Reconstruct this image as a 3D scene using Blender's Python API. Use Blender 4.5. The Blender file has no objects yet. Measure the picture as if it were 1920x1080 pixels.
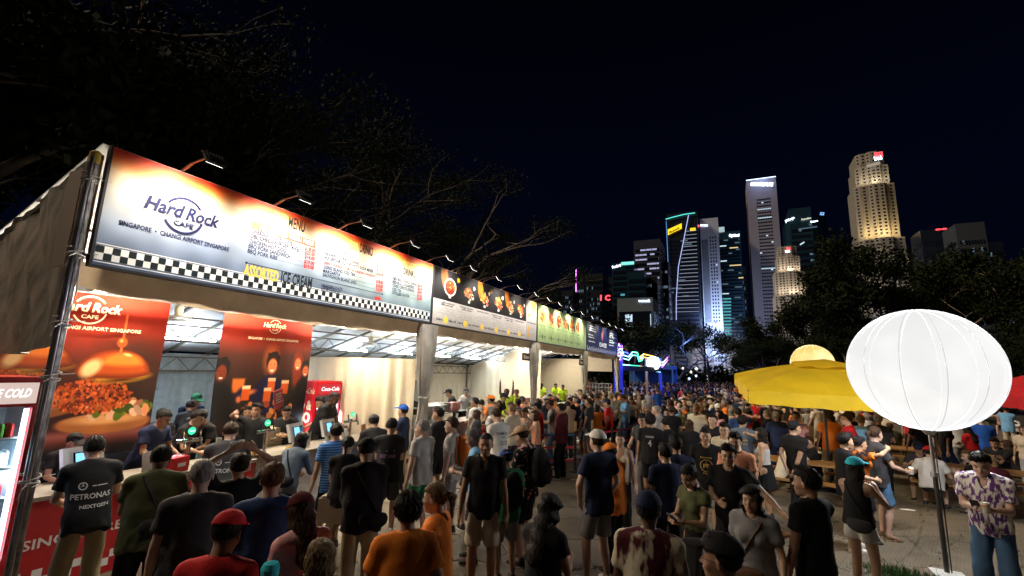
import bpy, math, random
import numpy as np
from mathutils import Vector, Matrix, Euler
from mathutils.bvhtree import BVHTree

random.seed(7)
rng = np.random.default_rng(7)
scene = bpy.context.scene
COL = scene.collection
CAM_H = 2.6

# ------------------------------------------------------------------ camera
FPX = 854.0                                    # focal length in pixels of the 1920 px wide photograph
ROT = np.array([[0.90175918, 0.04954989, 0.42938932],
    [0.43124257, -0.17054286, -0.8859712],
    [0.0293295, 0.98410362, -0.17515662]])   # columns: camera x, y, z axes in the world
cam_data = bpy.data.cameras.new('camera')
cam = bpy.data.objects.new('camera', cam_data)
COL.objects.link(cam)
cam_data.sensor_width = 36.0
cam_data.lens = FPX / 1920.0 * 36.0
cam_data.clip_start = 0.05
cam_data.clip_end = 4000.0
_m = Matrix([list(r) for r in ROT]).to_4x4()
_m.translation = (0, 0, CAM_H)
cam.matrix_world = _m
scene.camera = cam

# ------------------------------------------------------------------ night sky and an added fill sun
world = bpy.data.worlds.new('World')
scene.world = world
world.use_nodes = True
_nt = world.node_tree
_bg = _nt.nodes['Background']
_tc = _nt.nodes.new('ShaderNodeTexCoord')
_sep = _nt.nodes.new('ShaderNodeSeparateXYZ')
_nt.links.new(_tc.outputs['Generated'], _sep.inputs[0])
_ramp = _nt.nodes.new('ShaderNodeValToRGB')
_nt.links.new(_sep.outputs[2], _ramp.inputs[0])
_ramp.color_ramp.elements[0].position = 0.0
_ramp.color_ramp.elements[0].color = (0.0010, 0.0022, 0.0085, 1)
_ramp.color_ramp.elements[1].position = 0.75
_ramp.color_ramp.elements[1].color = (0.0004, 0.0006, 0.0018, 1)
_e = _ramp.color_ramp.elements.new(0.35)
_e.color = (0.0008, 0.0018, 0.0085, 1)
_nt.links.new(_ramp.outputs[0], _bg.inputs[0])
_bg.inputs[1].default_value = 0.62

sun_data = bpy.data.lights.new('fill_sun', 'SUN')  # warm fill light added to brighten crowd and ground, no such source here
sun_data.energy = 2.6
sun_data.color = (1.0, 0.83, 0.62)
sun_data.angle = math.radians(12)
sun = bpy.data.objects.new('fill_sun', sun_data)
sun.rotation_euler = (math.radians(46), 0, math.radians(-62))
COL.objects.link(sun)

scene.view_settings.view_transform = 'Standard'
scene.view_settings.look = 'None'
scene.view_settings.exposure = 0.0
scene.view_settings.gamma = 1.0
scene.cycles.use_denoising = True
scene.cycles.max_bounces = 6
scene.cycles.transparent_max_bounces = 8
scene.cycles.sample_clamp_indirect = 4.0
scene.cycles.caustics_reflective = False
scene.cycles.caustics_refractive = False
try:
 scene.cycles.use_light_tree = True
except Exception:
 pass

# ------------------------------------------------------------------ placement helpers (photograph pixels to points of the place)
def ray(px, py):
 return ROT @ np.array([px - 960.0, 540.0 - py, -FPX])

def on_z(px, py, z):
 d = ray(px, py); t = (z - CAM_H) / d[2]
 return (d[0] * t, d[1] * t)

def on_x(px, py, x):
 d = ray(px, py); t = x / d[0]
 return (x, d[1] * t, CAM_H + d[2] * t)

def on_y(px, py, y):
 d = ray(px, py); t = y / d[1]
 return (d[0] * t, y, CAM_H + d[2] * t)

# ------------------------------------------------------------------ object helpers
def mesh_obj(name, me, parent=None, mats=None):
 o = bpy.data.objects.new(name, me)
 COL.objects.link(o)
 if parent is not None:
  o.parent = parent
 if mats:
  if not isinstance(mats, (list, tuple)):
   mats = [mats]
  if len(me.materials) == 0:
   for m in mats:
    me.materials.append(m)
 return o

def tag(o, label=None, cat=None, group=None, kind=None):
 if label: o['label'] = label
 if cat: o['category'] = cat
 if group: o['group'] = group
 if kind: o['kind'] = kind
 return o

def thing(name, label, cat, loc=(0, 0, 0), rz=0.0, group=None):
 o = bpy.data.objects.new(name, None)
 o.empty_display_size = 0.2
 o.location = loc
 o.rotation_euler = (0, 0, rz)
 COL.objects.link(o)
 return tag(o, label, cat, group)

def copy_tree(o, parent=None):
 c = o.copy()
 COL.objects.link(c)
 c.parent = parent
 for ch in o.children:
  copy_tree(ch, c)
 return c

class MB:
 """collects boxes, tubes and faces into one mesh"""
 def __init__(self):
  self.v = []; self.f = []; self.m = []; self.uv = None
 def add(self, vs, fs, mi=0):
  n = len(self.v)
  self.v.extend([tuple(p) for p in vs])
  self.f.extend([tuple(i + n for i in f) for f in fs])
  self.m.extend([mi] * len(fs))
 def box(self, c, s, mi=0, rot=None):
  x, y, z = s[0] / 2, s[1] / 2, s[2] / 2
  vs = [Vector((i, j, k)) for i in (-x, x) for j in (-y, y) for k in (-z, z)]
  if rot is not None:
   vs = [rot @ v for v in vs]
  c = Vector(c)
  self.add([v + c for v in vs], [(0, 1, 3, 2), (4, 6, 7, 5), (0, 4, 5, 1), (2, 3, 7, 6), (0, 2, 6, 4), (1, 5, 7, 3)], mi)
 def box2(self, a, b, mi=0):
  self.box([(a[i] + b[i]) / 2 for i in range(3)], [abs(b[i] - a[i]) for i in range(3)], mi)
 def bar(self, a, b, w, h=None, mi=0):
  a = Vector(a); b = Vector(b); d = b - a
  if d.length < 1e-6: return
  h = h or w
  q = d.to_track_quat('Y', 'Z').to_matrix()
  self.box((a + b) / 2, (w, d.length, h), mi, q)
 def tube(self, pts, r, n=8, mi=0, cap=True):
  pts = [Vector(p) for p in pts]
  rs = r if isinstance(r, (list, tuple)) else [r] * len(pts)
  rings = []
  up = Vector((0.13, 0.21, 0.97))
  vs = []
  for i, p in enumerate(pts):
   d = (pts[min(i + 1, len(pts) - 1)] - pts[max(i - 1, 0)])
   if d.length < 1e-9: d = Vector((0, 0, 1))
   d.normalize()
   a = d.cross(up)
   if a.length < 1e-3: a = d.cross(Vector((1, 0, 0)))
   a.normalize(); b = d.cross(a)
   for k in range(n):
    t = 2 * math.pi * k / n
    vs.append(p + (a * math.cos(t) + b * math.sin(t)) * rs[i])
  fs = []
  for i in range(len(pts) - 1):
   for k in range(n):
    k2 = (k + 1) % n
    fs.append((i * n + k, i * n + k2, (i + 1) * n + k2, (i + 1) * n + k))
  if cap:
   fs.append(tuple(range(n)))
   fs.append(tuple((len(pts) - 1) * n + k for k in reversed(range(n))))
  self.add(vs, fs, mi)
 def lathe(self, prof, c=(0, 0, 0), n=20, mi=0, cap=True):
  vs = []
  for (r, z) in prof:
   for k in range(n):
    t = 2 * math.pi * k / n
    vs.append((c[0] + r * math.cos(t), c[1] + r * math.sin(t), c[2] + z))
  fs = []
  for i in range(len(prof) - 1):
   for k in range(n):
    k2 = (k + 1) % n
    fs.append((i * n + k, i * n + k2, (i + 1) * n + k2, (i + 1) * n + k))
  if cap:
   fs.append(tuple(reversed(range(n))))
   fs.append(tuple((len(prof) - 1) * n + k for k in range(n)))
  self.add(vs, fs, mi)
 def quad(self, a, b, c, d, mi=0):
  self.add([a, b, c, d], [(0, 1, 2, 3)], mi)
 def mesh(self, name, smooth=False):
  me = bpy.data.meshes.new(name)
  me.from_pydata(self.v, [], self.f)
  if any(self.m):
   me.polygons.foreach_set('material_index', self.m)
  if smooth:
   me.polygons.foreach_set('use_smooth', [True] * len(self.f))
  me.update()
  return me
 def build(self, name, mat, parent=None, smooth=False):
  me = self.mesh(name, smooth)
  for m in (mat if isinstance(mat, (list, tuple)) else [mat]):
   me.materials.append(m)
  o = mesh_obj(name, me, parent)
  if 'lettering' in name or name == 'prices': o['kind'] = 'stuff'
  return o

# ------------------------------------------------------------------ materials
MATS = {}
def mat(name, col=(0.5, 0.5, 0.5), rough=0.6, metal=0.0, var=0.0, vscale=8.0, bump=0.0, bscale=60.0, emit=None, estr=0.0,
  alpha=1.0, trans=0.0, spec=0.5, sheen=0.0, stretch=(1, 1, 1), coat=0.0, sss=0.0, col2=None, coords='Object'):
 if name in MATS: return MATS[name]
 m = bpy.data.materials.new(name)
 m.use_nodes = True
 nt = m.node_tree; N = nt.nodes; L = nt.links
 b = N['Principled BSDF']
 b.inputs['Roughness'].default_value = rough
 b.inputs['Metallic'].default_value = metal
 b.inputs['Specular IOR Level'].default_value = spec
 b.inputs['Base Color'].default_value = (*col, 1)
 if coat: b.inputs['Coat Weight'].default_value = coat
 if sheen: b.inputs['Sheen Weight'].default_value = sheen
 if sss:
  b.inputs['Subsurface Weight'].default_value = sss
  b.inputs['Subsurface Radius'].default_value = (0.012, 0.005, 0.003)
  b.inputs['Subsurface Scale'].default_value = 1.0
 if trans: b.inputs['Transmission Weight'].default_value = trans
 if alpha < 1: b.inputs['Alpha'].default_value = alpha
 if emit is not None:
  b.inputs['Emission Color'].default_value = (*emit, 1)
  b.inputs['Emission Strength'].default_value = estr
 if var or bump or col2:
  tc = N.new('ShaderNodeTexCoord'); mp = N.new('ShaderNodeMapping')
  mp.inputs['Scale'].default_value = stretch
  L.new(tc.outputs[coords], mp.inputs[0])
  if var or col2:
   nz = N.new('ShaderNodeTexNoise'); nz.inputs['Scale'].default_value = vscale
   nz.inputs['Detail'].default_value = 5
   L.new(mp.outputs[0], nz.inputs[0])
   rp = N.new('ShaderNodeValToRGB')
   c2 = col2 if col2 else tuple(min(1, c * (1 + var)) for c in col)
   c1 = col if col2 else tuple(c * (1 - var) for c in col)
   rp.color_ramp.elements[0].position = 0.35; rp.color_ramp.elements[0].color = (*c1, 1)
   rp.color_ramp.elements[1].position = 0.68; rp.color_ramp.elements[1].color = (*c2, 1)
   L.new(nz.outputs[0], rp.inputs[0]); L.new(rp.outputs[0], b.inputs['Base Color'])
  if bump:
   n2 = N.new('ShaderNodeTexNoise'); n2.inputs['Scale'].default_value = bscale
   n2.inputs['Detail'].default_value = 4
   L.new(mp.outputs[0], n2.inputs[0])
   bp = N.new('ShaderNodeBump'); bp.inputs['Strength'].default_value = bump
   bp.inputs['Distance'].default_value = 0.01
   L.new(n2.outputs[0], bp.inputs['Height']); L.new(bp.outputs[0], b.inputs['Normal'])
 MATS[name] = m
 return m

def emis(name, col=(1, 1, 1), s=1.0):
 if name in MATS: return MATS[name]
 m = bpy.data.materials.new(name); m.use_nodes = True
 nt = m.node_tree; nt.nodes.clear()
 e = nt.nodes.new('ShaderNodeEmission'); o = nt.nodes.new('ShaderNodeOutputMaterial')
 e.inputs[0].default_value = (*col, 1); e.inputs[1].default_value = s
 nt.links.new(e.outputs[0], o.inputs[0])
 MATS[name] = m
 return m

# ================================================================== PEOPLE: bodies and clothes as smooth solids
def V3(*a): return np.array(a, dtype=np.float32)

def smin(a, b, k):
 h = np.clip(0.5 + 0.5 * (b - a) / k, 0, 1)
 return b * (1 - h) + a * h - k * h * (1 - h)

def rcone(P, a, b, ra, rb):
 a = np.asarray(a, np.float32); b = np.asarray(b, np.float32)
 ba = b - a; pa = P - a
 t = np.clip(pa @ ba / max(float(ba @ ba), 1e-9), 0, 1)
 return np.sqrt(((pa - t[:, None] * ba) ** 2).sum(1)) - (ra + (rb - ra) * t)

def ell(P, c, r, M=None):
 p = P - np.asarray(c, np.float32)
 if M is not None: p = p @ M
 r = np.asarray(r, np.float32)
 k0 = np.sqrt(((p / r) ** 2).sum(1)); k1 = np.sqrt(((p / (r * r)) ** 2).sum(1)) + 1e-9
 return k0 * (k0 - 1) / k1

RES = [1.0]
def nets(fn, lo, hi, h):
 """surface nets: the zero surface of fn on a grid of step h"""
 lo = np.asarray(lo, np.float64); hi = np.asarray(hi, np.float64); h = h * RES[0]
 n = np.maximum(np.ceil((hi - lo) / h).astype(int) + 1, 4)
 ax = [lo[i] + h * np.arange(n[i]) for i in range(3)]
 G = np.stack(np.meshgrid(*ax, indexing='ij'), -1).reshape(-1, 3).astype(np.float32)
 F = fn(G).reshape(n)
 F[0] = np.maximum(F[0], h); F[-1] = np.maximum(F[-1], h)
 F[:, 0] = np.maximum(F[:, 0], h); F[:, -1] = np.maximum(F[:, -1], h)
 F[:, :, 0] = np.maximum(F[:, :, 0], h); F[:, :, -1] = np.maximum(F[:, :, -1], h)
 nc = n - 1
 ncell = int(nc.prod())
 acc = np.zeros((ncell, 3)); cnt = np.zeros(ncell)
 def cid(i, j, k): return (i * nc[1] + j) * nc[2] + k
 quads = []
 for a in range(3):
  b, c = (a + 1) % 3, (a + 2) % 3
  s0 = [slice(None)] * 3; s1 = [slice(None)] * 3
  s0[a] = slice(0, -1); s1[a] = slice(1, None)
  A = F[tuple(s0)]; B = F[tuple(s1)]
  idx = np.argwhere((A < 0) != (B < 0))
  if len(idx) == 0: continue
  va = A[tuple(idx.T)]; vb = B[tuple(idx.T)]
  t = va / (va - vb)
  pos = lo + idx * h; pos[:, a] += t * h
  cells = []
  for db, dc in ((0, 0), (1, 0), (1, 1), (0, 1)):
   q = idx.copy(); q[:, b] -= db; q[:, c] -= dc
   cells.append(q)
  ok = np.ones(len(idx), bool)
  for q in cells: ok &= (q >= 0).all(1) & (q < nc).all(1)
  ids = [cid(q[:, 0], q[:, 1], q[:, 2])[ok] for q in cells]
  for q in ids:
   for d in range(3): acc[:, d] += np.bincount(q, pos[ok][:, d], ncell)
   cnt += np.bincount(q, minlength=ncell)
  Q = np.stack(ids, 1)
  inside = (va < 0)[ok]
  Q[~inside] = Q[~inside][:, ::-1]
  quads.append(Q)
 used = np.nonzero(cnt)[0]
 remap = np.full(ncell, -1); remap[used] = np.arange(len(used))
 verts = acc[used] / cnt[used][:, None]
 Q = remap[np.concatenate(quads)]
 # two light smoothing passes keep the quads even
 for _ in range(1):
  s = np.zeros_like(verts); c = np.zeros(len(verts))
  for i in range(4):
   j = (i + 1) % 4
   for d in range(3): s[:, d] += np.bincount(Q[:, i], verts[Q[:, j]][:, d], len(verts)) + np.bincount(Q[:, j], verts[Q[:, i]][:, d], len(verts))
   c += np.bincount(Q[:, i], minlength=len(verts)) + np.bincount(Q[:, j], minlength=len(verts))
  verts = verts * 0.45 + (s / c[:, None]) * 0.55
 return verts, Q

def np_mesh(name, verts, quads, mi=None, smooth=True):
 me = bpy.data.meshes.new(name)
 me.vertices.add(len(verts)); me.vertices.foreach_set('co', np.ascontiguousarray(verts, np.float32).ravel())
 nq = len(quads); k = quads.shape[1]
 me.loops.add(nq * k); me.loops.foreach_set('vertex_index', np.ascontiguousarray(quads, np.int32).ravel())
 me.polygons.add(nq)
 me.polygons.foreach_set('loop_start', np.arange(0, nq * k, k, dtype=np.int32))
 me.polygons.foreach_set('loop_total', np.full(nq, k, np.int32))
 if mi is not None: me.polygons.foreach_set('material_index', np.asarray(mi, np.int32))
 me.polygons.foreach_set('use_smooth', np.full(nq, smooth))
 me.update(calc_edges=True)
 return me

def noise3(P, s, seed=0):
 r = np.random.default_rng(seed)
 o = np.zeros(len(P), np.float32)
 for i in range(5):
  d = r.normal(size=3); d /= np.linalg.norm(d)
  d2 = r.normal(size=3); d2 /= np.linalg.norm(d2)
  w = np.sin(P @ d2.astype(np.float32) * s * 0.7 + r.uniform(0, 6)) * 1.3
  o += np.sin(P @ d.astype(np.float32) * s * r.uniform(0.7, 1.5) + w + r.uniform(0, 6))
 return o / 5

# ---------------------------------------------------------------- head, hands and hair, built once
def head_sdf(P, fem):
 w = 0.95 if fem else 1.0
 d = ell(P, (0, -0.012, 0.032), (0.077 * w, 0.098, 0.092))
 d = smin(d, ell(P, (0, 0.020, -0.030), (0.062 * w, 0.070, 0.085)), 0.03)
 d = smin(d, ell(P, (0, 0.032, -0.082), (0.046 * w, 0.046, 0.034)), 0.03)
 d = smin(d, ell(P, (0, 0.062, -0.098), (0.022 * w, 0.020, 0.018)), 0.022)
 for s in (-1, 1):
  d = smin(d, ell(P, (s * 0.040, 0.056, -0.035), (0.024, 0.024, 0.026)), 0.02)
  d = smin(d, rcone(P, (s * 0.012, 0.084, 0.020), (s * 0.044, 0.070, 0.018), 0.008, 0.007), 0.012)
  d = np.maximum(d, -ell(P, (s * 0.031, 0.098, 0.0), (0.018, 0.020, 0.011)) * 0.8)
  d = smin(d, ell(P, (s * 0.031, 0.071, -0.001), (0.0135, 0.0145, 0.0105)), 0.003)
  d = smin(d, ell(P, (s * 0.079 * w, -0.012, -0.008), (0.009, 0.019, 0.032)), 0.006)
 d = smin(d, rcone(P, (0, 0.082, 0.006), (0, 0.106, -0.030), 0.008, 0.0115), 0.010)
 for s in (-1, 1): d = smin(d, ell(P, (s * 0.011, 0.096, -0.034), (0.009, 0.010, 0.008)), 0.006)
 d = smin(d, ell(P, (0, 0.086, -0.058), (0.024, 0.012, 0.006)), 0.006)
 d = smin(d, ell(P, (0, 0.084, -0.070), (0.021, 0.012, 0.007)), 0.006)
 d = smin(d, rcone(P, (0, -0.03, -0.05), (0, -0.045, -0.16), 0.050, 0.052), 0.03)
 return d

HEADS = {}
def head_template(fem):
 fem = (fem, RES[0])
 if fem in HEADS: return HEADS[fem]
 v, q = nets(lambda P: head_sdf(P, fem[0]), (-0.11, -0.13, -0.17), (0.11, 0.14, 0.145), 0.0075)
 c = v[q].mean(1)
 mi = np.zeros(len(q), int)
 ax = np.abs(c[:, 0])
 mi[(((ax - 0.031) / 0.0115) ** 2 + ((c[:, 2] + 0.000) / 0.0075) ** 2 < 1) & (c[:, 1] > 0.06)] = 1
 mi[(ax > 0.014) & (ax < 0.046) & (c[:, 2] > 0.017) & (c[:, 2] < 0.026) & (c[:, 1] > 0.05)] = 1
 mi[((ax / 0.023) ** 2 + ((c[:, 2] + 0.064) / 0.011) ** 2 < 1) & (c[:, 1] > 0.07)] = 2
 HEADS[fem] = (v, q, mi)
 return HEADS[fem]

def hand_sdf(P, grip):
 # palm at the origin along -z from the wrist, fingers down, palm faces +y, thumb on +x
 d = ell(P, (0.0, 0, -0.045), (0.040, 0.016, 0.052))
 d = smin(d, rcone(P, (0, 0, 0.02), (0, 0, -0.02), 0.026, 0.028), 0.02)
 fx = (0.030, 0.010, -0.010, -0.029); fl = (0.070, 0.078, 0.072, 0.056)
 for x, l in zip(fx, fl):
  base = np.array((x * 0.95, 0, -0.082))
  if grip: dirs = [(0.0, 0.75, -0.66), (0, 0.97, 0.25), (0, 0.35, 0.94)]
  else: dirs = [(x * 2, 0.20, -0.98), (x * 1, 0.42, -0.90), (0, 0.62, -0.78)]
  p = base - np.array((0, 0, -0.015)); r = 0.0092
  for k, dd in enumerate(dirs):
   dd = np.array(dd); dd = dd / np.linalg.norm(dd)
   seg = l * (0.45, 0.32, 0.25)[k] + (0.015 if k == 0 else 0)
   e = p + dd * seg
   d = smin(d, rcone(P, p, e, r, r * 0.9), 0.004)
   p = e; r *= 0.92
 p = np.array((0.030, 0.004, -0.020)); r = 0.0125
 tdirs = [(0.62, 0.35, -0.70), (0.15, 0.70, -0.70)] if grip else [(0.62, 0.25, -0.74), (0.28, 0.30, -0.91)]
 for k, dd in enumerate(tdirs):
  dd = np.array(dd); dd = dd / np.linalg.norm(dd)
  e = p + dd * (0.040, 0.032)[k]
  d = smin(d, rcone(P, p, e, r, r * 0.85), 0.008); p = e; r *= 0.85
 return d

HANDS = {}
def hand_template(grip):
 k = (grip, RES[0])
 if k not in HANDS:
  HANDS[k] = nets(lambda P: hand_sdf(P, grip), (-0.07, -0.04, -0.19), (0.10, 0.12, 0.05), 0.0074)
 return HANDS[k]

HAIRS = {}
def hair_mesh(style):
 sk_ = (style, RES[0])
 if sk_ in HAIRS: return HAIRS[sk_]
 sd = sum(map(ord, style))
 def strands(P, amp, s=90):
  th = np.arctan2(P[:, 0], P[:, 1] + 0.02)
  return amp * (np.sin(th * 17 + 3 * np.sin(P[:, 2] * 40)) + noise3(P, s, sd)) * 0.5
 def fn(P):
  t = {'buzz': 0.005, 'short': 0.013, 'crop': 0.010, 'quiff': 0.017, 'curly': 0.028, 'grey': 0.009,
             'long': 0.016, 'pony': 0.011, 'bun': 0.011, 'bob': 0.019, 'longwavy': 0.020}[style]
  d = ell(P, (0, -0.016, 0.036), (0.077 + t, 0.098 + t, 0.090 + t))
  if style in ('quiff',):
   d = smin(d, ell(P, (0.01, 0.055, 0.118), (0.05, 0.04, 0.022)), 0.03)
  if style in ('short',):
   d = smin(d, ell(P, (0, 0.03, 0.118), (0.055, 0.05, 0.018)), 0.03)
  # the hair line: from the forehead down behind the ears to the nape
  line = 0.066 - np.clip(P[:, 1] - 0.035, -9, 9) * -0.35
  line = np.where(P[:, 1] > 0.02, 0.060 + 0.15 * (P[:, 1] - 0.02), np.where(P[:, 1] > -0.02, 0.060 - (0.02 - P[:, 1]) * 1.6, -0.004 - (-0.02 - P[:, 1]) * 0.75))
  line = line + 0.006 * np.sin(P[:, 0] * 160 + P[:, 1] * 90); d = np.maximum(d, (line - P[:, 2]) * 0.8)
  if style in ('long', 'longwavy', 'bob'):
   zl = {'long': -0.34, 'longwavy': -0.38, 'bob': -0.14}[style]
   w = 0.012 if style == 'longwavy' else 0.004
   a = rcone((P - V3(0, -0.052, 0)) * V3(1.0, 1.7, 1), (0, 0, 0.03), (0, -0.05 if style != 'bob' else 0, zl), 0.092, 0.085 if style != 'bob' else 0.075)
   sides = np.minimum(ell(P, (0.078, 0.0, -0.05), (0.018, 0.038, 0.11)), ell(P, (-0.078, 0.0, -0.05), (0.018, 0.038, 0.11)))
   a = smin(a, sides, 0.02)
   a = np.maximum(a, -(ell(P, (0, 0.07, -0.05), (0.058, 0.09, 0.115))))
   d = smin(d, a, 0.012) + w * np.sin(P[:, 2] * 55 + P[:, 0] * 20)
  if style == 'pony':
   d = smin(d, rcone(P * V3(1, 1, 1), (0, -0.115, 0.05), (0, -0.165, 0.02), 0.020, 0.030), 0.01)
   d = smin(d, rcone(P, (0, -0.165, 0.02), (0.01, -0.165, -0.16), 0.032, 0.008), 0.02)
  if style == 'bun':
   d = smin(d, ell(P, (0, -0.115, 0.085), (0.040, 0.036, 0.038)), 0.012)
  amp = {'curly': 0.018, 'buzz': 0.001, 'grey': 0.004}.get(style, 0.009)
  return d + strands(P, amp, 150 if style == 'curly' else 90)
 zlo = {'long': -0.46, 'longwavy': -0.50, 'bob': -0.26, 'pony': -0.22}.get(style, -0.14)
 v, q = nets(fn, (-0.16, -0.24, zlo), (0.16, 0.17, 0.2), 0.009)
 r = np.random.default_rng(sd); k = 420 if RES[0] == 1 else 90
 vi = r.integers(0, len(v), k); B = v[vi]; N_ = B - np.array((0, -.016, .02)); N_ /= np.linalg.norm(N_, axis=1)[:, None]
 out = (B[:, 2] < -.16)[:, None]; N_ = np.where(out, N_ * (1, 1, .1), N_)
 Dn = np.stack((N_[:, 0] * .3, N_[:, 1] * .3 - .25, -np.ones(k) * .8), 1) if style not in ('curly', 'buzz', 'crop', 'grey', 'quiff') else r.normal(size=(k, 3)) * .7 + (0, .1, .1)
 if style in ('short', 'quiff'): Dn = Dn * (1, 1, .5) + (0, .25, .25)
 L_ = {'buzz': .004, 'crop': .010, 'grey': .012, 'curly': .022}.get(style, .026) * r.uniform(.5, 1.3, k)[:, None]
 T_ = B + (N_ * .55 + Dn * .6) * L_; W_ = np.cross(N_, Dn); W_ /= np.linalg.norm(W_, axis=1)[:, None] + 1e-6; w_ = .0035 if RES[0] == 1 else .006
 n0 = len(v); B = B - N_ * .006; v = np.concatenate((v, np.stack((B - W_ * w_, B + W_ * w_, T_ + W_ * .0006, T_ - W_ * .0006), 1).reshape(-1, 3))); q = np.concatenate((q, np.arange(k * 4).reshape(-1, 4) + n0))
 HAIRS[sk_] = np_mesh('hair_' + style, v, q)
 return HAIRS[sk_]

CAPS = {}
def cap_mesh(kind):
 ck = (kind, RES[0])
 if ck in CAPS: return CAPS[ck]
 def fn(P):
  d = ell(P, (0, -0.012, 0.042), (0.090, 0.112, 0.094))
  d = np.maximum(d, -ell(P, (0, -0.012, 0.036), (0.078, 0.099, 0.086)))
  d = np.maximum(d, 0.045 - P[:, 2] - 0.10 * (P[:, 1]))
  if kind == 'cap':
   b = ell(P, (0, 0.115, 0.044), (0.072, 0.085, 0.040))
   b = np.maximum(b, np.abs(P[:, 2] - (0.062 - 0.30 * (P[:, 1] - 0.09) - 4 * P[:, 0] ** 2)) - 0.006)
   b = np.maximum(b, 0.06 - P[:, 1])
   d = smin(d, b, 0.004)
   d = smin(d, ell(P, (0, -0.012, 0.137), (0.008, 0.008, 0.005)), 0.003)
  if kind == 'bucket':
   R = np.sqrt((P[:, 0] / 0.9) ** 2 + (P[:, 1] + 0.012) ** 2)
   b = np.maximum(np.abs(P[:, 2] - 0.05 + 0.6 * (R - 0.1)) - 0.006, np.maximum(R - 0.165, 0.095 - R))
   d = smin(d, b, 0.01)
  return d
 v, q = nets(fn, (-0.17, -0.18, -0.02), (0.17, 0.22, 0.16), 0.0075)
 CAPS[ck] = np_mesh(kind, v, q)
 return CAPS[ck]

def glasses_mesh():
 if 'g' in CAPS: return CAPS['g']
 b = MB()
 for s in (-1, 1):
  pts = [(s * 0.031 + 0.021 * math.cos(t), 0.101, 0.0 + 0.016 * math.sin(t)) for t in [i * math.pi / 6 for i in range(13)]]
  b.tube(pts, 0.0017, 4, cap=False)
  b.tube([(s * 0.052, 0.10, 0.004), (s * 0.080, 0.04, 0.004), (s * 0.083, -0.01, 0.0)], 0.0017, 4)
 b.tube([(-0.010, 0.102, 0.003), (0.010, 0.102, 0.003)], 0.0017, 4)
 CAPS['g'] = b.mesh('glasses')
 return CAPS['g']

def shoe_mesh(kind='sneaker'):
 k = 'shoe_' + kind + str(RES[0])
 if k in CAPS: return CAPS[k]
 def fn(P):
  if kind == 'sandal':
   d = np.maximum(ell(P * V3(1, 1, 1), (0, 0.055, 0.012), (0.050, 0.145, 0.03)), np.abs(P[:, 2] - 0.012) - 0.011)
   d = smin(d, np.maximum(ell(P, (0, 0.10, 0.03), (0.052, 0.03, 0.036)), 0.02 - P[:, 2]), 0.006)
   return d
  d = ell(P, (0, 0.115, 0.036), (0.046, 0.078, 0.040))
  d = smin(d, ell(P, (0, 0.02, 0.042), (0.041, 0.080, 0.048)), 0.03)
  d = smin(d, rcone(P, (0, -0.018, 0.05), (0, -0.014, 0.092), 0.042, 0.040), 0.02)
  d = np.maximum(d, 0.012 - P[:, 2])
  sole = np.maximum(ell(P, (0, 0.062, 0.014), (0.052, 0.138, 0.06)), np.abs(P[:, 2] - 0.014) - 0.013)
  return smin(d, sole, 0.004)
 v, q = nets(fn, (-0.08, -0.11, -0.01), (0.08, 0.23, 0.16), 0.0095)
 c = v[q].mean(1)
 CAPS[k] = np_mesh('shoe', v, q, mi=((c[:, 2] < 0.024) & (kind != 'sandal')).astype(int))
 return CAPS[k]

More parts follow.
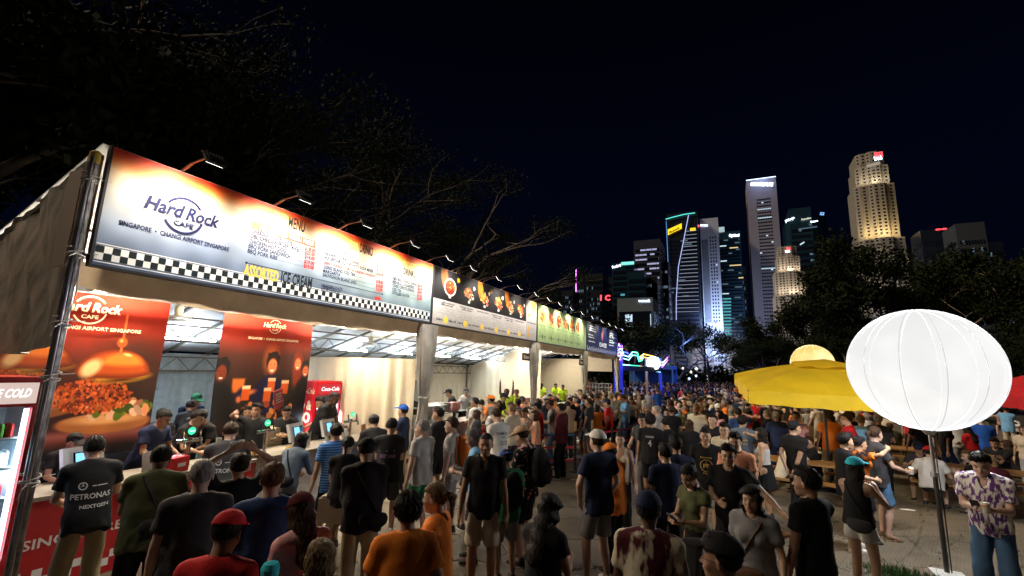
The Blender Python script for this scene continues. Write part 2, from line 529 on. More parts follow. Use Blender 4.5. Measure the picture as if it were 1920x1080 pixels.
# ---------------------------------------------------------------- poses: wrists, ankles and spine in metres, facing +y
D = dict
POSES = {
 'stand':   D(wr=[(-0.27, 0.04, 0.86), (0.27, 0.05, 0.86)], an=[(-0.11, 0.02), (0.12, -0.03)], lean=2),
 'stand2':  D(wr=[(-0.26, 0.02, 0.87), (0.20, 0.30, 1.10)], an=[(-0.13, 0.06), (0.11, -0.05)], lean=1, hy=12, shift=0.03, grip=(0, 1)),
 'phone':   D(wr=[(-0.07, 0.31, 1.16), (0.08, 0.31, 1.17)], an=[(-0.10, 0.0), (0.11, 0.03)], lean=4, hp=-22, grip=(1, 1)),
 'behind':  D(wr=[(-0.10, -0.19, 0.92), (0.06, -0.20, 0.90)], an=[(-0.13, 0.0), (0.13, 0.02)], lean=-2, hy=-25, pole=-1),
 'walk':    D(wr=[(-0.27, 0.20, 0.93), (0.27, -0.12, 0.90)], an=[(-0.08, -0.26, 0.10), (0.09, 0.26, 0.0)], lean=6),
 'pockets': D(wr=[(-0.20, 0.08, 0.93), (0.20, 0.08, 0.93)], an=[(-0.14, 0.03), (0.12, -0.03)], lean=0, elb=1.0),
 'onhead':  D(wr=[(-0.13, -0.03, 1.79), (0.13, -0.03, 1.79)], an=[(-0.12, 0.0), (0.12, 0.0)], lean=1, elb=2.0),
 'counter': D(wr=[(-0.16, 0.46, 1.02), (0.18, 0.48, 1.04)], an=[(-0.14, -0.02), (0.12, 0.03)], lean=24, hp=-12),
 'armsup':  D(wr=[(-0.22, 0.05, 1.95), (0.22, 0.06, 1.96)], an=[(-0.12, 0.0), (0.12, 0.0)], lean=0, hp=6),
 'oneup':   D(wr=[(-0.25, 0.08, 0.90), (0.25, 0.32, 1.58)], an=[(-0.12, 0.04), (0.13, -0.04)], lean=3, grip=(0, 1)),
 'cup':     D(wr=[(-0.29, 0.03, 0.86), (0.12, 0.32, 1.08)], an=[(-0.13, 0.03), (0.12, -0.04)], lean=0, hy=18, grip=(0, 1)),
 'drink':   D(wr=[(-0.05, 0.30, 1.22), (0.10, 0.24, 1.38)], an=[(-0.12, 0.02), (0.12, -0.02)], lean=1, hy=-8, grip=(1, 1)),
 'armout':  D(wr=[(-0.56, 0.26, 1.10), (0.10, 0.22, 1.12)], an=[(-0.15, 0.03), (0.14, -0.03)], lean=3, hy=4),
 'crossed': D(wr=[(0.10, 0.24, 1.14), (-0.10, 0.22, 1.18)], an=[(-0.13, 0.03), (0.14, -0.02)], lean=-2),
 'sit':     D(wr=[(-0.17, 0.42, 0.80), (0.17, 0.40, 0.80)], an=[(-0.17, 0.36), (0.17, 0.30)], pel=0.50, lean=17, hp=-8, sit=1),
 'sit2':    D(wr=[(-0.10, 0.30, 0.95), (0.16, 0.26, 1.02)], an=[(-0.16, 0.42), (0.16, 0.38)], pel=0.50, lean=6, hy=25, sit=1, grip=(0, 1)),
 'kid':     D(wr=[(-0.12, 0.28, 1.10), (0.14, 0.28, 1.10)], an=[(-0.10, 0.02), (0.11, -0.02)], lean=4, hp=-18, grip=(1, 1)),
}

def rotx(a): c, s = math.cos(a), math.sin(a); return np.array([[1, 0, 0], [0, c, -s], [0, s, c]])
def roty(a): c, s = math.cos(a), math.sin(a); return np.array([[c, 0, s], [0, 1, 0], [-s, 0, c]])
def rotz(a): c, s = math.cos(a), math.sin(a); return np.array([[c, -s, 0], [s, c, 0], [0, 0, 1]])

def ik(a, b, l1, l2, pole):
 a = np.array(a, float); b = np.array(b, float)
 d = b - a; L = np.linalg.norm(d); m = (l1 + l2) * 0.998
 if L > m: b = a + d / L * m; d = b - a; L = m
 n = d / L
 x = (l1 * l1 - l2 * l2 + L * L) / (2 * L)
 h = math.sqrt(max(l1 * l1 - x * x, 0))
 p = np.array(pole, float); p = p - n * (p @ n); p /= np.linalg.norm(p) + 1e-9
 return a + n * x + p * h, b

SKELS = {}
def skel(pose, fem, fat=0):
 key = (pose, fem, fat)
 if key in SKELS: return SKELS[key]
 p = POSES[pose]
 sh = p.get('shift', 0)
 pz = p.get('pel', 0.955)
 P0 = np.array((sh, -0.02 if not p.get('sit') else 0, pz))
 Rt = rotx(-math.radians(p.get('lean', 0)))
 S = {'P0': P0, 'Rt': Rt, 'pose': p, 'fem': fem, 'fat': fat}
 def T(x, y, z): return P0 + Rt @ np.array((x, y, z))
 S['T'] = T
 sw = 0.155 if fem else 0.178
 S['N'] = T(0, -0.015, 0.515)
 hr = rotz(math.radians(p.get('hy', 0))) @ rotx(math.radians(p.get('hp', 0)) - math.radians(p.get('lean', 0)) * 0.35)
 S['HR'] = hr
 S['H'] = T(0, 0.015, 0.565) + hr @ np.array((0, 0.012, 0.105))
 S['sho'] = [T(-sw, -0.01, 0.455), T(sw, -0.01, 0.455)]
 S['hip'] = [P0 + np.array((-0.088, 0, -0.035)), P0 + np.array((0.088, 0, -0.035))]
 S['el'] = []; S['wr'] = []; S['kn'] = []; S['an'] = []; S['fd'] = []
 for i, s in enumerate((-1, 1)):
  el_mode = p.get('elb', 0)
  pole = (s * 0.5, -0.9, -0.35)
  if el_mode == 1: pole = (s * 1.0, -0.5, 0)
  if el_mode == 2: pole = (s * 1.0, 0.25, 0.1)
  if p.get('pole') == -1: pole = (s * 1.0, -0.6, 0)
  if pose == 'armsup': pole = (s * 1.0, 0.4, 0)
  e, w = ik(S['sho'][i], p['wr'][i], 0.285, 0.255, pole)
  S['el'].append(e); S['wr'].append(w)
  a = p['an'][i]; az = (a[2] if len(a) > 2 else 0) + 0.085
  aa = np.array((a[0] + (sh * 0.3), a[1], az))
  k, aa = ik(S['hip'][i], aa, 0.428, 0.418, (s * 0.12, 1, 0.15 if p.get('sit') else 0))
  S['kn'].append(k); S['an'].append(aa)
  S['fd'].append(s * math.radians(-9))
 SKELS[key] = S
 return S

def torso_d(P, S, g, hemz, flare=0.0, bust=True):
 """torso solid grown by g; hemz is where the cloth ends below the pelvis centre"""
 Rt = S['Rt'].astype(np.float32); P0 = S['P0'].astype(np.float32)
 L = (P - P0) @ Rt
 fem = S['fem']; fat = S['fat']
 sx = 0.88 if fem else 1.0
 d = ell(L, (0, 0.0, 0.345), (0.161 * sx + g, 0.112 + g, 0.185 + g))
 wst = 0.128 if fem else 0.148
 d = smin(d, ell(L, (0, 0.0 + 0.02 * fat, 0.165), (wst + g + 0.035 * fat, 0.098 + g + 0.055 * fat, 0.15)), 0.06)
 d = smin(d, ell(L, (0, -0.008, 0.0), ((0.166 if fem else 0.160) + g, 0.112 + g, 0.14)), 0.06)
 if fem and bust:
  for s in (-1, 1): d = smin(d, ell(L, (s * 0.075, 0.085, 0.335), (0.062 + g * .5, 0.060 + g * .5, 0.062 + g * .5)), 0.03)
 for s in (0, 1):
  a = S['T'](0, -0.015, 0.485); b = S['sho'][s]
  d = smin(d, rcone(P, a, b, 0.058 + g, 0.052 + g), 0.05)
 return d, L

def body_mesh(pose, fem, fat=0):
 S = skel(pose, fem, fat)
 th = 1.0 if not fem else 0.93
 def fn(P):
  d, L = torso_d(P, S, 0.0, 0)
  d = smin(d, rcone(P, S['N'] - V3(0, 0, 0.03), S['H'] + S['HR'] @ np.array((0, -0.035, -0.07)), 0.056 * th, 0.051 * th), 0.035)
  for i in (0, 1):
   fat_ = 1 + 0.12 * fat
   d = smin(d, rcone(P, S['sho'][i], S['el'][i], 0.054 * th * fat_, 0.040 * th * fat_), 0.03)
   d = smin(d, rcone(P, S['el'][i], S['el'][i] * 0.6 + S['wr'][i] * 0.4, 0.040 * th * fat_, 0.039 * th * fat_), 0.008)
   d = smin(d, rcone(P, S['el'][i] * 0.6 + S['wr'][i] * 0.4, S['wr'][i], 0.039 * th * fat_, 0.027 * th), 0.008)
   leg = smin(rcone(P, S['hip'][i], S['kn'][i], 0.088 * fat_, 0.056), rcone(P, S['kn'][i], S['kn'][i] * .65 + S['an'][i] * .35, 0.054, 0.056), 0.012)
   leg = smin(leg, rcone(P, S['kn'][i] * .65 + S['an'][i] * .35, S['an'][i], 0.056, 0.036), 0.012)
   f = S['an'][i] + rotz(S['fd'][i]) @ np.array((0, 0.13, -0.045))
   leg = smin(leg, rcone(P, S['an'][i], f, 0.036, 0.026), 0.02)
   d = smin(d, leg, 0.02)
  return d
 J = np.array([*S['sho'], *S['el'], *S['wr'], *S['kn'], *S['an'], S['P0'], S['N'], S['H']])
 lo = J.min(0) - (0.2, 0.2, 0.10); hi = J.max(0) + (0.2, 0.2, 0.04)
 lo[2] = max(lo[2], -0.02)
 v, q = nets(fn, lo, hi, 0.0245)
 V = [v]; Q = [q]; M = [np.zeros(len(q), int)]
 n = len(v)
 hv, hq, hm = head_template(fem)
 V.append(hv @ S['HR'].T + S['H']); Q.append(hq + n); M.append(hm); n += len(hv)
 gr = S['pose'].get('grip', (0, 0))
 for i, s in enumerate((-1, 1)):
  tv, tq = hand_template(gr[i])
  tv = tv.copy(); tq = tq.copy()
  if s < 0: tv[:, 0] *= -1; tq = tq[:, ::-1]
  z = -(S['wr'][i] - S['el'][i]); z /= np.linalg.norm(z)
  # hanging arms: palm towards the thigh, thumb forward; bent arms: palm inwards and thumb up
  hang = S['wr'][i][2] < 0.98 and not S['pose'].get('sit')
  thumb = np.array((0, 1.0, 0.0)) if hang else np.array((-s * 0.35, 0.1, 1.0))
  if abs(thumb @ z) > 0.95: thumb = np.array((0, 1.0, 0.2))
  x = thumb - z * (thumb @ z); x /= np.linalg.norm(x)     # thumb side
  y = np.cross(z, x)
  Mx = np.stack((x * s, y * 1.0, z), 1) if s > 0 else np.stack((-x, -y, z), 1)
  # palm inwards
  Mx = np.stack((x if s > 0 else -x, -y if False else np.cross(z, x) * (1 if s > 0 else -1), z), 1)
  inward = np.array((-s, 0.0, 0.0)) if hang else np.array((-s, 0.3, 0))
  if (Mx[:, 1] @ inward) < 0:
   Mx[:, 1] *= -1; tq = tq[:, ::-1]
  V.append(tv @ Mx.T + S['wr'][i] - z * 0.005); Q.append(tq + n); M.append(np.zeros(len(tq), int)); n += len(tv)
 return np.concatenate(V), np.concatenate(Q), np.concatenate(M)

def top_mesh(pose, fem, fat, kind):
 S = skel(pose, fem, fat)
 loose = {'tee': 0.024, 'polo': 0.022, 'tank': 0.010, 'long': 0.026, 'crop': 0.014, 'strapless': 0.006, 'dress': 0.022, 'shirt': 0.028}[kind]
 hem = {'tee': -0.15, 'polo': -0.13, 'tank': -0.04, 'long': -0.13, 'crop': 0.07, 'strapless': 0.05, 'dress': -0.10, 'shirt': -0.12}[kind]
 if S['pose'].get('sit'): hem = max(hem, -0.07)
 sl = {'tee': 0.62, 'polo': 0.58, 'crop': 0.35, 'shirt': 0.70, 'dress': 0.45}.get(kind, 0)
 sd = sum(map(ord, pose + kind)) + fem
 def fn(P):
  d, L = torso_d(P, S, loose, 0)
  if hem < 0.0:
   w = (0.156 if fem else 0.166) + 0.028 * fat
   sk = rcone(L * V3(1, 1.42, 1), (0, -0.01 + 0.02 * fat, 0.30), (0, -0.01 + 0.02 * fat, hem), w, w + 0.020)
   d = smin(d, sk, 0.04)
  d = np.maximum(d, hem - L[:, 2])
  fold = 0.013 * noise3(L * V3(1.0, 1.0, 0.45), 34, sd) + 0.009 * noise3(L * V3(1.0, 1, 1.4), 58, sd + 3)
  low = np.clip(1.1 - (L[:, 2] / 0.45), 0.25, 1.2)
  d = d + fold * low * (0.4 if kind in ('tank', 'strapless', 'crop') else 1.25)
  if kind in ('tank', 'strapless'):
   top = 0.40 if kind == 'strapless' else 0.50
   if kind == 'strapless': d = np.maximum(d, L[:, 2] - top)
   else:
    d = np.maximum(d, np.abs(L[:, 0]) - (0.135 if not fem else 0.115) - np.clip(0.36 - L[:, 2], 0, 0.1))
    d = np.maximum(d, -ell(L, (0, 0.09, 0.50), (0.075, 0.12, 0.11)))
  else:
   if sl or kind == 'long':
    for i in (0, 1):
     a = S['sho'][i]; e = S['el'][i]; w_ = S['wr'][i]
     if kind == 'long':
      s1 = smin(rcone(P, a, e, 0.062, 0.055), rcone(P, e, w_, 0.056, 0.040), 0.015)
      n = (w_ - e); n = n / np.linalg.norm(n)
      s1 = np.maximum(s1, (P - w_.astype(np.float32)) @ n.astype(np.float32) + 0.015)
      s1 = s1 + 0.004 * noise3(P, 80, sd + 9)
     else:
      t = a + (e - a) * sl
      n = (e - a); n = n / np.linalg.norm(n)
      s1 = rcone(P, a, t, 0.060 * (1 + 0.1 * fat), 0.072 * (1 + 0.15 * fat))
      s1 = np.maximum(s1, (P - t.astype(np.float32)) @ n.astype(np.float32))
      s1 = s1 + 0.003 * noise3(P, 60, sd + 5)
     d = smin(d, s1, 0.028)
   neck = 0.068 if kind in ('tee', 'long', 'crop') else 0.064
   d = np.maximum(d, -ell(L, (0, 0.022, 0.560), (neck, neck + 0.012, 0.088)))
   if kind in ('polo', 'shirt'):
    d = np.maximum(d, -ell(L, (0, 0.12, 0.50), (0.035, 0.07, 0.09)))
    c = np.maximum(np.abs(ell(L, (0, 0.01, 0.525), (0.072, 0.082, 0.05))) - 0.006, np.maximum(0.495 - L[:, 2], L[:, 2] - 0.55))
    c = np.maximum(c, -ell(L, (0, 0.12, 0.50), (0.03, 0.07, 0.09)))
    d = smin(d, c, 0.004)
  return d
 J = np.array([*S['sho'], S['P0'], S['N']])
 if kind == 'long': J = np.concatenate((J, S['el'], S['wr']))
 elif sl: J = np.concatenate((J, [a + (e - a) * sl for a, e in zip(S['sho'], S['el'])]))
 lo = J.min(0) - (0.23, 0.23, 0.06); hi = J.max(0) + (0.23, 0.23, 0.10)
 lo[2] = min(lo[2], S['P0'][2] + hem - 0.06)
 return nets(fn, lo, hi, 0.0205)

def bottom_mesh(pose, fem, fat, kind):
 S = skel(pose, fem, fat)
 sit = S['pose'].get('sit')
 if sit and kind in ('skirt', 'longskirt'): kind = 'shorts'
 sd = sum(map(ord, pose + kind)) + fem
 def fn(P):
  L = P - S['P0'].astype(np.float32)
  if kind in ('skirt', 'longskirt'):
   zl = -0.36 if kind == 'skirt' else -0.84
   d = rcone(L * V3(1, 1.18, 1), (0, -0.01, 0.06), (0, 0.0, zl), 0.150, 0.225 if kind == 'skirt' else 0.25)
   d = np.maximum(np.maximum(d, zl - L[:, 2]), L[:, 2] - 0.11)
   th = np.arctan2(L[:, 0], L[:, 1])
   return d + 0.010 * np.sin(th * 13 + L[:, 2] * 6) * np.clip(-L[:, 2] * 3, 0, 1)
  d = ell(L, (0, -0.008, 0.0), ((0.166 if fem else 0.156) + 0.004 + 0.006 * fat, 0.116 + 0.008 * fat, 0.14))
  for i in (0, 1):
   h, k, a = S['hip'][i], S['kn'][i], S['an'][i]
   if kind == 'shorts' or kind == 'hot':
    t = 0.90 if kind == 'shorts' else 0.38
    e = h + (k - h) * t
    n = (k - h) / np.linalg.norm(k - h)
    s = rcone(P, h, e, 0.090 + 0.012 * fat, 0.092 if kind == 'shorts' else 0.104)
    s = np.maximum(s, (P - e.astype(np.float32)) @ n.astype(np.float32))
   else:
    g = {'trousers': 0.078, 'jeans': 0.088, 'leggings': 0.062}[kind]
    s = smin(rcone(P, h, k, 0.090 + 0.012 * fat, g), rcone(P, k, a + (0, 0, 0.0), g, g - 0.006 if kind != 'leggings' else 0.045), 0.02)
    s = np.maximum(s, (a[2] - 0.045) - P[:, 2])
    s = s + 0.005 * np.sin(P[:, 2] * 75 + P[:, 0] * 25 + P[:, 1] * 18) * np.clip(1.2 - np.abs(P[:, 2] - a[2]) * 5, 0, 1)
   d = smin(d, s, 0.018)
  d = np.maximum(d, L[:, 2] - 0.115)
  return d + 0.011 * noise3(P * V3(1.2, 1.2, 0.6), 42, sd)
 J = np.array([S['P0'], *S['hip'], *S['kn'], *S['an']])
 lo = J.min(0) - (0.16, 0.17, 0.06); hi = J.max(0) + (0.16, 0.17, 0.14)
 hi[2] = S['P0'][2] + 0.14
 if kind in ('skirt', 'longskirt'): lo[:2] -= 0.12; hi[:2] += 0.12
 if kind in ('shorts', 'skirt', 'hot'): lo[2] = S['P0'][2] - 0.48
 lo[2] = max(lo[2], 0.01)
 return nets(fn, lo, hi, 0.0215)

CACHE = {}
def get_mesh(part, *key):
 k = (part, RES[0]) + key
 if k not in CACHE:
  if part == 'body':
   v, q, m = body_mesh(*key); me = np_mesh('body', v, q, m)
  elif part == 'top':
   v, q = top_mesh(*key); me = np_mesh('top', v, q)
  else:
   v, q = bottom_mesh(*key); me = np_mesh('bottom', v, q)
  CACHE[k] = me
 return CACHE[k]

def fabric(col, kind='plain', col2=None, scale=30):
 key = 'cloth_%s_%02x%02x%02x' % (kind, *[int(c * 255) for c in col])
 if col2: key += '_%02x%02x%02x' % tuple(int(c * 255) for c in col2)
 if key in MATS: return MATS[key]
 m = mat(key, col, rough=0.88, spec=0.2, var=0.10, vscale=5, bump=0.35, bscale=60)
 if kind != 'plain':
  nt = m.node_tree; N = nt.nodes; L = nt.links
  b = N['Principled BSDF']
  tc = N.new('ShaderNodeTexCoord')
  rp = N.new('ShaderNodeValToRGB')
  if kind == 'floral' or kind == 'leaf':
   t = N.new('ShaderNodeTexVoronoi'); t.inputs['Scale'].default_value = scale; t.feature = 'F1'
   w = N.new('ShaderNodeTexNoise'); w.inputs['Scale'].default_value = 18
   mx = N.new('ShaderNodeMixRGB'); mx.blend_type = 'LINEAR_LIGHT'; mx.inputs[0].default_value = 0.04
   L.new(tc.outputs['Object'], w.inputs[0]); L.new(tc.outputs['Object'], mx.inputs[1]); L.new(w.outputs[1], mx.inputs[2])
   L.new(mx.outputs[0], t.inputs[0]); L.new(t.outputs['Distance'], rp.inputs[0])
   rp.color_ramp.interpolation = 'CONSTANT' if kind == 'floral' else 'LINEAR'
   rp.color_ramp.elements[0].position = 0; rp.color_ramp.elements[0].color = (*col2, 1)
   rp.color_ramp.elements[1].position = 0.36 if kind == 'floral' else 0.5; rp.color_ramp.elements[1].color = (*col, 1)
  elif kind == 'splash':
   t = N.new('ShaderNodeTexNoise'); t.inputs['Scale'].default_value = scale; t.inputs['Detail'].default_value = 3
   mp = N.new('ShaderNodeMapping'); mp.inputs['Scale'].default_value = (1, 1, 0.35)
   L.new(tc.outputs['Object'], mp.inputs[0]); L.new(mp.outputs[0], t.inputs[0]); L.new(t.outputs[0], rp.inputs[0])
   rp.color_ramp.elements[0].position = 0.46; rp.color_ramp.elements[0].color = (*col, 1)
   rp.color_ramp.elements[1].position = 0.54; rp.color_ramp.elements[1].color = (*col2, 1)
  elif kind == 'stripe':
   t = N.new('ShaderNodeTexWave'); t.inputs['Scale'].default_value = 9; t.bands_direction = 'Z'
   L.new(tc.outputs['Object'], t.inputs[0]); L.new(t.outputs[0], rp.inputs[0])
   rp.color_ramp.elements[0].position = 0.48; rp.color_ramp.elements[0].color = (*col, 1)
   rp.color_ramp.elements[1].position = 0.52; rp.color_ramp.elements[1].color = (*col2, 1)
  L.new(rp.outputs[0], b.inputs['Base Color'])
 return m

SKINS = {'pale': (0.52, 0.33, 0.25), 'asian': (0.46, 0.28, 0.18), 'tan': (0.34, 0.185, 0.115), 'brown': (0.16, 0.08, 0.048), 'dark': (0.07, 0.036, 0.024)}
def skin(n): return mat('skin_' + n, SKINS[n], rough=0.48, spec=0.4, var=0.07, vscale=9, bump=0.1, bscale=120)
HAIRC = {'black': (0.012, 0.010, 0.009), 'brown': (0.045, 0.025, 0.014), 'ginger': (0.11, 0.055, 0.028), 'grey': (0.26, 0.25, 0.24), 'blond': (0.33, 0.21, 0.09), 'dkblond': (0.17, 0.11, 0.055)}
def hairmat(n): return mat('hair_' + n, HAIRC[n], rough=0.62, spec=0.18, var=0.35, vscale=26, bump=0.8, bscale=70, stretch=(3, 3, 0.5))
def shoe_mats(c): return [mat('shoe_%02x%02x%02x' % tuple(int(x * 255) for x in c), c, rough=0.6, bump=0.1), mat('shoe_sole', (0.62, 0.60, 0.56), rough=0.7)]

C = {'black': (0.012, 0.012, 0.014), 'navy': (0.014, 0.022, 0.060), 'white': (0.72, 0.70, 0.67), 'grey': (0.22, 0.22, 0.23), 'ltgrey': (0.42, 0.41, 0.40),
     'olive': (0.085, 0.092, 0.040), 'khaki': (0.34, 0.27, 0.17), 'beige': (0.48, 0.40, 0.30), 'orange': (0.80, 0.22, 0.03), 'red': (0.50, 0.018, 0.022),
     'maroon': (0.085, 0.015, 0.022), 'blue': (0.02, 0.09, 0.42), 'skyblue': (0.16, 0.36, 0.60), 'neon': (0.50, 0.75, 0.04), 'pink': (0.62, 0.33, 0.34),
     'green': (0.02, 0.16, 0.07), 'denim': (0.07, 0.145, 0.27), 'peach': (0.72, 0.32, 0.20), 'tan': (0.42, 0.28, 0.18), 'turq': (0.04, 0.52, 0.66),
     'brown': (0.12, 0.06, 0.03), 'charcoal': (0.045, 0.045, 0.05), 'yellow': (0.75, 0.50, 0.04), 'purple': (0.12, 0.04, 0.20), 'cream': (0.62, 0.55, 0.42),
     'dkblue': (0.02, 0.045, 0.13), 'slate': (0.10, 0.13, 0.17)}
def cm(c):
 if isinstance(c, str): return fabric(C[c])
 return fabric(C[c[0]], c[1], C[c[2]], *(c[3:]))

def slot(o, i, m):
 o.material_slots[i].link = 'OBJECT'
 o.material_slots[i].material = m

def person(x, y, yaw, label, pose='stand', fem=0, fat=0, h=1.75, top='tee', tc='black', bot='shorts', bc='black', hair='short', hc='black',
           sk='asian', cap=None, capc='black', capback=0, shoe='black', glasses=False, z=0.0, group='visitors', shoekind='sneaker', extra=None, socks=None):
 p = thing('person', label, 'person', (x, y, z), yaw, group)
 s = h / 1.75 * (0.985 if fem else 1.0)
 p.scale = (s, s, s)
 S = skel(pose, fem, fat)
 dk = mat('eye_brow', (0.02, 0.013, 0.010), rough=0.3)
 lip = mat('lip', (0.36, 0.13, 0.11), rough=0.4)
 me = get_mesh('body', pose, fem, fat)
 if not me.materials:
  for m in (skin('asian'), dk, lip): me.materials.append(m)
 b = mesh_obj('body', me, p); slot(b, 0, skin(sk))
 nm = {'tee': 't_shirt', 'polo': 'polo_shirt', 'tank': 'tank_top', 'long': 'long_sleeved_shirt', 'crop': 'cropped_top', 'strapless': 'strapless_top', 'dress': 'dress_top', 'shirt': 'shirt'}[top]
 me = get_mesh('top', pose, fem, fat, top)
 if not me.materials: me.materials.append(cm('black'))
 t = mesh_obj(nm, me, p); slot(t, 0, cm(tc))
 nm = {'hot': 'shorts', 'longskirt': 'skirt'}.get(bot, bot)
 me = get_mesh('bottom', pose, fem, fat, bot)
 if not me.materials: me.materials.append(cm('black'))
 bo = mesh_obj(nm, me, p); slot(bo, 0, cm(bc))
 me = shoe_mesh(shoekind)
 if not me.materials:
  for m in shoe_mats(C['black']): me.materials.append(m)
 for i in (0, 1):
  o = mesh_obj('shoe', me, p)
  o.location = S['an'][i] - V3(0, 0, 0.085); o.rotation_euler = (0, 0, S['fd'][i])
  slot(o, 0, shoe_mats(C[shoe])[0])
 HM = Matrix([list(r) for r in S['HR']]).to_4x4(); HM.translation = S['H']
 if hair != 'bald':
  me = hair_mesh(hair)
  if not me.materials: me.materials.append(hairmat('black'))
  o = mesh_obj('hair', me, p); slot(o, 0, hairmat(hc)); o.matrix_local = HM
 if cap:
  me = cap_mesh(cap)
  if not me.materials: me.materials.append(cm('black'))
  o = mesh_obj('baseball_cap' if cap == 'cap' else 'hat', me, p); slot(o, 0, cm(capc))
  K = HM.copy()
  if capback: K = HM @ Matrix.Rotation(math.pi, 4, 'Z')
  o.matrix_local = K @ Matrix.Translation((0, 0, 0.002)) @ Matrix.Rotation(math.radians(8), 4, 'X') @ Matrix.Scale(1.10, 4)
 if glasses:
  me = glasses_mesh()
  if not me.materials: me.materials.append(mat('glasses_frame', (0.02, 0.02, 0.02), rough=0.25))
  o = mesh_obj('glasses', me, p); o.matrix_local = HM
 return p, S, t

def hand_point(p, S, i, off=(0, 0, 0)):
 """where hand i of a person is, in the world"""
 z = S['wr'][i] - S['el'][i]; z = z / np.linalg.norm(z)
 q = S['wr'][i] + z * 0.075 + np.array(off)
 M = Matrix.LocRotScale(p.location, p.rotation_euler, p.scale)
 return M @ Vector(q)

JOINED = {}
def joined_person(x, y, yaw, label, pose, fem, fat, h, top, tc, bot, bc, hair, hc, sk, shoe, cap=None, capc='black', group='crowd', z=0.0):
 """a far visitor: the same figure as one mesh with one material slot for each garment"""
 key = (pose, fem, fat, top, bot, hair, cap)
 if key not in JOINED:
  RES[0] = 1.55
  S = skel(pose, fem, fat)
  parts = [(get_mesh('body', pose, fem, fat), None, 0), (get_mesh('top', pose, fem, fat, top), None, 3), (get_mesh('bottom', pose, fem, fat, bot), None, 4)]
  HM = Matrix([list(r) for r in S['HR']]).to_4x4(); HM.translation = S['H']
  for i in (0, 1):
   parts.append((shoe_mesh(), Matrix.Translation(Vector((S['an'][i] - V3(0, 0, 0.085)).tolist())) @ Matrix.Rotation(S['fd'][i], 4, 'Z'), 5))
  if hair != 'bald': parts.append((hair_mesh(hair), HM, 6))
  if cap: parts.append((cap_mesh(cap), HM @ Matrix.Scale(1.10, 4), 7))
  V = []; Q = []; M = []; n = 0
  for me, T, mi in parts:
   v = np.empty(len(me.vertices) * 3, np.float32); me.vertices.foreach_get('co', v); v = v.reshape(-1, 3)
   q = np.empty(len(me.loops), np.int32); me.loops.foreach_get('vertex_index', q); q = q.reshape(-1, 4)
   m = np.zeros(len(q), np.int32); me.polygons.foreach_get('material_index', m)
   if T is not None:
    A = np.array(T); v = v @ A[:3, :3].T + A[:3, 3]
   V.append(v); Q.append(q + n); n += len(v)
   M.append(m if mi == 0 else np.full(len(q), mi))
  me = np_mesh('visitor', np.concatenate(V), np.concatenate(Q), np.concatenate(M))
  for m in (skin('asian'), mat('eye_brow'), mat('lip'), cm('black'), cm('black'), shoe_mats(C['black'])[0], hairmat('black'), cm('black')): me.materials.append(m)
  JOINED[key] = me; RES[0] = 1.0
 o = mesh_obj('person', JOINED[key])
 o.location = (x, y, z); o.rotation_euler = (0, 0, yaw)
 s = h / 1.75; o.scale = (s, s, s)
 for i, m in ((0, skin(sk)), (3, cm(tc)), (4, cm(bc)), (5, shoe_mats(C[shoe])[0]), (6, hairmat(hc)), (7, cm(capc))): slot(o, i, m)
 return tag(o, label, 'person', group)

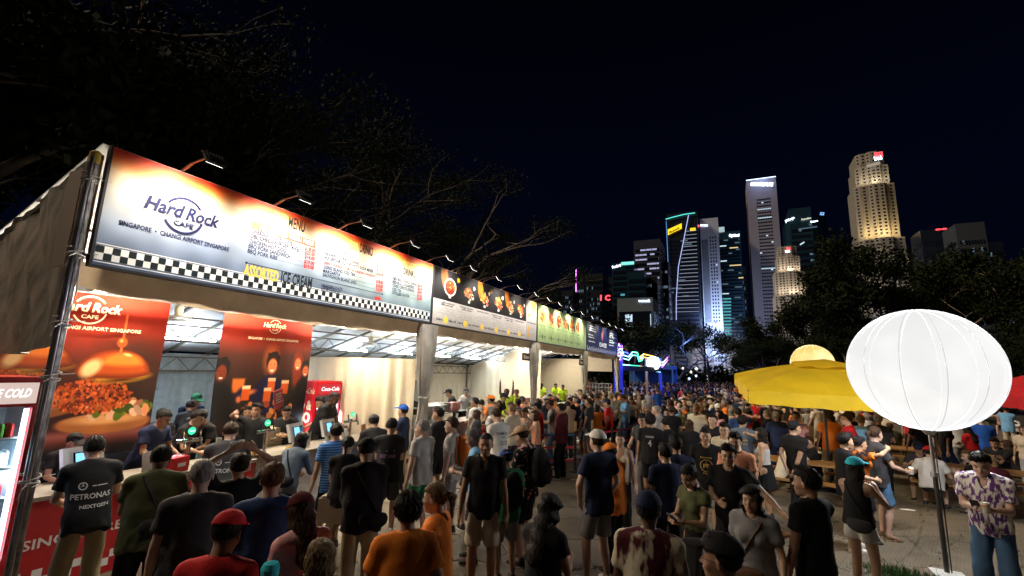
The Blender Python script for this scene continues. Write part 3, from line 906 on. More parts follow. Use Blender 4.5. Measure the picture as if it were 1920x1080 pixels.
# ================================================================== PRINTS: pictures painted in numpy for posters and menu boards
class Paint:
 def __init__(s, w, h, col):
  s.w, s.h = w, h
  s.a = np.ones((h, w, 3), np.float32) * np.array(col, np.float32)
  y, x = np.mgrid[0:h, 0:w]
  s.x = (x + 0.5) / w * (w / h); s.y = 1 - (y + 0.5) / h      # units of the picture height, y up
 def mix(s, m, col):
  m = np.clip(m, 0, 1)[..., None]; s.a = s.a * (1 - m) + np.asarray(col, np.float32) * m
 def ell(s, cx, cy, rx, ry, col, soft=0.02, rot=0, a=1.0):
  R = max(rx, ry); x0 = max(0, int((cx - R) * s.h)); x1 = min(s.w, int((cx + R) * s.h) + 2); y0 = max(0, int((1 - cy - R) * s.h)); y1 = min(s.h, int((1 - cy + R) * s.h) + 2)
  if x0 >= x1 or y0 >= y1: return
  c, n = math.cos(rot), math.sin(rot); dx = s.x[y0:y1, x0:x1] - cx; dy = s.y[y0:y1, x0:x1] - cy
  u = (dx * c + dy * n) / rx; v = (-dx * n + dy * c) / ry
  m = (a * np.clip((1 - np.sqrt(u * u + v * v)) / max(soft / min(rx, ry), 1e-4), 0, 1))[..., None]
  s.a[y0:y1, x0:x1] = s.a[y0:y1, x0:x1] * (1 - m) + np.asarray(col, np.float32) * m
 def dome(s, cx, cy, rx, ry, col, soft=.012, a=1.0):
  d = 1 - np.sqrt(((s.x - cx) / rx) ** 2 + ((s.y - cy) / ry) ** 2); s.mix(a * np.clip(np.minimum(d * ry, s.y - cy + .25 * ry * np.sqrt(np.clip(1 - ((s.x - cx) / rx) ** 2, 0, 1)) - .1 * ry) / soft, 0, 1), col)
 def rect(s, x0, y0, x1, y1, col, soft=0.004, a=1.0):
  d = np.minimum(np.minimum(s.x - x0, x1 - s.x), np.minimum(s.y - y0, y1 - s.y))
  s.mix(a * np.clip(d / soft + 0.5, 0, 1), col)
 def blobs(s, cx, cy, rx, ry, cols, n, r, seed=0, squash=1.0, soft=0.006):
  g = np.random.default_rng(seed)
  for _ in range(n):
   t = g.uniform(0, 2 * math.pi); q = math.sqrt(g.uniform(0, 1))
   c = np.array(cols[g.integers(len(cols))]) * g.uniform(0.75, 1.2)
   s.ell(cx + rx * q * math.cos(t), cy + ry * q * math.sin(t), r * g.uniform(.6, 1.3), r * squash * g.uniform(.6, 1.3), c, soft, g.uniform(0, 3))
 def noise(s, amt, sc, seed=0):
  g = np.random.default_rng(seed); o = 0
  for i in range(6):
   a = g.uniform(0, 6.28); k = sc * g.uniform(.6, 2.2)
   o = o + np.sin((s.x * math.cos(a) + s.y * math.sin(a)) * k + 1.7 * np.sin((s.y * math.cos(a) - s.x * math.sin(a)) * k * .6 + g.uniform(0, 6)))
  s.a = s.a * (1 + amt * o[..., None] / 3)
 def image(s, name):
  im = bpy.data.images.new(name, s.w, s.h)
  lin = np.clip(s.a, 0, 1)
  px = np.ones((s.h, s.w, 4), np.float32); px[..., :3] = lin[::-1]
  im.pixels.foreach_set(px.ravel()); im.update(); im.pack()
  return im

def let_through(m, w=0.4):
 nt = m.node_tree; b = nt.nodes['Principled BSDF']; o = nt.nodes['Material Output']
 t = nt.nodes.new('ShaderNodeBsdfTranslucent'); x = nt.nodes.new('ShaderNodeMixShader'); x.inputs[0].default_value = w
 if b.inputs['Base Color'].links: nt.links.new(b.inputs['Base Color'].links[0].from_socket, t.inputs[0])
 else: t.inputs[0].default_value = b.inputs['Base Color'].default_value
 nt.links.new(b.outputs[0], x.inputs[1]); nt.links.new(t.outputs[0], x.inputs[2]); nt.links.new(x.outputs[0], o.inputs[0])
 return m
def print_mat(name, im, rough=0.55, bump=0.0):
 m = bpy.data.materials.new(name); m.use_nodes = True
 nt = m.node_tree; b = nt.nodes['Principled BSDF']
 t = nt.nodes.new('ShaderNodeTexImage'); t.image = im; t.extension = 'EXTEND'
 nt.links.new(t.outputs[0], b.inputs['Base Color'])
 b.inputs['Roughness'].default_value = rough; b.inputs['Specular IOR Level'].default_value = 0.25
 return m

def panel_x(name, x, y0, y1, z0, z1, m, parent, ny=1, nz=1, wav=None):
 """a sheet facing +x with uv from (y0,z0) to (y1,z1)"""
 vs = []; fs = []; uv = []
 for j in range(nz + 1):
  for i in range(ny + 1):
   u = i / ny; v = j / nz
   vs.append((x + (wav(u, v) if wav else 0), y0 + (y1 - y0) * u, z0 + (z1 - z0) * v)); uv.append((u, v))
 for j in range(nz):
  for i in range(ny):
   a = j * (ny + 1) + i; fs.append((a, a + 1, a + ny + 2, a + ny + 1))
 me = bpy.data.meshes.new(name); me.from_pydata(vs, [], fs)
 ul = me.uv_layers.new(name='uv')
 for l in me.loops: ul.data[l.index].uv = uv[l.vertex_index]
 me.polygons.foreach_set('use_smooth', [True] * len(fs))
 me.materials.append(m)
 return mesh_obj(name, me, parent)

# ------------------------------------------------------------------ lettering
_fc = {}
def text_data(s, res=2, off=0.0, outline=0.0):
 k = (s, res, off, outline)
 if k not in _fc:
  c = bpy.data.curves.new('t', 'FONT'); c.body = s; c.resolution_u = res; c.offset = off
  if outline:
   c.fill_mode = 'NONE'; c.bevel_depth = outline; c.bevel_resolution = 0
  o = bpy.data.objects.new('t', c); COL.objects.link(o)
  bpy.context.view_layer.update()
  me = o.to_mesh()
  v = np.empty(len(me.vertices) * 3, np.float32); me.vertices.foreach_get('co', v); v = v.reshape(-1, 3)
  f = [tuple(p.vertices) for p in me.polygons]
  o.to_mesh_clear(); bpy.data.objects.remove(o); bpy.data.curves.remove(c)
  _fc[k] = (v, f)
 return _fc[k]

def put_text(mb, s, p0, p1, hm, nrm=(1, 0, 0), mi=0, off=0.012, shear=0.0, outline=0.0, mirror=False):
 """letters from baseline point p0 to p1 with capital height hm, added to a mesh builder"""
 v, f = text_data(s, 2, off, outline)
 if not len(v): return
 p0 = np.array(p0, float); p1 = np.array(p1, float)
 u = p1 - p0; W = np.linalg.norm(u); u /= W
 n = np.array(nrm, float); up = np.cross(n, u); up /= np.linalg.norm(up)
 x = (v[:, 0] - v[:, 0].min()); x = x / x.max() * W
 z = v[:, 1] * hm / 0.69
 x = x + z * shear
 pts = p0 + x[:, None] * u + z[:, None] * up + (v[:, 2] * 0.3)[:, None] * n
 mb.add(pts.tolist(), f, mi)

INK = mat('ink_navy', (0.012, 0.014, 0.06), rough=0.7, spec=0.2)
INKB = mat('ink_black', (0.010, 0.016, 0.020), rough=0.7, spec=0.2)
INKR = mat('ink_red', (0.75, 0.03, 0.02), rough=0.7, spec=0.2)
INKY = mat('ink_yellow', (0.85, 0.55, 0.08), rough=0.7, spec=0.2)
INKW = mat('ink_white', (0.85, 0.84, 0.80), rough=0.7, spec=0.2)
INKC = mat('ink_cream', (0.80, 0.66, 0.42), rough=0.7, spec=0.2)
INKG = mat('ink_grey', (0.20, 0.20, 0.21), rough=0.7, spec=0.2)
METAL = mat('galvanised_steel', (0.42, 0.42, 0.42), rough=0.35, metal=0.9, var=0.25, vscale=6)
DARKM = mat('dark_metal', (0.03, 0.03, 0.035), rough=0.45, metal=0.4)
RED = mat('fridge_red', (0.50, 0.008, 0.014), rough=0.32, var=0.05)

# ================================================================== GROUND with laid stone slabs
b = MB(); b.quad((-400, -60, -0.02), (400, -60, -0.02), (400, 1200, -0.02), (-400, 1200, -0.02))
ground = b.build('ground', mat('ground_earth', (0.030, 0.027, 0.022), rough=0.95, var=0.35, vscale=1.2, bump=0.5, bscale=9))
tag(ground, kind='structure')

def slab_mat():
 m = bpy.data.materials.new('stone_slab'); m.use_nodes = True
 nt = m.node_tree; N = nt.nodes; L = nt.links; bs = N['Principled BSDF']
 tc = N.new('ShaderNodeTexCoord'); oi = N.new('ShaderNodeObjectInfo')
 nz = N.new('ShaderNodeTexNoise'); nz.inputs['Scale'].default_value = 1.7; nz.inputs['Detail'].default_value = 8; nz.inputs['Roughness'].default_value = 0.65
 L.new(tc.outputs['Object'], nz.inputs[0])
 rp = N.new('ShaderNodeValToRGB'); L.new(nz.outputs[0], rp.inputs[0])
 rp.color_ramp.elements[0].position = 0.3; rp.color_ramp.elements[0].color = (0.13, 0.108, 0.078, 1)
 rp.color_ramp.elements[1].position = 0.72; rp.color_ramp.elements[1].color = (0.22, 0.185, 0.135, 1)
 # ribs pressed into every slab
 mp = N.new('ShaderNodeMapping'); mp.inputs['Rotation'].default_value = (0, 0, 0.35)
 L.new(tc.outputs['Object'], mp.inputs[0])
 wv = N.new('ShaderNodeTexWave'); wv.inputs['Scale'].default_value = 7.5; wv.inputs['Distortion'].default_value = 1.6; wv.inputs['Detail'].default_value = 3
 wv.inputs['Detail Scale'].default_value = 1.4
 L.new(mp.outputs[0], wv.inputs[0])
 bp = N.new('ShaderNodeBump'); bp.inputs['Strength'].default_value = 0.35; bp.inputs['Distance'].default_value = 0.008
 L.new(wv.outputs[1], bp.inputs['Height'])
 n3 = N.new('ShaderNodeTexNoise'); n3.inputs['Scale'].default_value = 60; L.new(tc.outputs['Object'], n3.inputs[0])
 b2 = N.new('ShaderNodeBump'); b2.inputs['Strength'].default_value = 0.35; b2.inputs['Distance'].default_value = 0.004
 L.new(n3.outputs[0], b2.inputs['Height']); L.new(bp.outputs[0], b2.inputs['Normal']); L.new(b2.outputs[0], bs.inputs['Normal'])
 mx = N.new('ShaderNodeMixRGB'); mx.blend_type = 'MULTIPLY'; mx.inputs[0].default_value = 0.15
 L.new(rp.outputs[0], mx.inputs[1]); L.new(wv.outputs[0], mx.inputs[2]); L.new(mx.outputs[0], bs.inputs['Base Color'])
 bs.inputs['Roughness'].default_value = 0.62
 return m
SLAB = slab_mat()

def voronoi_slabs(x0, x1, y0, y1, s):
 g = np.random.default_rng(3)
 pts = []
 j = 0; y = y0 - 2 * s
 while y < y1 + 2 * s:
  x = x0 - 2 * s + (0.5 * s if j % 2 else 0)
  while x < x1 + 2 * s:
   pts.append((x + g.uniform(-.20, .20) * s, y + g.uniform(-.20, .20) * s)); x += s
  y += s * 0.86; j += 1
 pts = np.array(pts); out = []
 def jag(a, c):
  k = (round(min(a[0] + c[0], 9e9) * 50), round((a[1] + c[1]) * 50))
  r = random.Random(k[0] * 7919 + k[1])
  flip = (a[0], a[1]) > (c[0], c[1])
  A, C_ = (c, a) if flip else (a, c)
  L = math.dist(A, C_)
  if L < 0.2 * s: return []
  nx, ny = -(C_[1] - A[1]) / L, (C_[0] - A[0]) / L
  ps = []
  for t in (0.3, 0.5, 0.7):
   o = r.uniform(-.075, .075) * s
   ps.append((A[0] + (C_[0] - A[0]) * t + nx * o, A[1] + (C_[1] - A[1]) * t + ny * o))
  return ps[::-1] if flip else ps
 for p in pts:
  if not (x0 < p[0] < x1 and y0 < p[1] < y1): continue
  d = np.hypot(*(pts - p).T); nb = pts[(d > 0) & (d < 2.4 * s)]
  poly = [(p[0] - 2 * s, p[1] - 2 * s), (p[0] + 2 * s, p[1] - 2 * s), (p[0] + 2 * s, p[1] + 2 * s), (p[0] - 2 * s, p[1] + 2 * s)]
  for q in nb:
   m = (p + q) / 2; n = q - p; new = []
   for i in range(len(poly)):
    a, c = poly[i], poly[(i + 1) % len(poly)]
    da = (a[0] - m[0]) * n[0] + (a[1] - m[1]) * n[1]; dc = (c[0] - m[0]) * n[0] + (c[1] - m[1]) * n[1]
    if da <= 0: new.append(a)
    if (da < 0) != (dc < 0) and da != dc:
     t = da / (da - dc); new.append((a[0] + (c[0] - a[0]) * t, a[1] + (c[1] - a[1]) * t))
   poly = new
   if len(poly) < 3: break
  if len(poly) < 3: continue
  full = []
  for i in range(len(poly)):
   a, c = poly[i], poly[(i + 1) % len(poly)]
   full.append(a); full.extend(jag(a, c))
  out.append((p, full))
 return out

def slab_geo(mb, p, poly, h, gap=0.006):
 n = len(poly); vs = []
 ring = []
 for q in poly:
  dx, dy = p[0] - q[0], p[1] - q[1]; L = math.hypot(dx, dy) + 1e-6
  ring.append((q[0] + dx / L * gap, q[1] + dy / L * gap))
 inner = [(x + (p[0] - x) * 0.02, y + (p[1] - y) * 0.02) for x, y in ring]
 vs = [(x, y, -0.018) for x, y in ring] + [(x, y, h - 0.006) for x, y in ring] + [(x, y, h) for x, y in inner]
 fs = []
 for i in range(n):
  j = (i + 1) % n
  fs.append((i, j, n + j, n + i)); fs.append((n + i, n + j, 2 * n + j, 2 * n + i))
 fs.append(tuple(2 * n + i for i in range(n)))
 mb.add(vs, fs)

slabs = voronoi_slabs(-8.5, 14, 1, 36, 0.92)
slabs.sort(key=lambda t: math.hypot(t[0][0], t[0][1]) + (30 if (t[0][0] < -6.9) else 0) + (20 if t[0][1] < 2.0 else 0))
rest = MB()
for i, (p, poly) in enumerate(slabs):
 h = 0.004 + 0.010 * random.random()
 if i < 290:
  q = MB(); slab_geo(q, p, poly, h); q.build('paver', SLAB, ground)
 else:
  slab_geo(rest, p, poly, h)
o = rest.build('paving', SLAB, ground); tag(o, kind='stuff')

# ================================================================== MARQUEES of the food stalls
XF, XB, ZF, ZB = -6.0, -12.2, 4.75, 2.75
SL = (ZF - ZB) / (XF - XB)
def roof_z(x): return ZB + (x - XB) * SL
CANVAS = mat('marquee_canvas', (0.62, 0.60, 0.55), rough=0.7, var=0.10, vscale=1.4, bump=0.2, bscale=18)
CANVASIN = mat('roof_sheet', (0.66, 0.70, 0.72), rough=0.55, var=0.12, vscale=2.0, bump=0.3, bscale=10)
TRUSS = mat('painted_truss', (0.14, 0.13, 0.11), rough=0.5, metal=0.5)
BEIGE = mat('beige_valance', (0.55, 0.45, 0.32), rough=0.85, var=0.15, vscale=2.5, bump=0.4, bscale=12)
CREAM = mat('cream_drape', (0.68, 0.59, 0.43), rough=0.85, var=0.06, vscale=1.5, bump=0.15, bscale=40)
GREYD = mat('grey_drape', (0.50, 0.47, 0.41), rough=0.8, var=0.3, vscale=2.2, bump=0.3, bscale=20)
WHITED = mat('white_drape', (0.70, 0.68, 0.63), rough=0.85, var=0.05, vscale=2)
let_through(BEIGE, .55); let_through(CREAM, .25); let_through(WHITED, .4); let_through(GREYD, .25); let_through(CANVASIN, .2)
TUBE_W = emis('tube_warm', (1.0, 0.87, 0.68), 45.0)
TUBE_C = emis('tube_cool', (0.80, 0.93, 1.0), 45.0)
HOUS = mat('light_housing', (0.7, 0.7, 0.68), rough=0.5)

def pleated(name, pts, z0, z1, m, parent, amp=0.05, wl=0.35, top=None, seed=1, n_per=10, nz=8, gather=1.0):
 """a hanging curtain along a ground polyline, with vertical pleats that wander"""
 r = random.Random(seed)
 segs = []
 for a, c in zip(pts[:-1], pts[1:]):
  L = math.dist(a, c); n = max(2, int(L / wl * n_per)); segs += [(a[0] + (c[0] - a[0]) * i / n, a[1] + (c[1] - a[1]) * i / n, a, c) for i in range(n)]
 segs.append((pts[-1][0], pts[-1][1], pts[-2], pts[-1]))
 d = 0; vs = []; last = None; ph = r.uniform(0, 6)
 cols = len(segs)
 P = []
 for (x, y, a, c) in segs:
  if last: d += math.dist(last, (x, y))
  last = (x, y)
  L = math.dist(a, c); nx, ny = -(c[1] - a[1]) / L, (c[0] - a[0]) / L
  P.append((x, y, nx, ny, d))
 for j in range(nz + 1):
  v = j / nz
  for (x, y, nx, ny, d) in P:
   ztop = z1 if top is None else top(x, y)
   z = z0 + (ztop - z0) * v
   w = 2 * math.pi * d / wl
   o = amp * (0.55 * math.sin(w + ph + 0.8 * math.sin(w * .31 + v * 1.4)) + 0.45 * math.sin(w * 1.63 + 1.3 + 1.5 * v)) * (0.35 + 0.65 * (1 - v) ** 0.6)
   vs.append((x + nx * o, y + ny * o, z))
 fs = [(j * cols + i, j * cols + i + 1, (j + 1) * cols + i + 1, (j + 1) * cols + i) for j in range(nz) for i in range(cols - 1)]
 me = bpy.data.meshes.new(name); me.from_pydata(vs, [], fs); me.polygons.foreach_set('use_smooth', [True] * len(fs)); me.materials.append(m)
 return mesh_obj(name, me, parent)

def gathered(name, x, y, ztop, zknot, m, parent, wt=0.42, wk=0.10, wb=0.20, seed=1):
 """a door drape gathered round a post: wide at the top, tied at the knot"""
 n = 72; rows = 26; vs = []
 r = random.Random(seed); ph = [r.uniform(0, 6) for _ in range(4)]
 for j in range(rows + 1):
  t = j / rows; z = ztop * (1 - t) + 0.02 * t
  if z > zknot:
   k = (z - zknot) / (ztop - zknot); w = wk + (wt - wk) * k ** 0.8
  else:
   k = (zknot - z) / zknot; w = wk + (wb - wk) * min(1, k * 2.2)
  amp = 0.10 + 0.22 * (1 - min(1, abs(z - zknot)))
  for i in range(n):
   a = 2 * math.pi * i / n
   f = 1 + amp * (0.6 * math.sin(a * 7 + ph[0] + z * 0.8) + 0.4 * math.sin(a * 13 + ph[1] - z * 1.2) + 0.35 * math.sin(a * 4 + ph[2] + z * 2))
   vs.append((x + 0.13 * min(1, w / 0.25) * f * math.cos(a), y + w * f * math.sin(a), z))
 fs = [(j * n + i, j * n + (i + 1) % n, (j + 1) * n + (i + 1) % n, (j + 1) * n + i) for j in range(rows) for i in range(n)]
 me = bpy.data.meshes.new(name); me.from_pydata(vs, [], fs); me.polygons.foreach_set('use_smooth', [True] * len(fs)); me.materials.append(m)
 return mesh_obj(name, me, parent)

BAYS = [2.16, 8.22, 14.27, 20.12, 26.35]
LBL = ['large white canvas marquee over the burger stall, nearest in the row', 'white marquee over the stall with the stacked cartons, second in the row',
       'white marquee with cream walls behind the green menu board', 'white marquee with a scalloped edge at the neon gate end of the row']
marquees = []
for bi in range(4):
 y0, y1 = BAYS[bi], BAYS[bi + 1]
 t = thing('marquee', LBL[bi], 'marquee', (0, 0, 0), 0, 'marquees of the food stall row')
 marquees.append(t)
 b = MB(); nx, ny = 12, 6; vs = []
 for i in range(nx + 1):
  for j in range(ny + 1):
   x = XF + 0.05 + (XB - XF - 0.1) * i / nx; y = y0 + (y1 - y0) * j / ny
   vs.append((x, y, roof_z(x) + 0.06 - 0.05 * math.sin(math.pi * (j % 3) / 3 + 0.2) * math.sin(math.pi * i / nx)))
 k = len(vs); vs += [(x, y, z + 0.02) for x, y, z in vs]
 fs = []
 for i in range(nx):
  for j in range(ny):
   a = i * (ny + 1) + j; fs.append((a, a + 1, a + ny + 2, a + ny + 1)); fs.append((k + a, k + a + ny + 1, k + a + ny + 2, k + a + 1))
 b.add(vs, fs); b.build('roof', CANVASIN, t, smooth=True)
 n = 6
 for j in range(n + (1 if bi == 3 else 0)):
  y = y0 + (y1 - y0) * j / n + 0.03
  b = MB(); b.bar((XF, y, roof_z(XF) - 0.04), (XB, y, roof_z(XB) - 0.04), 0.045, 0.06)
  b.build('rafter', TRUSS, t)
 for x in (-7.4, -8.6, -9.8, -11.0):
  b = MB(); b.bar((x, y0 + 0.04, roof_z(x) - 0.10), (x, y1 - 0.01, roof_z(x) - 0.10), 0.035); b.build('purlin', TRUSS, t)
 # lattice girders across the bay
 for x in (-10.1, -12.05):
  b = MB(); zt = roof_z(x) - 0.15; zb = zt - 0.32
  b.bar((x, y0 + .05, zb), (x, y1 - .05, zb), 0.035); b.bar((x, y0 + .05, zt), (x, y1 - .05, zt), 0.03)
  m_ = 9
  for j in range(m_):
   ya = y0 + .05 + (y1 - y0 - .1) * j / m_; yc = y0 + .05 + (y1 - y0 - .1) * (j + 1) / m_
   b.bar((x, ya, zb), (x, (ya + yc) / 2, zt), 0.014); b.bar((x, (ya + yc) / 2, zt), (x, yc, zb), 0.014)
  b.build('lattice_girder', TRUSS, t)
 for y in ([y0 + 0.05] if bi < 3 else [y0 + 0.05, y1]):
  for x in (XF + 0.02, XB + 0.05):
   if bi == 0 and x > -7: continue
   b = MB(); b.box2((x - .04, y - .04, 0), (x + .04, y + .04, roof_z(x) - 0.1)); b.build('post', METAL, t)
 # the drooping valance under the sign boards
 vs = []; m_ = 60
 for j in range(m_ + 1):
  y = y0 + (y1 - y0) * j / m_; u = j / m_
  sag = 0.16 * math.sin(math.pi * u) ** 0.7
  if bi == 3: sag = 0.05 + 0.10 * abs(math.sin(u * math.pi))
  sc = 0.035 * abs(math.sin(u * math.pi * (14 if bi > 1 else 7)))
  top = 3.56; bot = 3.44 - (0.06 if bi else 0.10) - sag * 0.6 - sc
  fo = 0.02 * math.sin(u * 40) + 0.015 * math.sin(u * 91)
  vs += [(XF + 0.02, y, top), (XF - 0.02 + fo, y, (top + bot) / 2), (XF - 0.06 - fo, y, bot)]
 fs = []
 for j in range(m_):
  for k in (0, 1): fs.append((j * 3 + k, (j + 1) * 3 + k, (j + 1) * 3 + k + 1, j * 3 + k + 1))
 b = MB(); b.add(vs, fs); b.build('valance', BEIGE if bi < 2 else CREAM, t, smooth=True)
 # a white frill hanging just behind it
 vs = []
 for j in range(m_ + 1):
  y = y0 + .3 + (y1 - y0 - .3) * j / m_; u = j / m_
  bot = 3.34 - 0.05 * abs(math.sin(u * math.pi * 6)) - 0.06 * math.sin(math.pi * u)
  vs += [(XF - 0.14, y, 3.62), (XF - 0.22 - 0.03 * math.sin(u * 60), y, bot)]
 b = MB(); b.add(vs, [(j * 2, j * 2 + 2, j * 2 + 3, j * 2 + 1) for j in range(m_)]); b.build('frill', WHITED, t, smooth=True)
 b = MB(); b.box2((XF - 0.06, y0 + 0.01, 3.60), (XF - 0.01, y1 - 0.01, 3.66)); b.build('front_beam', TRUSS, t)
 wall_m = {0: mat('grey_blue_drape', (0.34, 0.41, 0.42), rough=0.8, var=0.1), 1: CREAM, 2: CREAM, 3: CREAM}[bi]
 pleated('back_curtain', [(-12.1, y0 + 0.1), (-12.1, y1 - 0.1)], 0.05, 2.74, wall_m, t, 0.06, 0.42, seed=bi)
 if bi == 0:
  pleated('partition_curtain', [(-11.95, 8.32), (-6.35, 8.32)], 0.03, 2.76, CREAM, t, 0.07, 0.52, seed=11)
 else:
  gm = {1: GREYD, 2: GREYD, 3: GREYD}[bi]
 ykn = y1
 gathered('door_drape', XF - 0.02, y1 + (0 if bi < 3 else 0.15), 3.5, 1.95, GREYD if bi < 3 else CREAM, t, 0.36, 0.10, 0.2, seed=20 + bi)
 b = MB(); b.tube([(XF + .11 * math.cos(a), y1 + (0 if bi < 3 else 0.15) + .14 * math.sin(a), 1.95 + .02 * math.sin(3 * a)) for a in [i * math.pi / 6 for i in range(13)]], 0.018, 6)
 b.build('tie', GREYD, t)
# stall 3 and 4: cream side walls towards the gate end
pleated('cross_curtain', [(-12.0, 20.3), (-8.2, 20.3)], 0.03, 2.76, CREAM, marquees[2], 0.03, 0.6, top=lambda x, y: min(roof_z(x) - .1, 3.6), seed=31)
_wall = mat('white_pvc_wall', (0.55, 0.49, 0.38), rough=0.6, var=0.05)
b = MB()
b.box2((-12.1, 26.28, 0.02), (-7.75, 26.33, 3.3)); b.box2((-7.75, 26.28, 2.62), (-6.25, 26.33, 3.5)); b.box2((-7.75, 26.28, 0.02), (-6.25, 26.33, 1.25))
b.build('end_wall', _wall, marquees[3])
b = MB()
for k in range(9): b.box2((-7.72 + k * .18, 26.20, 1.27), (-7.70 + k * .18, 26.22, 1.95))
for k in range(4): b.box2((-7.75, 26.20, 1.30 + k * .21), (-6.25, 26.22, 1.32 + k * .21))
b.build('wire_panel', METAL, marquees[3])
# near end of the row: grimy canvas wall, tied up above head height, and the front pole with guy ropes
wall_c = mat('grimy_canvas', (0.16, 0.135, 0.11), rough=0.5, var=0.55, vscale=3.2, bump=1.0, bscale=9, stretch=(2.2, 1, 0.4))
let_through(wall_c, .10)
nx, nz = 60, 22; vs = []
for i in range(nx + 1):
 for j in range(nz + 1):
  u = i / nx; v = j / nz; x = XF - 0.12 - 6.0 * u
  zt = roof_z(x) + 0.02; zb = 2.70 - 0.10 * math.sin(u * 9) - 0.9 * u * 0
  z = zb + (zt - zb) * v
  w = 0.05 * math.sin(x * 7 + z * 5) + 0.045 * math.sin(x * 19 + z * 12 + 1) + 0.03 * math.sin(x * 4 - z * 3)
  vs.append((x, 2.16 + w * (1 - v * 0.6) * min(1, u * 7), z))
b = MB(); b.add(vs, [(i * (nz + 1) + j, i * (nz + 1) + j + 1, (i + 1) * (nz + 1) + j + 1, (i + 1) * (nz + 1) + j) for i in range(nx) for j in range(nz)])
b.build('end_canvas', wall_c, marquees[0], smooth=True)
b = MB(); b.box2((XF - 0.34, 2.08, 3.50), (XF - 0.04, 2.10, 4.55)); b.box2((XF - 0.03, 2.09, 3.50), (XF - 0.01, 2.215, 4.70)); b.build('tan_strip', mat('tan_strip', (0.30, 0.22, 0.17), rough=0.8), marquees[0])

pole = thing('scaffold_pole', 'scuffed steel pole with rope ties at the near corner of the marquee row', 'pole', (XF + 0.03, 2.13, 0))
b = MB(); b.tube([(0, 0, 0), (0, 0, 2.4), (0, 0, 4.60)], 0.048, 14); b.build('pipe', mat('worn_pipe', (0.22, 0.21, 0.20), rough=0.38, metal=0.75, var=0.5, vscale=9), pole, smooth=False)
b = MB(); b.lathe([(0.050, 4.60), (0.050, 4.72), (0.03, 4.74)], n=14); b.build('cap', mat('yellow_cap', (0.70, 0.46, 0.05), rough=0.5), pole)
b = MB(); b.tube([(0.07, -0.03, 0.02), (0.065, -0.035, 2.2), (0.06, -0.04, 4.65)], 0.016, 8); b.build('thin_pipe', METAL, pole)
ROPE = mat('white_rope', (0.62, 0.60, 0.56), rough=0.9)
for z in (4.42, 3.62, 2.92, 2.40, 1.45):
 b = MB(); pts = []
 for k in range(26):
  a = k * 0.72; pts.append((0.02 + 0.075 * math.cos(a), -0.01 + 0.075 * math.sin(a), z + 0.004 * k - 0.05 + 0.02 * math.sin(a * .5)))
 b.tube(pts, 0.006, 5); b.tube([(0.09, -0.02, z), (0.13, -0.09, z - 0.05), (0.10, -0.10, z - 0.14)], 0.005, 5)
 b.tube([(0.03, 0.06, z + .02), (0.05, 0.16, z + 0.03)], 0.005, 5)
 b.build('rope_tie', ROPE, pole)
b = MB(); b.tube([(0.08, 0.02, 3.6), (0.10, 0.03, 3.2), (0.09, 0.0, 2.93)], 0.005, 5); b.tube([(0.08, -0.02, 3.6), (0.03, -0.05, 3.25), (0.05, 0.0, 2.93)], 0.005, 5); b.build('rope', ROPE, pole)

# ------------------------------------------------------------------ fluorescent tubes hung under the rafters
def tube_light(x, y0, y1, z, cool, label):
 t = thing('fluorescent_light', label, 'tube light', (x, (y0 + y1) / 2, z), 0, 'tube lights under the marquee roofs')
 L = y1 - y0
 b = MB(); b.box((0, 0, 0.035), (0.07, L + .06, 0.03)); b.box((0, -L / 2 - .015, 0.0), (0.04, 0.03, 0.07)); b.box((0, L / 2 + .015, 0.0), (0.04, 0.03, 0.07)); b.build('housing', HOUS, t)
 b = MB(); b.tube([(0, -L / 2, -0.01), (0, L / 2, -0.01)], 0.019, 8); b.build('tube', TUBE_C if cool else TUBE_W, t, smooth=True)
 ld = bpy.data.lights.new('tube_glow', 'AREA'); ld.shape = 'RECTANGLE'; ld.size = 0.10; ld.size_y = L
 ld.energy = (70 if cool else 130) * L * (1 if z < 3.54 and x > -9 else .75); ld.color = (0.78, 0.91, 1.0) if cool else (1.0, 0.85, 0.64)
 l2 = ld.copy(); l2.energy *= 1.5 if y0 < 8 else 1.0; lu = bpy.data.objects.new('tube_glow', l2); lu.location = (0, 0, -.28); lu.rotation_euler = (math.pi, 0, 0); lu.parent = t; COL.objects.link(lu)
 lo = bpy.data.objects.new('tube_glow', ld); lo.location = (0, 0, -0.035); lo.parent = t; lo.rotation_euler = (0, math.radians(-36), 0)
 b = MB(); b.tube([(0, -L * .3, .05), (0, -L * .3, max(.06, roof_z(x) - z - .08))], .005, 4); b.tube([(0, L * .3, .05), (0, L * .3, max(.06, roof_z(x) - z - .08))], .005, 4); b.build('hanging_wire', METAL, t); COL.objects.link(lo)
 return t
warm = [(3.14, 4.10), (4.96, 5.98), (7.12, 8.11), (10.95, 12.05), (13.45, 14.6), (16.2, 17.4), (18.7, 19.9), (21.3, 22.4), (23.9, 25.0)]
for i, (a, c) in enumerate(warm):
 tube_light(-9.22 if i > 2 else -8.03, a, c, 3.62 if i > 2 else 3.53 - .04 * i, False, 'warm white tube light under the roof, %s from the near end of the front row' % ['first', 'second', 'third', 'fourth', 'fifth', 'sixth', 'seventh', 'eighth', 'ninth'][i])
cool = [(3.0, 4.1), (5.54, 6.65), (8.0, 9.0), (10.5, 11.63), (12.9, 14.0), (15.4, 16.6), (18.0, 19.2), (20.3, 21.5)]
for i, (a, c) in enumerate(cool):
 tube_light(-10.9, a, c, 3.05, True, 'cool white tube light low under the rear roof, %s from the near end' % ['first', 'second', 'third', 'fourth', 'fifth', 'sixth', 'seventh', 'eighth'][i])

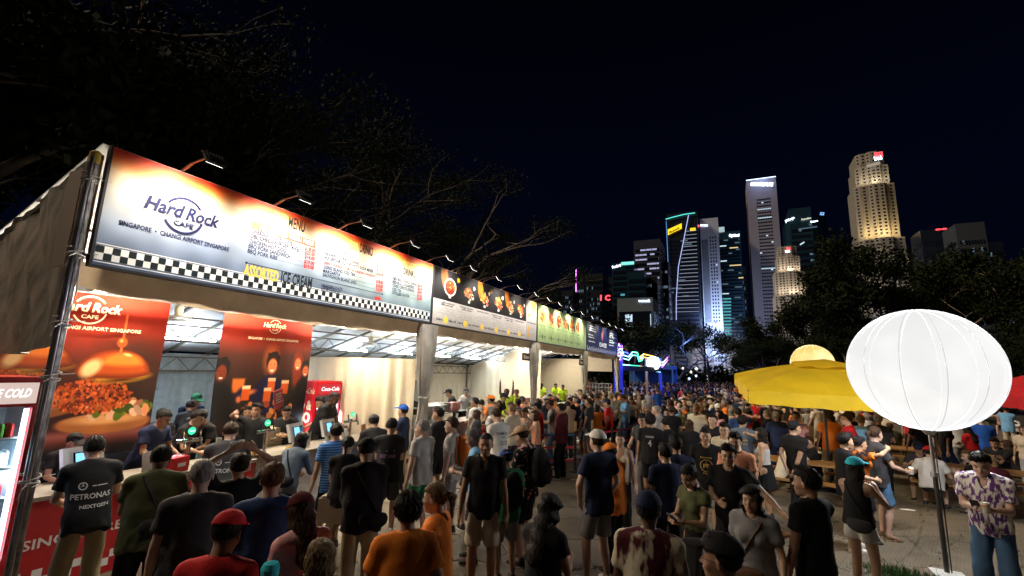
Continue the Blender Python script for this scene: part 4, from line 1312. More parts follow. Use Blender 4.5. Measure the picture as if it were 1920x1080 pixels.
# ceiling fans on drop rods
for i, (px, py) in enumerate([(330, 590), (700, 640), (1120, 0)][:2]):
 x, y, z = [(-8.95, 4.75, 3.55), (-9.35, 10.1, 3.42)][i]
 t = thing('wall_fan', ['cream caged fan hanging beside the burger poster', 'cream caged fan hanging above the partition curtain'][i], 'fan', (x, y, z))
 b = MB(); b.tube([(0, 0, 0.0), (0, 0, 0.38)], 0.012, 6); b.build('rod', METAL, t)
 b = MB(); b.lathe([(0.03, 0), (0.07, -0.02), (0.075, -0.10), (0.05, -0.16), (0.09, -0.19), (0.03, -0.21)], n=14); b.build('motor', mat('fan_cream', (0.62, 0.55, 0.38), rough=0.5), t, smooth=True)
 b = MB()
 for k in range(18):
  a = k * math.pi / 9; b.tube([(0.05 * math.cos(a), 0.05 * math.sin(a), -0.19), (0.2 * math.cos(a), 0.2 * math.sin(a), -0.20), (0.24 * math.cos(a), 0.24 * math.sin(a), -0.25), (0.05 * math.cos(a), 0.05 * math.sin(a), -0.30)], 0.003, 4)
 for r in (0.24, 0.15): b.tube([(r * math.cos(a), r * math.sin(a), -0.25 if r > .2 else -0.2) for a in [j * math.pi / 12 for j in range(25)]], 0.004, 4, cap=False)
 b.build('cage', mat('fan_cream'), t)
 for k in range(3):
  a = k * 2.094; b = MB(); b.box((0.11 * math.cos(a), 0.11 * math.sin(a), -0.25), (0.2, 0.09, 0.006), 0, Matrix.Rotation(a, 3, 'Z') @ Matrix.Rotation(0.3, 3, 'X')); b.build('blade', mat('fan_cream'), t)

# ================================================================== SIGN BOARDS
XS = -5.93
def board(label, y0, y1, art, back, z0=3.53, z1=4.85):
 t = thing('menu_board', label, 'menu board', (0, 0, 0), 0, 'menu boards along the stall fronts')
 b = MB(); b.box2((XS - 0.06, y0 + .012, z0), (XS - 0.004, y1 - .012, z1)); b.build('backing', back, t)
 panel_x('print', XS, y0 + .03, y1 - .03, z0 + .02, z1 - .008, art, t)
 b = MB()
 b.box2((XS - .062, y0 + .002, z0 - .012), (XS + .01, y0 + .026, z1 + .004)); b.box2((XS - .062, y1 - .026, z0 - .012), (XS + .01, y1 - .002, z1 + .004)); b.box2((XS - .062, y0 + .028, z0 - .014), (XS + .01, y1 - .028, z0 + .016))
 b.build('frame', DARKM, t)
 return t

# the burger stall's board: sunset red at the top through orange and cloud white to blue grey
P = Paint(1024, 226, (0.5, 0.56, 0.66))
def grad(P, stops):
 ys = [s[0] for s in stops]; out = np.stack([np.interp(P.y, ys, [s[1][k] for s in stops]) for k in range(3)], -1)
 return out.astype(np.float32)
wob = 0.05 * np.sin(P.x * 2.2 + 1) + 0.04 * np.sin(P.x * 5.1) + 0.02 * np.sin(P.x * 11 + P.y * 6)
yy = P.y; P.y = np.clip(P.y + wob * (1 - np.abs(2 * P.y - 1)), 0, 1)
P.a = grad(P, [(0, (0.30, 0.37, 0.50)), (0.20, (0.42, 0.47, 0.56)), (0.42, (0.60, 0.64, 0.70)), (0.66, (0.76, 0.73, 0.68)), (0.82, (0.84, 0.70, 0.54)), (0.92, (0.86, 0.42, 0.16)), (1, (0.74, 0.13, 0.05))])
P.y = yy
P.noise(0.10, 9, 4)
g_ = np.clip((P.x - 1.2) / 2, 0, 1)[..., None] * np.clip(1 - abs(P.y - 0.35) / 0.4, 0, 1)[..., None]
P.a = P.a * (1 - 0.35 * g_) + np.array((0.50, 0.62, 0.50), np.float32) * 0.35 * g_
hrc = board('long sunset coloured burger cafe menu board with a chequered border, nearest board', 2.226, 8.20, print_mat('sunset_print', P.image('sunset_print')), mat('board_backing', (0.3, 0.2, 0.15), rough=0.8))

XT = XS + 0.004
def bt(mb, s, a, c, hm, **k):
 p0 = on_x(a[0], a[1], XT); p1 = on_x(c[0], c[1], XT)
 zz = (p0[2] + p1[2]) / 2
 put_text(mb, s, (XT, p0[1], zz), (XT, p1[1], zz), hm, **k)
n1, n2, r1, y1_, w1 = MB(), MB(), MB(), MB(), MB()
lg = MB()
c0 = on_x(345, 405, XT)
R0 = 0.215
for (a0, a1) in ((0.62, 2.60), (3.62, 6.10)):
 pts = [(XT + .002, c0[1] + R0 * math.cos(a0 + (a1 - a0) * k / 30) * 1.0, c0[2] + R0 * math.sin(a0 + (a1 - a0) * k / 30)) for k in range(31)]
 for p, q in zip(pts[:-1], pts[1:]):
  d = (np.array(p) - np.array((XT, c0[1], c0[2]))); d = d / np.linalg.norm(d) * 0.015
  d2 = (np.array(q) - np.array((XT, c0[1], c0[2]))); d2 = d2 / np.linalg.norm(d2) * 0.015
  lg.quad(tuple(np.array(p) - d), tuple(np.array(q) - d2), tuple(np.array(q) + d2), tuple(np.array(p) + d))
zc = c0[2]
put_text(lg, 'Hard', (XT + .003, c0[1] - 0.42, zc - 0.03), (XT + .003, c0[1] - 0.03, zc - 0.03), 0.15, off=0.034, shear=0.22)
put_text(lg, 'Rock', (XT + .003, c0[1] + 0.02, zc - 0.03), (XT + .003, c0[1] + 0.41, zc - 0.03), 0.15, off=0.034, shear=0.22)
put_text(lg, 'CAFE', (XT + .003, c0[1] - 0.10, zc - 0.135), (XT + .003, c0[1] + 0.12, zc - 0.135), 0.058, off=0.022)
o = lg.build('logo', INK, hrc)
bt(n1, 'SINGAPORE  •  CHANGI AIRPORT SINGAPORE', (221.7, 422), (429, 471), 0.054, off=0.024)
for s, a, c in [('CHEESEBURGER (200g)', (470, 436), (550, 459)), ('DBL CHEESEBURGER (400g)', (469, 446), (562, 471)), ('CHICKEN HOT DOG', (467, 455.5), (535.5, 474)),
    ('BBQ PORK SANDWICH', (465.5, 465), (544, 484)), ('BBQ PORK RIBS', (464, 474), (520, 487.5))]: bt(n1, s, a, c, 0.058, off=0.024)
for s, a, c in [('VODKA & RED BULL', (611, 468), (657, 480)), ('HEINEKEN DRAFT (500ml)', (609, 477.5), (673, 497)), ('HOUSEPOUR LIQUORS WITH SODA MIXER', (608, 486), (700, 511)),
    ('LONG ISLAND ICED TEA', (607, 504), (666, 517.5)), ('MARGARITA', (605.5, 511), (638, 518)), ('SAUVIGNON BLANC (NZ)', (604.5, 518), (668, 533)),
    ('HAAGEN-DAZS', (602.5, 537.5), (642, 546)), ('(CUP / STICK)', (602, 544.5), (637.5, 552.5)),
    ('RED BULL ENERGY DRINK', (737, 524.5), (782, 536)), ('RED BULL SUGARFREE', (736, 531), (776, 541)), ('COKE / SPRITE (330ml)', (735.5, 538), (776, 547)),
    ('ICED TEA', (735, 544.5), (752.5, 548)), ('DISTILLED WATER', (734.5, 551), (767.5, 558))]: bt(n1, s, a, c, 0.054, off=0.024)
bt(r1, '(GIN / VODKA / RUM / BOURBON / WHISKEY)', (607.5, 496), (705, 520), 0.046, off=0.02)
pr = [('$18.00', (571, 468), (592, 473.5)), ('$25.00', (571, 475.5), (591, 481)), ('$14.00', (571, 483.5), (590, 489)), ('$19.00', (570, 492.5), (589.5, 498)), ('$19.00', (569, 501), (588.5, 506)),
      ('$17.00', (706, 500), (719.5, 504)), ('$17.00', (706, 507.5), (719.5, 511)), ('$18.00', (705.5, 515), (719, 519)), ('$18.00', (705, 529.5), (718, 533)), ('$18.00', (704.5, 537), (717.5, 540.5)), ('$16.00', (704, 544), (717, 547.5)), ('$8.00', (702.5, 560.5), (713.5, 563.5)),
      ('$6.00', (783, 537), (793, 539.5)), ('$6.00', (783, 543), (792.5, 545.5)), ('$4.00', (782.5, 549.5), (792, 551.5)), ('$4.00', (782, 555.5), (791.5, 558)), ('$4.00', (782, 561.5), (791.5, 564))]
for s, a, c in pr: bt(r1, s, a, c, 0.055, off=0.035)
# dotted leaders
for a, c in [((552, 460), (569, 465.5)), ((564, 472), (569, 474)), ((537.5, 475), (569, 483.5)), ((546, 485), (568, 492)), ((522, 488.5), (567, 500.5)),
             ((659, 481), (704, 498)), ((675, 498), (704, 506)), ((668, 518.5), (703, 528.5)), ((640, 519), (702.5, 536)), ((670, 534), (702, 543)), ((644, 547), (700, 559.5)), ((754, 549), (780, 555)), ((769, 559), (780, 561.5))]:
 p0 = on_x(*a, XT); p1 = on_x(*c, XT); zz = (p0[2] + p1[2]) / 2 + 0.004; L = p1[1] - p0[1]; n = max(2, int(L / 0.03))
 for k in range(n): n1.quad((XT, p0[1] + L * k / n, zz), (XT, p0[1] + L * (k + .55) / n, zz), (XT, p0[1] + L * (k + .55) / n, zz + .007), (XT, p0[1] + L * k / n, zz + .007))
p0 = on_x(462, 492.5, XT); p1 = on_x(717, 552.5, XT); zz = (p0[2] + p1[2]) / 2
n1.quad((XT, p0[1], zz), (XT, p1[1], zz), (XT, p1[1], zz + .008), (XT, p0[1], zz + .008))
for yq in (p0[1], p1[1]): n1.lathe([(0.0, 0), (0.015, 0.0)], (XT, yq, zz), 8) if False else n1.quad((XT, yq - .015, zz - .01), (XT, yq + .015, zz - .01), (XT, yq + .015, zz + .018), (XT, yq - .015, zz + .018))
# heads
for w, a, c, h in (('MENU', (540, 426), (571, 435.5), .17), ('ICE CREAM', (526, 529), (584, 541), .16), ('DRINKS', (674, 473), (699, 479), .15), ('DRINKS', (756, 515), (779, 520), .13)):
 q = MB(); bt(q, w, a, c, h, off=.03); q.build('heading', INKB, hrc)
for w, a, c, h in (('FOOD', (512, 418), (537, 425), .17), ('ASSORTED', (456, 515), (521, 528), .15), ('BAR', (656, 468), (671, 472), .15), ('SOFT', (757, 500), (779, 506), .12)):
 q = MB(); bt(q, w, a, c, h, off=.03); q.build('outline_heading', INKY, hrc)
p0 = on_x(472, 422, XT); p1 = on_x(592, 460, XT); zz = p0[2] + .02
rb = MB(); rb.quad((XT - .001, p0[1], zz - .06), (XT - .001, p1[1], zz - .075), (XT - .001, p1[1], zz + .035), (XT - .001, p0[1], zz + .045)); rb.build('ribbon', mat('ribbon_print', (0.78, 0.10, 0.04), rough=0.7), hrc)
put_text(w1, 'ALL SERVED WITH FRIES', (XT + .002, p0[1] + .12, zz - .045), (XT + .002, p1[1] - .05, zz - .045), 0.062, off=0.035)
# the chequered border
chk = MB(); z0 = 3.605; sq = 0.0735; n = int((8.20 - 2.26 - .02) / sq)
for i in range(n):
 for j in (0, 1):
  if (i + j) % 2: chk.quad((XT, 2.262 + i * sq, z0 + j * sq), (XT, 2.262 + (i + 1) * sq, z0 + j * sq), (XT, 2.262 + (i + 1) * sq, z0 + (j + 1) * sq), (XT, 2.262 + i * sq, z0 + (j + 1) * sq))
o = chk.build('chequer', INKB, hrc); o['kind'] = 'stuff'
wb = MB(); wb.quad((XT - .002, 2.262, z0 - .002), (XT - .002, 2.262 + n * sq, z0 - .002), (XT - .002, 2.262 + n * sq, z0 + 2 * sq + .002), (XT - .002, 2.262, z0 + 2 * sq + .002))
for zl in (z0 + 2 * sq + .016, z0 - .030): wb.quad((XT - .002, 2.262, zl), (XT - .002, 2.262 + n * sq, zl), (XT - .002, 2.262 + n * sq, zl + .010), (XT - .002, 2.262, zl + .010))
wb.build('white_border', INKW, hrc)
n1.build('menu_lettering', INK, hrc); r1.build('prices', INKR, hrc); w1.build('ribbon_lettering', INKW, hrc)

# the second board: dishes on a dark ground over a pale text panel
P = Paint(1024, 268, (0.70, 0.68, 0.67)); W_ = 1024 / 268
P.rect(-1, 0.44, 3.26, 2, (0.045, 0.04, 0.05)); P.noise(0.05, 60, 2)
P.rect(3.27, -1, 5, 2, (0.62, 0.60, 0.60))
for k, cx in enumerate([0.42, 0.98, 1.50, 2.02, 2.52, 3.00]):
 P.ell(cx - 0.16, 0.86, 0.10, 0.26, (0.62, 0.33, 0.08), 0.02, 0.2 + 0.2 * (k % 2)) if k % 2 == 0 else None
 if k == 0:
  P.ell(cx, 0.70, 0.17, 0.17, (0.80, 0.77, 0.72), 0.01); P.ell(cx, 0.70, 0.14, 0.14, (0.42, 0.12, 0.05), 0.01); P.blobs(cx, 0.70, .11, .11, [(0.7, 0.25, 0.08), (0.8, 0.5, 0.25), (0.35, 0.08, 0.03)], 40, .022, k)
 else:
  P.blobs(cx - .03, 0.70, .12, .10, [(0.75, 0.45, 0.12), (0.62, 0.24, 0.08), (0.80, 0.60, 0.35)], 45, .030, k); P.blobs(cx + .05, 0.62, .10, .08, [(0.75, 0.20, 0.10), (0.85, 0.70, 0.60), (0.15, 0.30, 0.06)], 35, .022, k + 9)
  P.ell(cx + 0.15, 0.82, 0.035, 0.05, (0.75, 0.72, 0.66), 0.01)
 if k in (0, 2): P.ell(cx + 0.22, 0.88, 0.045, 0.05, (0.75, 0.48, 0.06), 0.004)
 P.rect(cx - .03, 0.50, cx + .03, 0.545, (0.80, 0.78, 0.76))
P.ell(3.62, 0.88, 0.20, 0.22, (0.80, 0.62, 0.12), 0.15)
for q, w in ((0.82, .05), (0.62, .05), (0.28, .06), (0.12, .06)): P.ell(3.40, q, w * .8, w, (0.80, 0.55, 0.12), 0.004)
b2 = board('dark and pale menu board with pictures of dishes and yellow badges', 8.21, 14.25, print_mat('dishes_print', P.image('dishes_print')), mat('board_backing'))
tx, ty = MB(), MB()
SY = 8.24; SPW = 6.0 / W_      # metres for each unit of picture height across
def by(u): return SY + u / W_ * 5.98
def bz(v): return 3.55 + v * 1.29
NAMES = [('Truffle mushroom', 'fries with beef'), ('Crispy chicken', 'with slaw'), ('Loaded nachos', ''), ('Garden salad', 'with prawns'), ('Spicy wings', 'with dip'), ('Meatballs', '')]
g = random.Random(5)
for k, cx in enumerate([0.36, 0.92, 1.45, 1.97, 2.47, 2.96]):
 w = 0.40
 put_text(tx, NAMES[k][0], (XT, by(cx - w / 2), bz(0.385)), (XT, by(cx + w / 2), bz(0.385)), 0.035, off=0.03)
 if NAMES[k][1]: put_text(tx, NAMES[k][1], (XT, by(cx - w / 2.6), bz(0.345)), (XT, by(cx + w / 2.6), bz(0.345)), 0.035, off=0.03)
 for r_ in range(4 if k % 2 else 3):
  ww = w * g.uniform(.7, 1); put_text(ty, ['served with house sauce', 'lettuce tomato and cheese', 'toasted bun and pickles', 'fresh herbs and lime'][r_], (XT, by(cx - ww / 2), bz(0.29 - r_ * .045)), (XT, by(cx + ww / 2), bz(0.29 - r_ * .045)), 0.022, off=0.0)
 put_text(tx, 'Combo ' + 'ABCDEF'[k], (XT, by(cx - .26), bz(0.07)), (XT, by(cx - .10), bz(0.07)), 0.05, off=0.03)
 put_text(tx, '• Beer - $' + str(18 + k), (XT, by(cx + .06), bz(0.07)), (XT, by(cx + .26), bz(0.07)), 0.05, off=0.03)
put_text(tx, 'CRAFT BEER & CIDER', (XT, by(3.32), bz(0.42)), (XT, by(3.78), bz(0.42)), 0.035, off=0.03)
for v in (.84, .80, .64, .60, .30, .26, .14, .10): put_text(ty, 'draft pint $16', (XT, by(3.50), bz(v)), (XT, by(3.74), bz(v)), 0.022)
tx.build('lettering', INKB, b2); ty.build('small_lettering', INKG, b2)
for cx in [0.36, 0.92, 1.45, 1.97, 2.47, 2.96]:
 yb = MB(); c = (XT - .002, by(cx - .02), bz(.09)); yb.add([c] + [(c[0], c[1] + .09 * math.cos(a), c[2] + .085 * math.sin(a)) for a in [i * math.pi / 9 for i in range(18)]], [(0, 1 + i, 1 + (i + 1) % 18) for i in range(18)])
 yb.build('badge', INKY, b2)

# the third board: pale green with a row of dishes
P = Paint(768, 176, (0.56, 0.62, 0.46)); W_ = 768 / 176
P.noise(0.04, 20, 3)
for k, cx in enumerate([0.35, 1.00, 1.60, 2.20, 2.80, 3.45]):
 P.blobs(cx, 0.70, .16, .17, [(0.72, 0.36, 0.12), (0.55, 0.16, 0.06), (0.80, 0.52, 0.28), (0.30, 0.12, 0.05)], 60, .045, k + 3)
 if k in (3, 4): P.ell(cx + .25, 0.62, 0.09, 0.13, (0.16, 0.18, 0.05), 0.02)
 P.rect(cx - .29, -1, cx - .285, 0.5, (0.25, 0.32, 0.18))
b3 = board('pale green menu board with a row of six roast dishes', 14.29, 20.10, print_mat('green_print', P.image('green_print')), mat('board_backing'))
tx = MB()
for k, cx in enumerate([0.35, 1.00, 1.60, 2.20, 2.80, 3.45]):
 f = lambda u: 14.32 + u / W_ * 5.75
 put_text(tx, ['Roast duck', 'Char siew', 'Pork belly', 'Noodles', 'Dumplings', 'Satay'][k], (XT, f(cx - .2), bz(.43)), (XT, f(cx + .2), bz(.43)), .05, off=.02)
 for r_ in range(4): put_text(tx, 'with rice and greens', (XT, f(cx - .2), bz(.36 - r_ * .045)), (XT, f(cx + .2), bz(.36 - r_ * .045)), .024)
 put_text(tx, '$%d  -  $%d' % (12 + k, 20 + k), (XT, f(cx - .22), bz(.13)), (XT, f(cx + .24), bz(.13)), .06, off=.03)
 c = (XT, f(cx), bz(.15)); tx.add([c] + [(c[0] - .001, c[1] + .06 * math.cos(a), c[2] + .09 * math.sin(a)) for a in [i * math.pi / 6 for i in range(12)]], [(0, 1 + i, 1 + (i + 1) % 12) for i in range(12)])
tx.build('lettering', mat('ink_green', (0.06, 0.10, 0.04), rough=0.7), b3)
# the fourth board: dark blue tea stall
P = Paint(640, 140, (0.010, 0.022, 0.085)); W_ = 640 / 140
P.rect(1.35, -1, 2.95, 2, (0.014, 0.035, 0.16)); P.ell(2.05, 0.66, 0.15, 0.24, (0.62, 0.10, 0.06), 0.02); P.ell(2.05, 0.66, 0.08, 0.15, (0.75, 0.60, 0.50), 0.02)
for k in range(60):
 P.ell(k / 60 * W_, 0.02 + 0.05 * math.sin(k * 1.7) + .04, 0.05, 0.09 + .03 * math.sin(k * 2.3), (0.62, 0.63, 0.66), 0.02)
b4 = board('dark blue tea stall menu board lettered CHAGEE at the far end of the row', 20.14, 26.32, print_mat('blue_print', P.image('blue_print')), mat('board_backing'))
tx = MB(); f = lambda u: 20.17 + u / W_ * 6.12
put_text(tx, 'CHAGEE', (XT, f(1.62), bz(.22)), (XT, f(2.70), bz(.22)), .20, off=.02)
for k, (u, v) in enumerate([(0.35, .88), (.35, .80), (.35, .72), (.2, .55), (.2, .47), (.2, .32), (3.1, .85), (3.1, .77), (3.1, .69), (3.1, .55), (3.1, .47), (3.1, .35), (3.8, .85), (3.8, .70), (3.8, .5)]):
 put_text(tx, ['Jasmine milk tea', 'Peach oolong', 'Da hong pao', 'ICE TEA', 'Green tea'][k % 5], (XT, f(u), bz(v)), (XT, f(u + .6 + .12 * (k % 3)), bz(v)), .045, off=.03)
tx.build('lettering', INKW, b4)

# floodlights on arms along the top of the boards
FLW = mat('flood_bracket', (0.55, 0.36, 0.25), rough=0.3, metal=0.9)
ys = [2.95, 4.22, 5.45, 6.75, 7.95] + [8.95, 10.25, 11.55, 12.8, 13.9] + [14.95, 16.25, 17.6, 19.1] + [20.7, 22.1, 23.5, 25.1]
WD = ['first', 'second', 'third', 'fourth', 'fifth', 'sixth', 'seventh', 'eighth', 'ninth', 'tenth', 'eleventh', 'twelfth', 'thirteenth', 'fourteenth', 'fifteenth', 'sixteenth', 'seventeenth', 'eighteenth']
for i, y in enumerate(ys):
 t = thing('floodlight', 'black floodlight on an arm above the menu boards, %s from the near end' % WD[i], 'floodlight', (XS, y, 4.86), 0, 'floodlights along the top of the boards')
 b = MB(); b.bar((-0.05, 0, 0.0), (0.16, 0, 0.07), 0.03, 0.02); b.bar((0.16, 0, 0.07), (0.58, 0, 0.10), 0.02, 0.014); b.bar((0.55, -0.12, 0.105), (0.55, 0.12, 0.105), 0.02, 0.012); b.build('bracket', FLW, t)
 tilt = Matrix.Rotation(math.radians(-35), 3, 'Y')
 b = MB(); b.box((0.60, 0, 0.04), (0.04, 0.22, 0.15), 0, tilt)
 for k in range(6): b.box(Vector((0.60, 0, 0.04)) + tilt @ Vector((0.028, -0.09 + k * .036, 0)), (0.02, 0.006, 0.14), 0, tilt)
 b.build('lamp_head', DARKM, t)
 fl = MB(); fl.box(Vector((0.60, 0, 0.04)) + tilt @ Vector((-0.027, 0, 0)), (0.004, 0.19, 0.13), 0, tilt); fl.build('lens', emis('flood_lens', (1, 0.95, 0.86), 6.0), t)
 ld = bpy.data.lights.new('flood_beam', 'SPOT'); ld.energy = [215, 145, 165, 135][0 if i < 5 else 1 if i < 10 else 2 if i < 14 else 3]
 ld.color = (1.0, 0.93, 0.82) if i < 10 else (1.0, 1.0, 0.72) if i < 14 else (1, 0.95, 0.8)
 ld.spot_size = math.radians(118); ld.spot_blend = 0.9; ld.shadow_soft_size = 0.10
 lo = bpy.data.objects.new('flood_beam', ld); COL.objects.link(lo); lo.parent = t
 lo.location = Vector((0.60, 0, 0.04)) + tilt @ Vector((-0.10, 0, 0))
 d = Vector((-0.55, 0, -0.60)); lo.rotation_euler = d.to_track_quat('-Z', 'Y').to_euler()

# ================================================================== HANGING POSTERS in the burger stall
def cloth_wav(s):
 return lambda u, v: 0.018 * math.sin(u * 9 + s) + 0.012 * math.sin(u * 21 + v * 6 + s) * (1 - v * .3) + 0.03 * math.sin(v * 5 + u * 3 + s) * (1 - v)
def burger_print():
 P = Paint(560, 448, (0.22, 0.05, 0.02))    # 2.75 m x 2.2 m
 P.a = grad(P, [(0, (0.05, 0.02, 0.02)), (0.22, (0.10, 0.035, 0.03)), (0.5, (0.16, 0.06, 0.03)), (0.75, (0.44, 0.10, 0.04)), (1, (0.58, 0.10, 0.04))])
 P.ell(1.05, 0.55, 0.35, 0.35, (0.10, 0.06, 0.03), 0.3, a=.8); P.ell(0.9, 0.80, 0.5, 0.1, (0.50, 0.10, 0.04), 0.1, a=.5)
 P.rect(-.1, 0.0, 1.4, 0.16, (0.30, 0.12, 0.10), 0.06); P.rect(-.1, 0.11, 1.4, 0.15, (0.40, 0.20, 0.17), 0.03); P.rect(-.1, -.1, 1.4, 0.075, (0.05, 0.022, 0.022), 0.05)
 for (cx, cy, s, sd, dim) in [(0.13, 0.45, 0.85, 2, 0.6), (0.40, 0.50, 0.95, 5, 0.75), (0.88, 0.44, 1.12, 8, 1.0)]:
  k = lambda c: tuple(q * dim for q in c)
  # lower bread, board, salad, fried chicken, cheese, bun, pick
  P.ell(cx + .04 * s, cy - .22 * s, .30 * s, .06 * s, k((0.50, 0.27, 0.12)), .008); P.ell(cx + .04 * s, cy - .20 * s, .28 * s, .035 * s, k((0.68, 0.45, 0.25)), .02)
  P.blobs(cx + .12 * s, cy - .15 * s, .20 * s, .035 * s, [k((0.20, 0.24, 0.04)), k((0.62, 0.35, 0.22)), k((0.32, 0.36, 0.08)), k((0.70, 0.50, 0.38))], 40, .035 * s, sd)
  P.blobs(cx - .06 * s, cy - .07 * s, .23 * s, .095 * s, [k((0.46, 0.15, 0.04)), k((0.62, 0.27, 0.09)), k((0.28, 0.07, 0.02)), k((0.55, 0.2, 0.06))], 800, .011 * s, sd + 1)
  P.ell(cx + .10 * s, cy + .035 * s, .21 * s, .040 * s, k((0.62, 0.44, 0.10)), .02, .08); P.ell(cx + .09 * s, cy + .020 * s, .17 * s, .02 * s, k((0.20, 0.08, 0.02)), .02, .08)
  P.dome(cx + .04 * s, cy + .045 * s, .235 * s, .155 * s, k((0.34, 0.10, 0.02)), .01); P.dome(cx + .045 * s, cy + .055 * s, .22 * s, .138 * s, k((0.55, 0.20, 0.045)), .03)
  P.dome(cx + .08 * s, cy + .10 * s, .15 * s, .085 * s, k((0.78, 0.38, 0.11)), .03); P.ell(cx - .10 * s, cy + .085 * s, .085 * s, .055 * s, k((0.74, 0.56, 0.36)), .03, .6); P.ell(cx + .10 * s, cy + .165 * s, .04 * s, .012 * s, k((0.9, 0.66, 0.4)), .01, -.2)
  P.rect(cx + .045 * s, cy + .16 * s, cx + .06 * s, cy + .40 * s, k((0.70, 0.30, 0.12)), .004); P.ell(cx + .052 * s, cy + .235 * s, .036 * s, .034 * s, k((0.55, 0.22, 0.07)), .01); P.ell(cx + .045 * s, cy + .245 * s, .016 * s, .014 * s, k((0.85, 0.48, 0.20)), .01)
 P.noise(0.03, 25, 8); P.a = P.a ** .92 * 1.2
 return P.image('burger_print')
def party_print():
 P = Paint(420, 448, (0.2, 0.05, 0.02))      # about 2.05 m x 2.2 m
 P.a = grad(P, [(0, (0.03, 0.015, 0.012)), (0.35, (0.06, 0.028, 0.02)), (0.65, (0.16, 0.06, 0.03)), (0.82, (0.44, 0.09, 0.04)), (1, (0.54, 0.09, 0.04))])
 P.ell(0.50, 0.62, .10, .16, (0.70, 0.33, 0.08), .1, a=.8)
 P.rect(.16, .36, .28, .47, (0.62, 0.28, 0.08), .02)
 for (cx, cy, s, hairc, sk_, shirt) in [(0.05, 0.52, 1.0, (0.03, 0.015, 0.01), (0.30, 0.10, 0.05), (0.03, 0.02, 0.02)), (0.52, 0.58, 1.0, (0.06, 0.02, 0.01), (0.72, 0.34, 0.18), (0.03, 0.02, 0.10)),
                                           (0.80, 0.60, .85, (0.32, 0.09, 0.03), (0.75, 0.36, 0.20), (0.06, 0.03, 0.02)), (0.90, 0.54, .8, (0.03, 0.012, 0.01), (0.62, 0.28, 0.16), (0.02, 0.01, 0.01))]:
  P.ell(cx, cy - .25 * s, .17 * s, .19 * s, shirt, .04)
  if s < .9 and cx < .85: P.ell(cx, cy - .06, .075, .20, hairc, .03)
  P.ell(cx, cy + .03 * s, .078 * s, .085 * s, hairc, .02); P.blobs(cx, cy + .07 * s, .06 * s, .03 * s, [hairc], 16, .022 * s, 3)
  P.ell(cx, cy - .008 * s, .052 * s, .072 * s, sk_, .015); P.ell(cx, cy - .045 * s, .022 * s, .010 * s, (0.85, 0.75, 0.65), .004); P.ell(cx - .02 * s, cy + .008 * s, .010 * s, .005 * s, (.05, .02, .02), .003); P.ell(cx + .02 * s, cy + .008 * s, .010 * s, .005 * s, (.05, .02, .02), .003)
  P.ell(cx, cy - .02 * s, .008 * s, .014 * s, tuple(q * .75 for q in sk_), .008)
 P.ell(.25, .36, .11, .045, (0.04, 0.03, 0.12), .03, .7); P.ell(.33, .36, .09, .03, (0.62, 0.28, 0.14), .02, .2); P.ell(.24, .31, .035, .035, (0.66, 0.30, 0.16), .02)
 for cx, cy in ((0.30, 0.36), (0.53, 0.42), (0.50, 0.34), (0.67, 0.40)):
  P.rect(cx - .035, cy - .06, cx + .04, cy + .05, (0.62, 0.22, 0.05), .01); P.rect(cx - .035, cy + .028, cx + .04, cy + .055, (0.80, 0.60, 0.42), .01)
 P.blobs(.55, .22, .26, .06, [(0.45, 0.16, 0.06), (0.20, 0.06, 0.03), (0.55, 0.30, 0.12)], 30, .03, 4); P.blobs(.2, .14, .2, .1, [(0.04, 0.02, 0.015), (0.07, 0.03, 0.02)], 40, .05, 6)
 P.noise(0.04, 16, 2); P.a = P.a ** .88 * 1.2
 return P.image('party_print')

def logo_on(mb, x, yc, zc, s):
 for (a0, a1) in ((0.62, 2.60), (3.62, 6.10)):
  pts = [(x, yc + .215 * s * math.cos(a0 + (a1 - a0) * k / 24), zc + .215 * s * math.sin(a0 + (a1 - a0) * k / 24)) for k in range(25)]
  for p, q in zip(pts[:-1], pts[1:]):
   C0 = np.array((x, yc, zc)); d = (np.array(p) - C0); d = d / np.linalg.norm(d) * .011 * s; d2 = (np.array(q) - C0); d2 = d2 / np.linalg.norm(d2) * .011 * s
   mb.quad(tuple(np.array(p) - d), tuple(np.array(q) - d2), tuple(np.array(q) + d2), tuple(np.array(p) + d))
 put_text(mb, 'Hard', (x, yc - .42 * s, zc - .03 * s), (x, yc - .03 * s, zc - .03 * s), .145 * s, off=.03, shear=.18)
 put_text(mb, 'Rock', (x, yc + .02 * s, zc - .03 * s), (x, yc + .41 * s, zc - .03 * s), .145 * s, off=.03, shear=.18)
 put_text(mb, 'CAFE', (x, yc - .10 * s, zc - .135 * s), (x, yc + .12 * s, zc - .135 * s), .058 * s, off=.025)

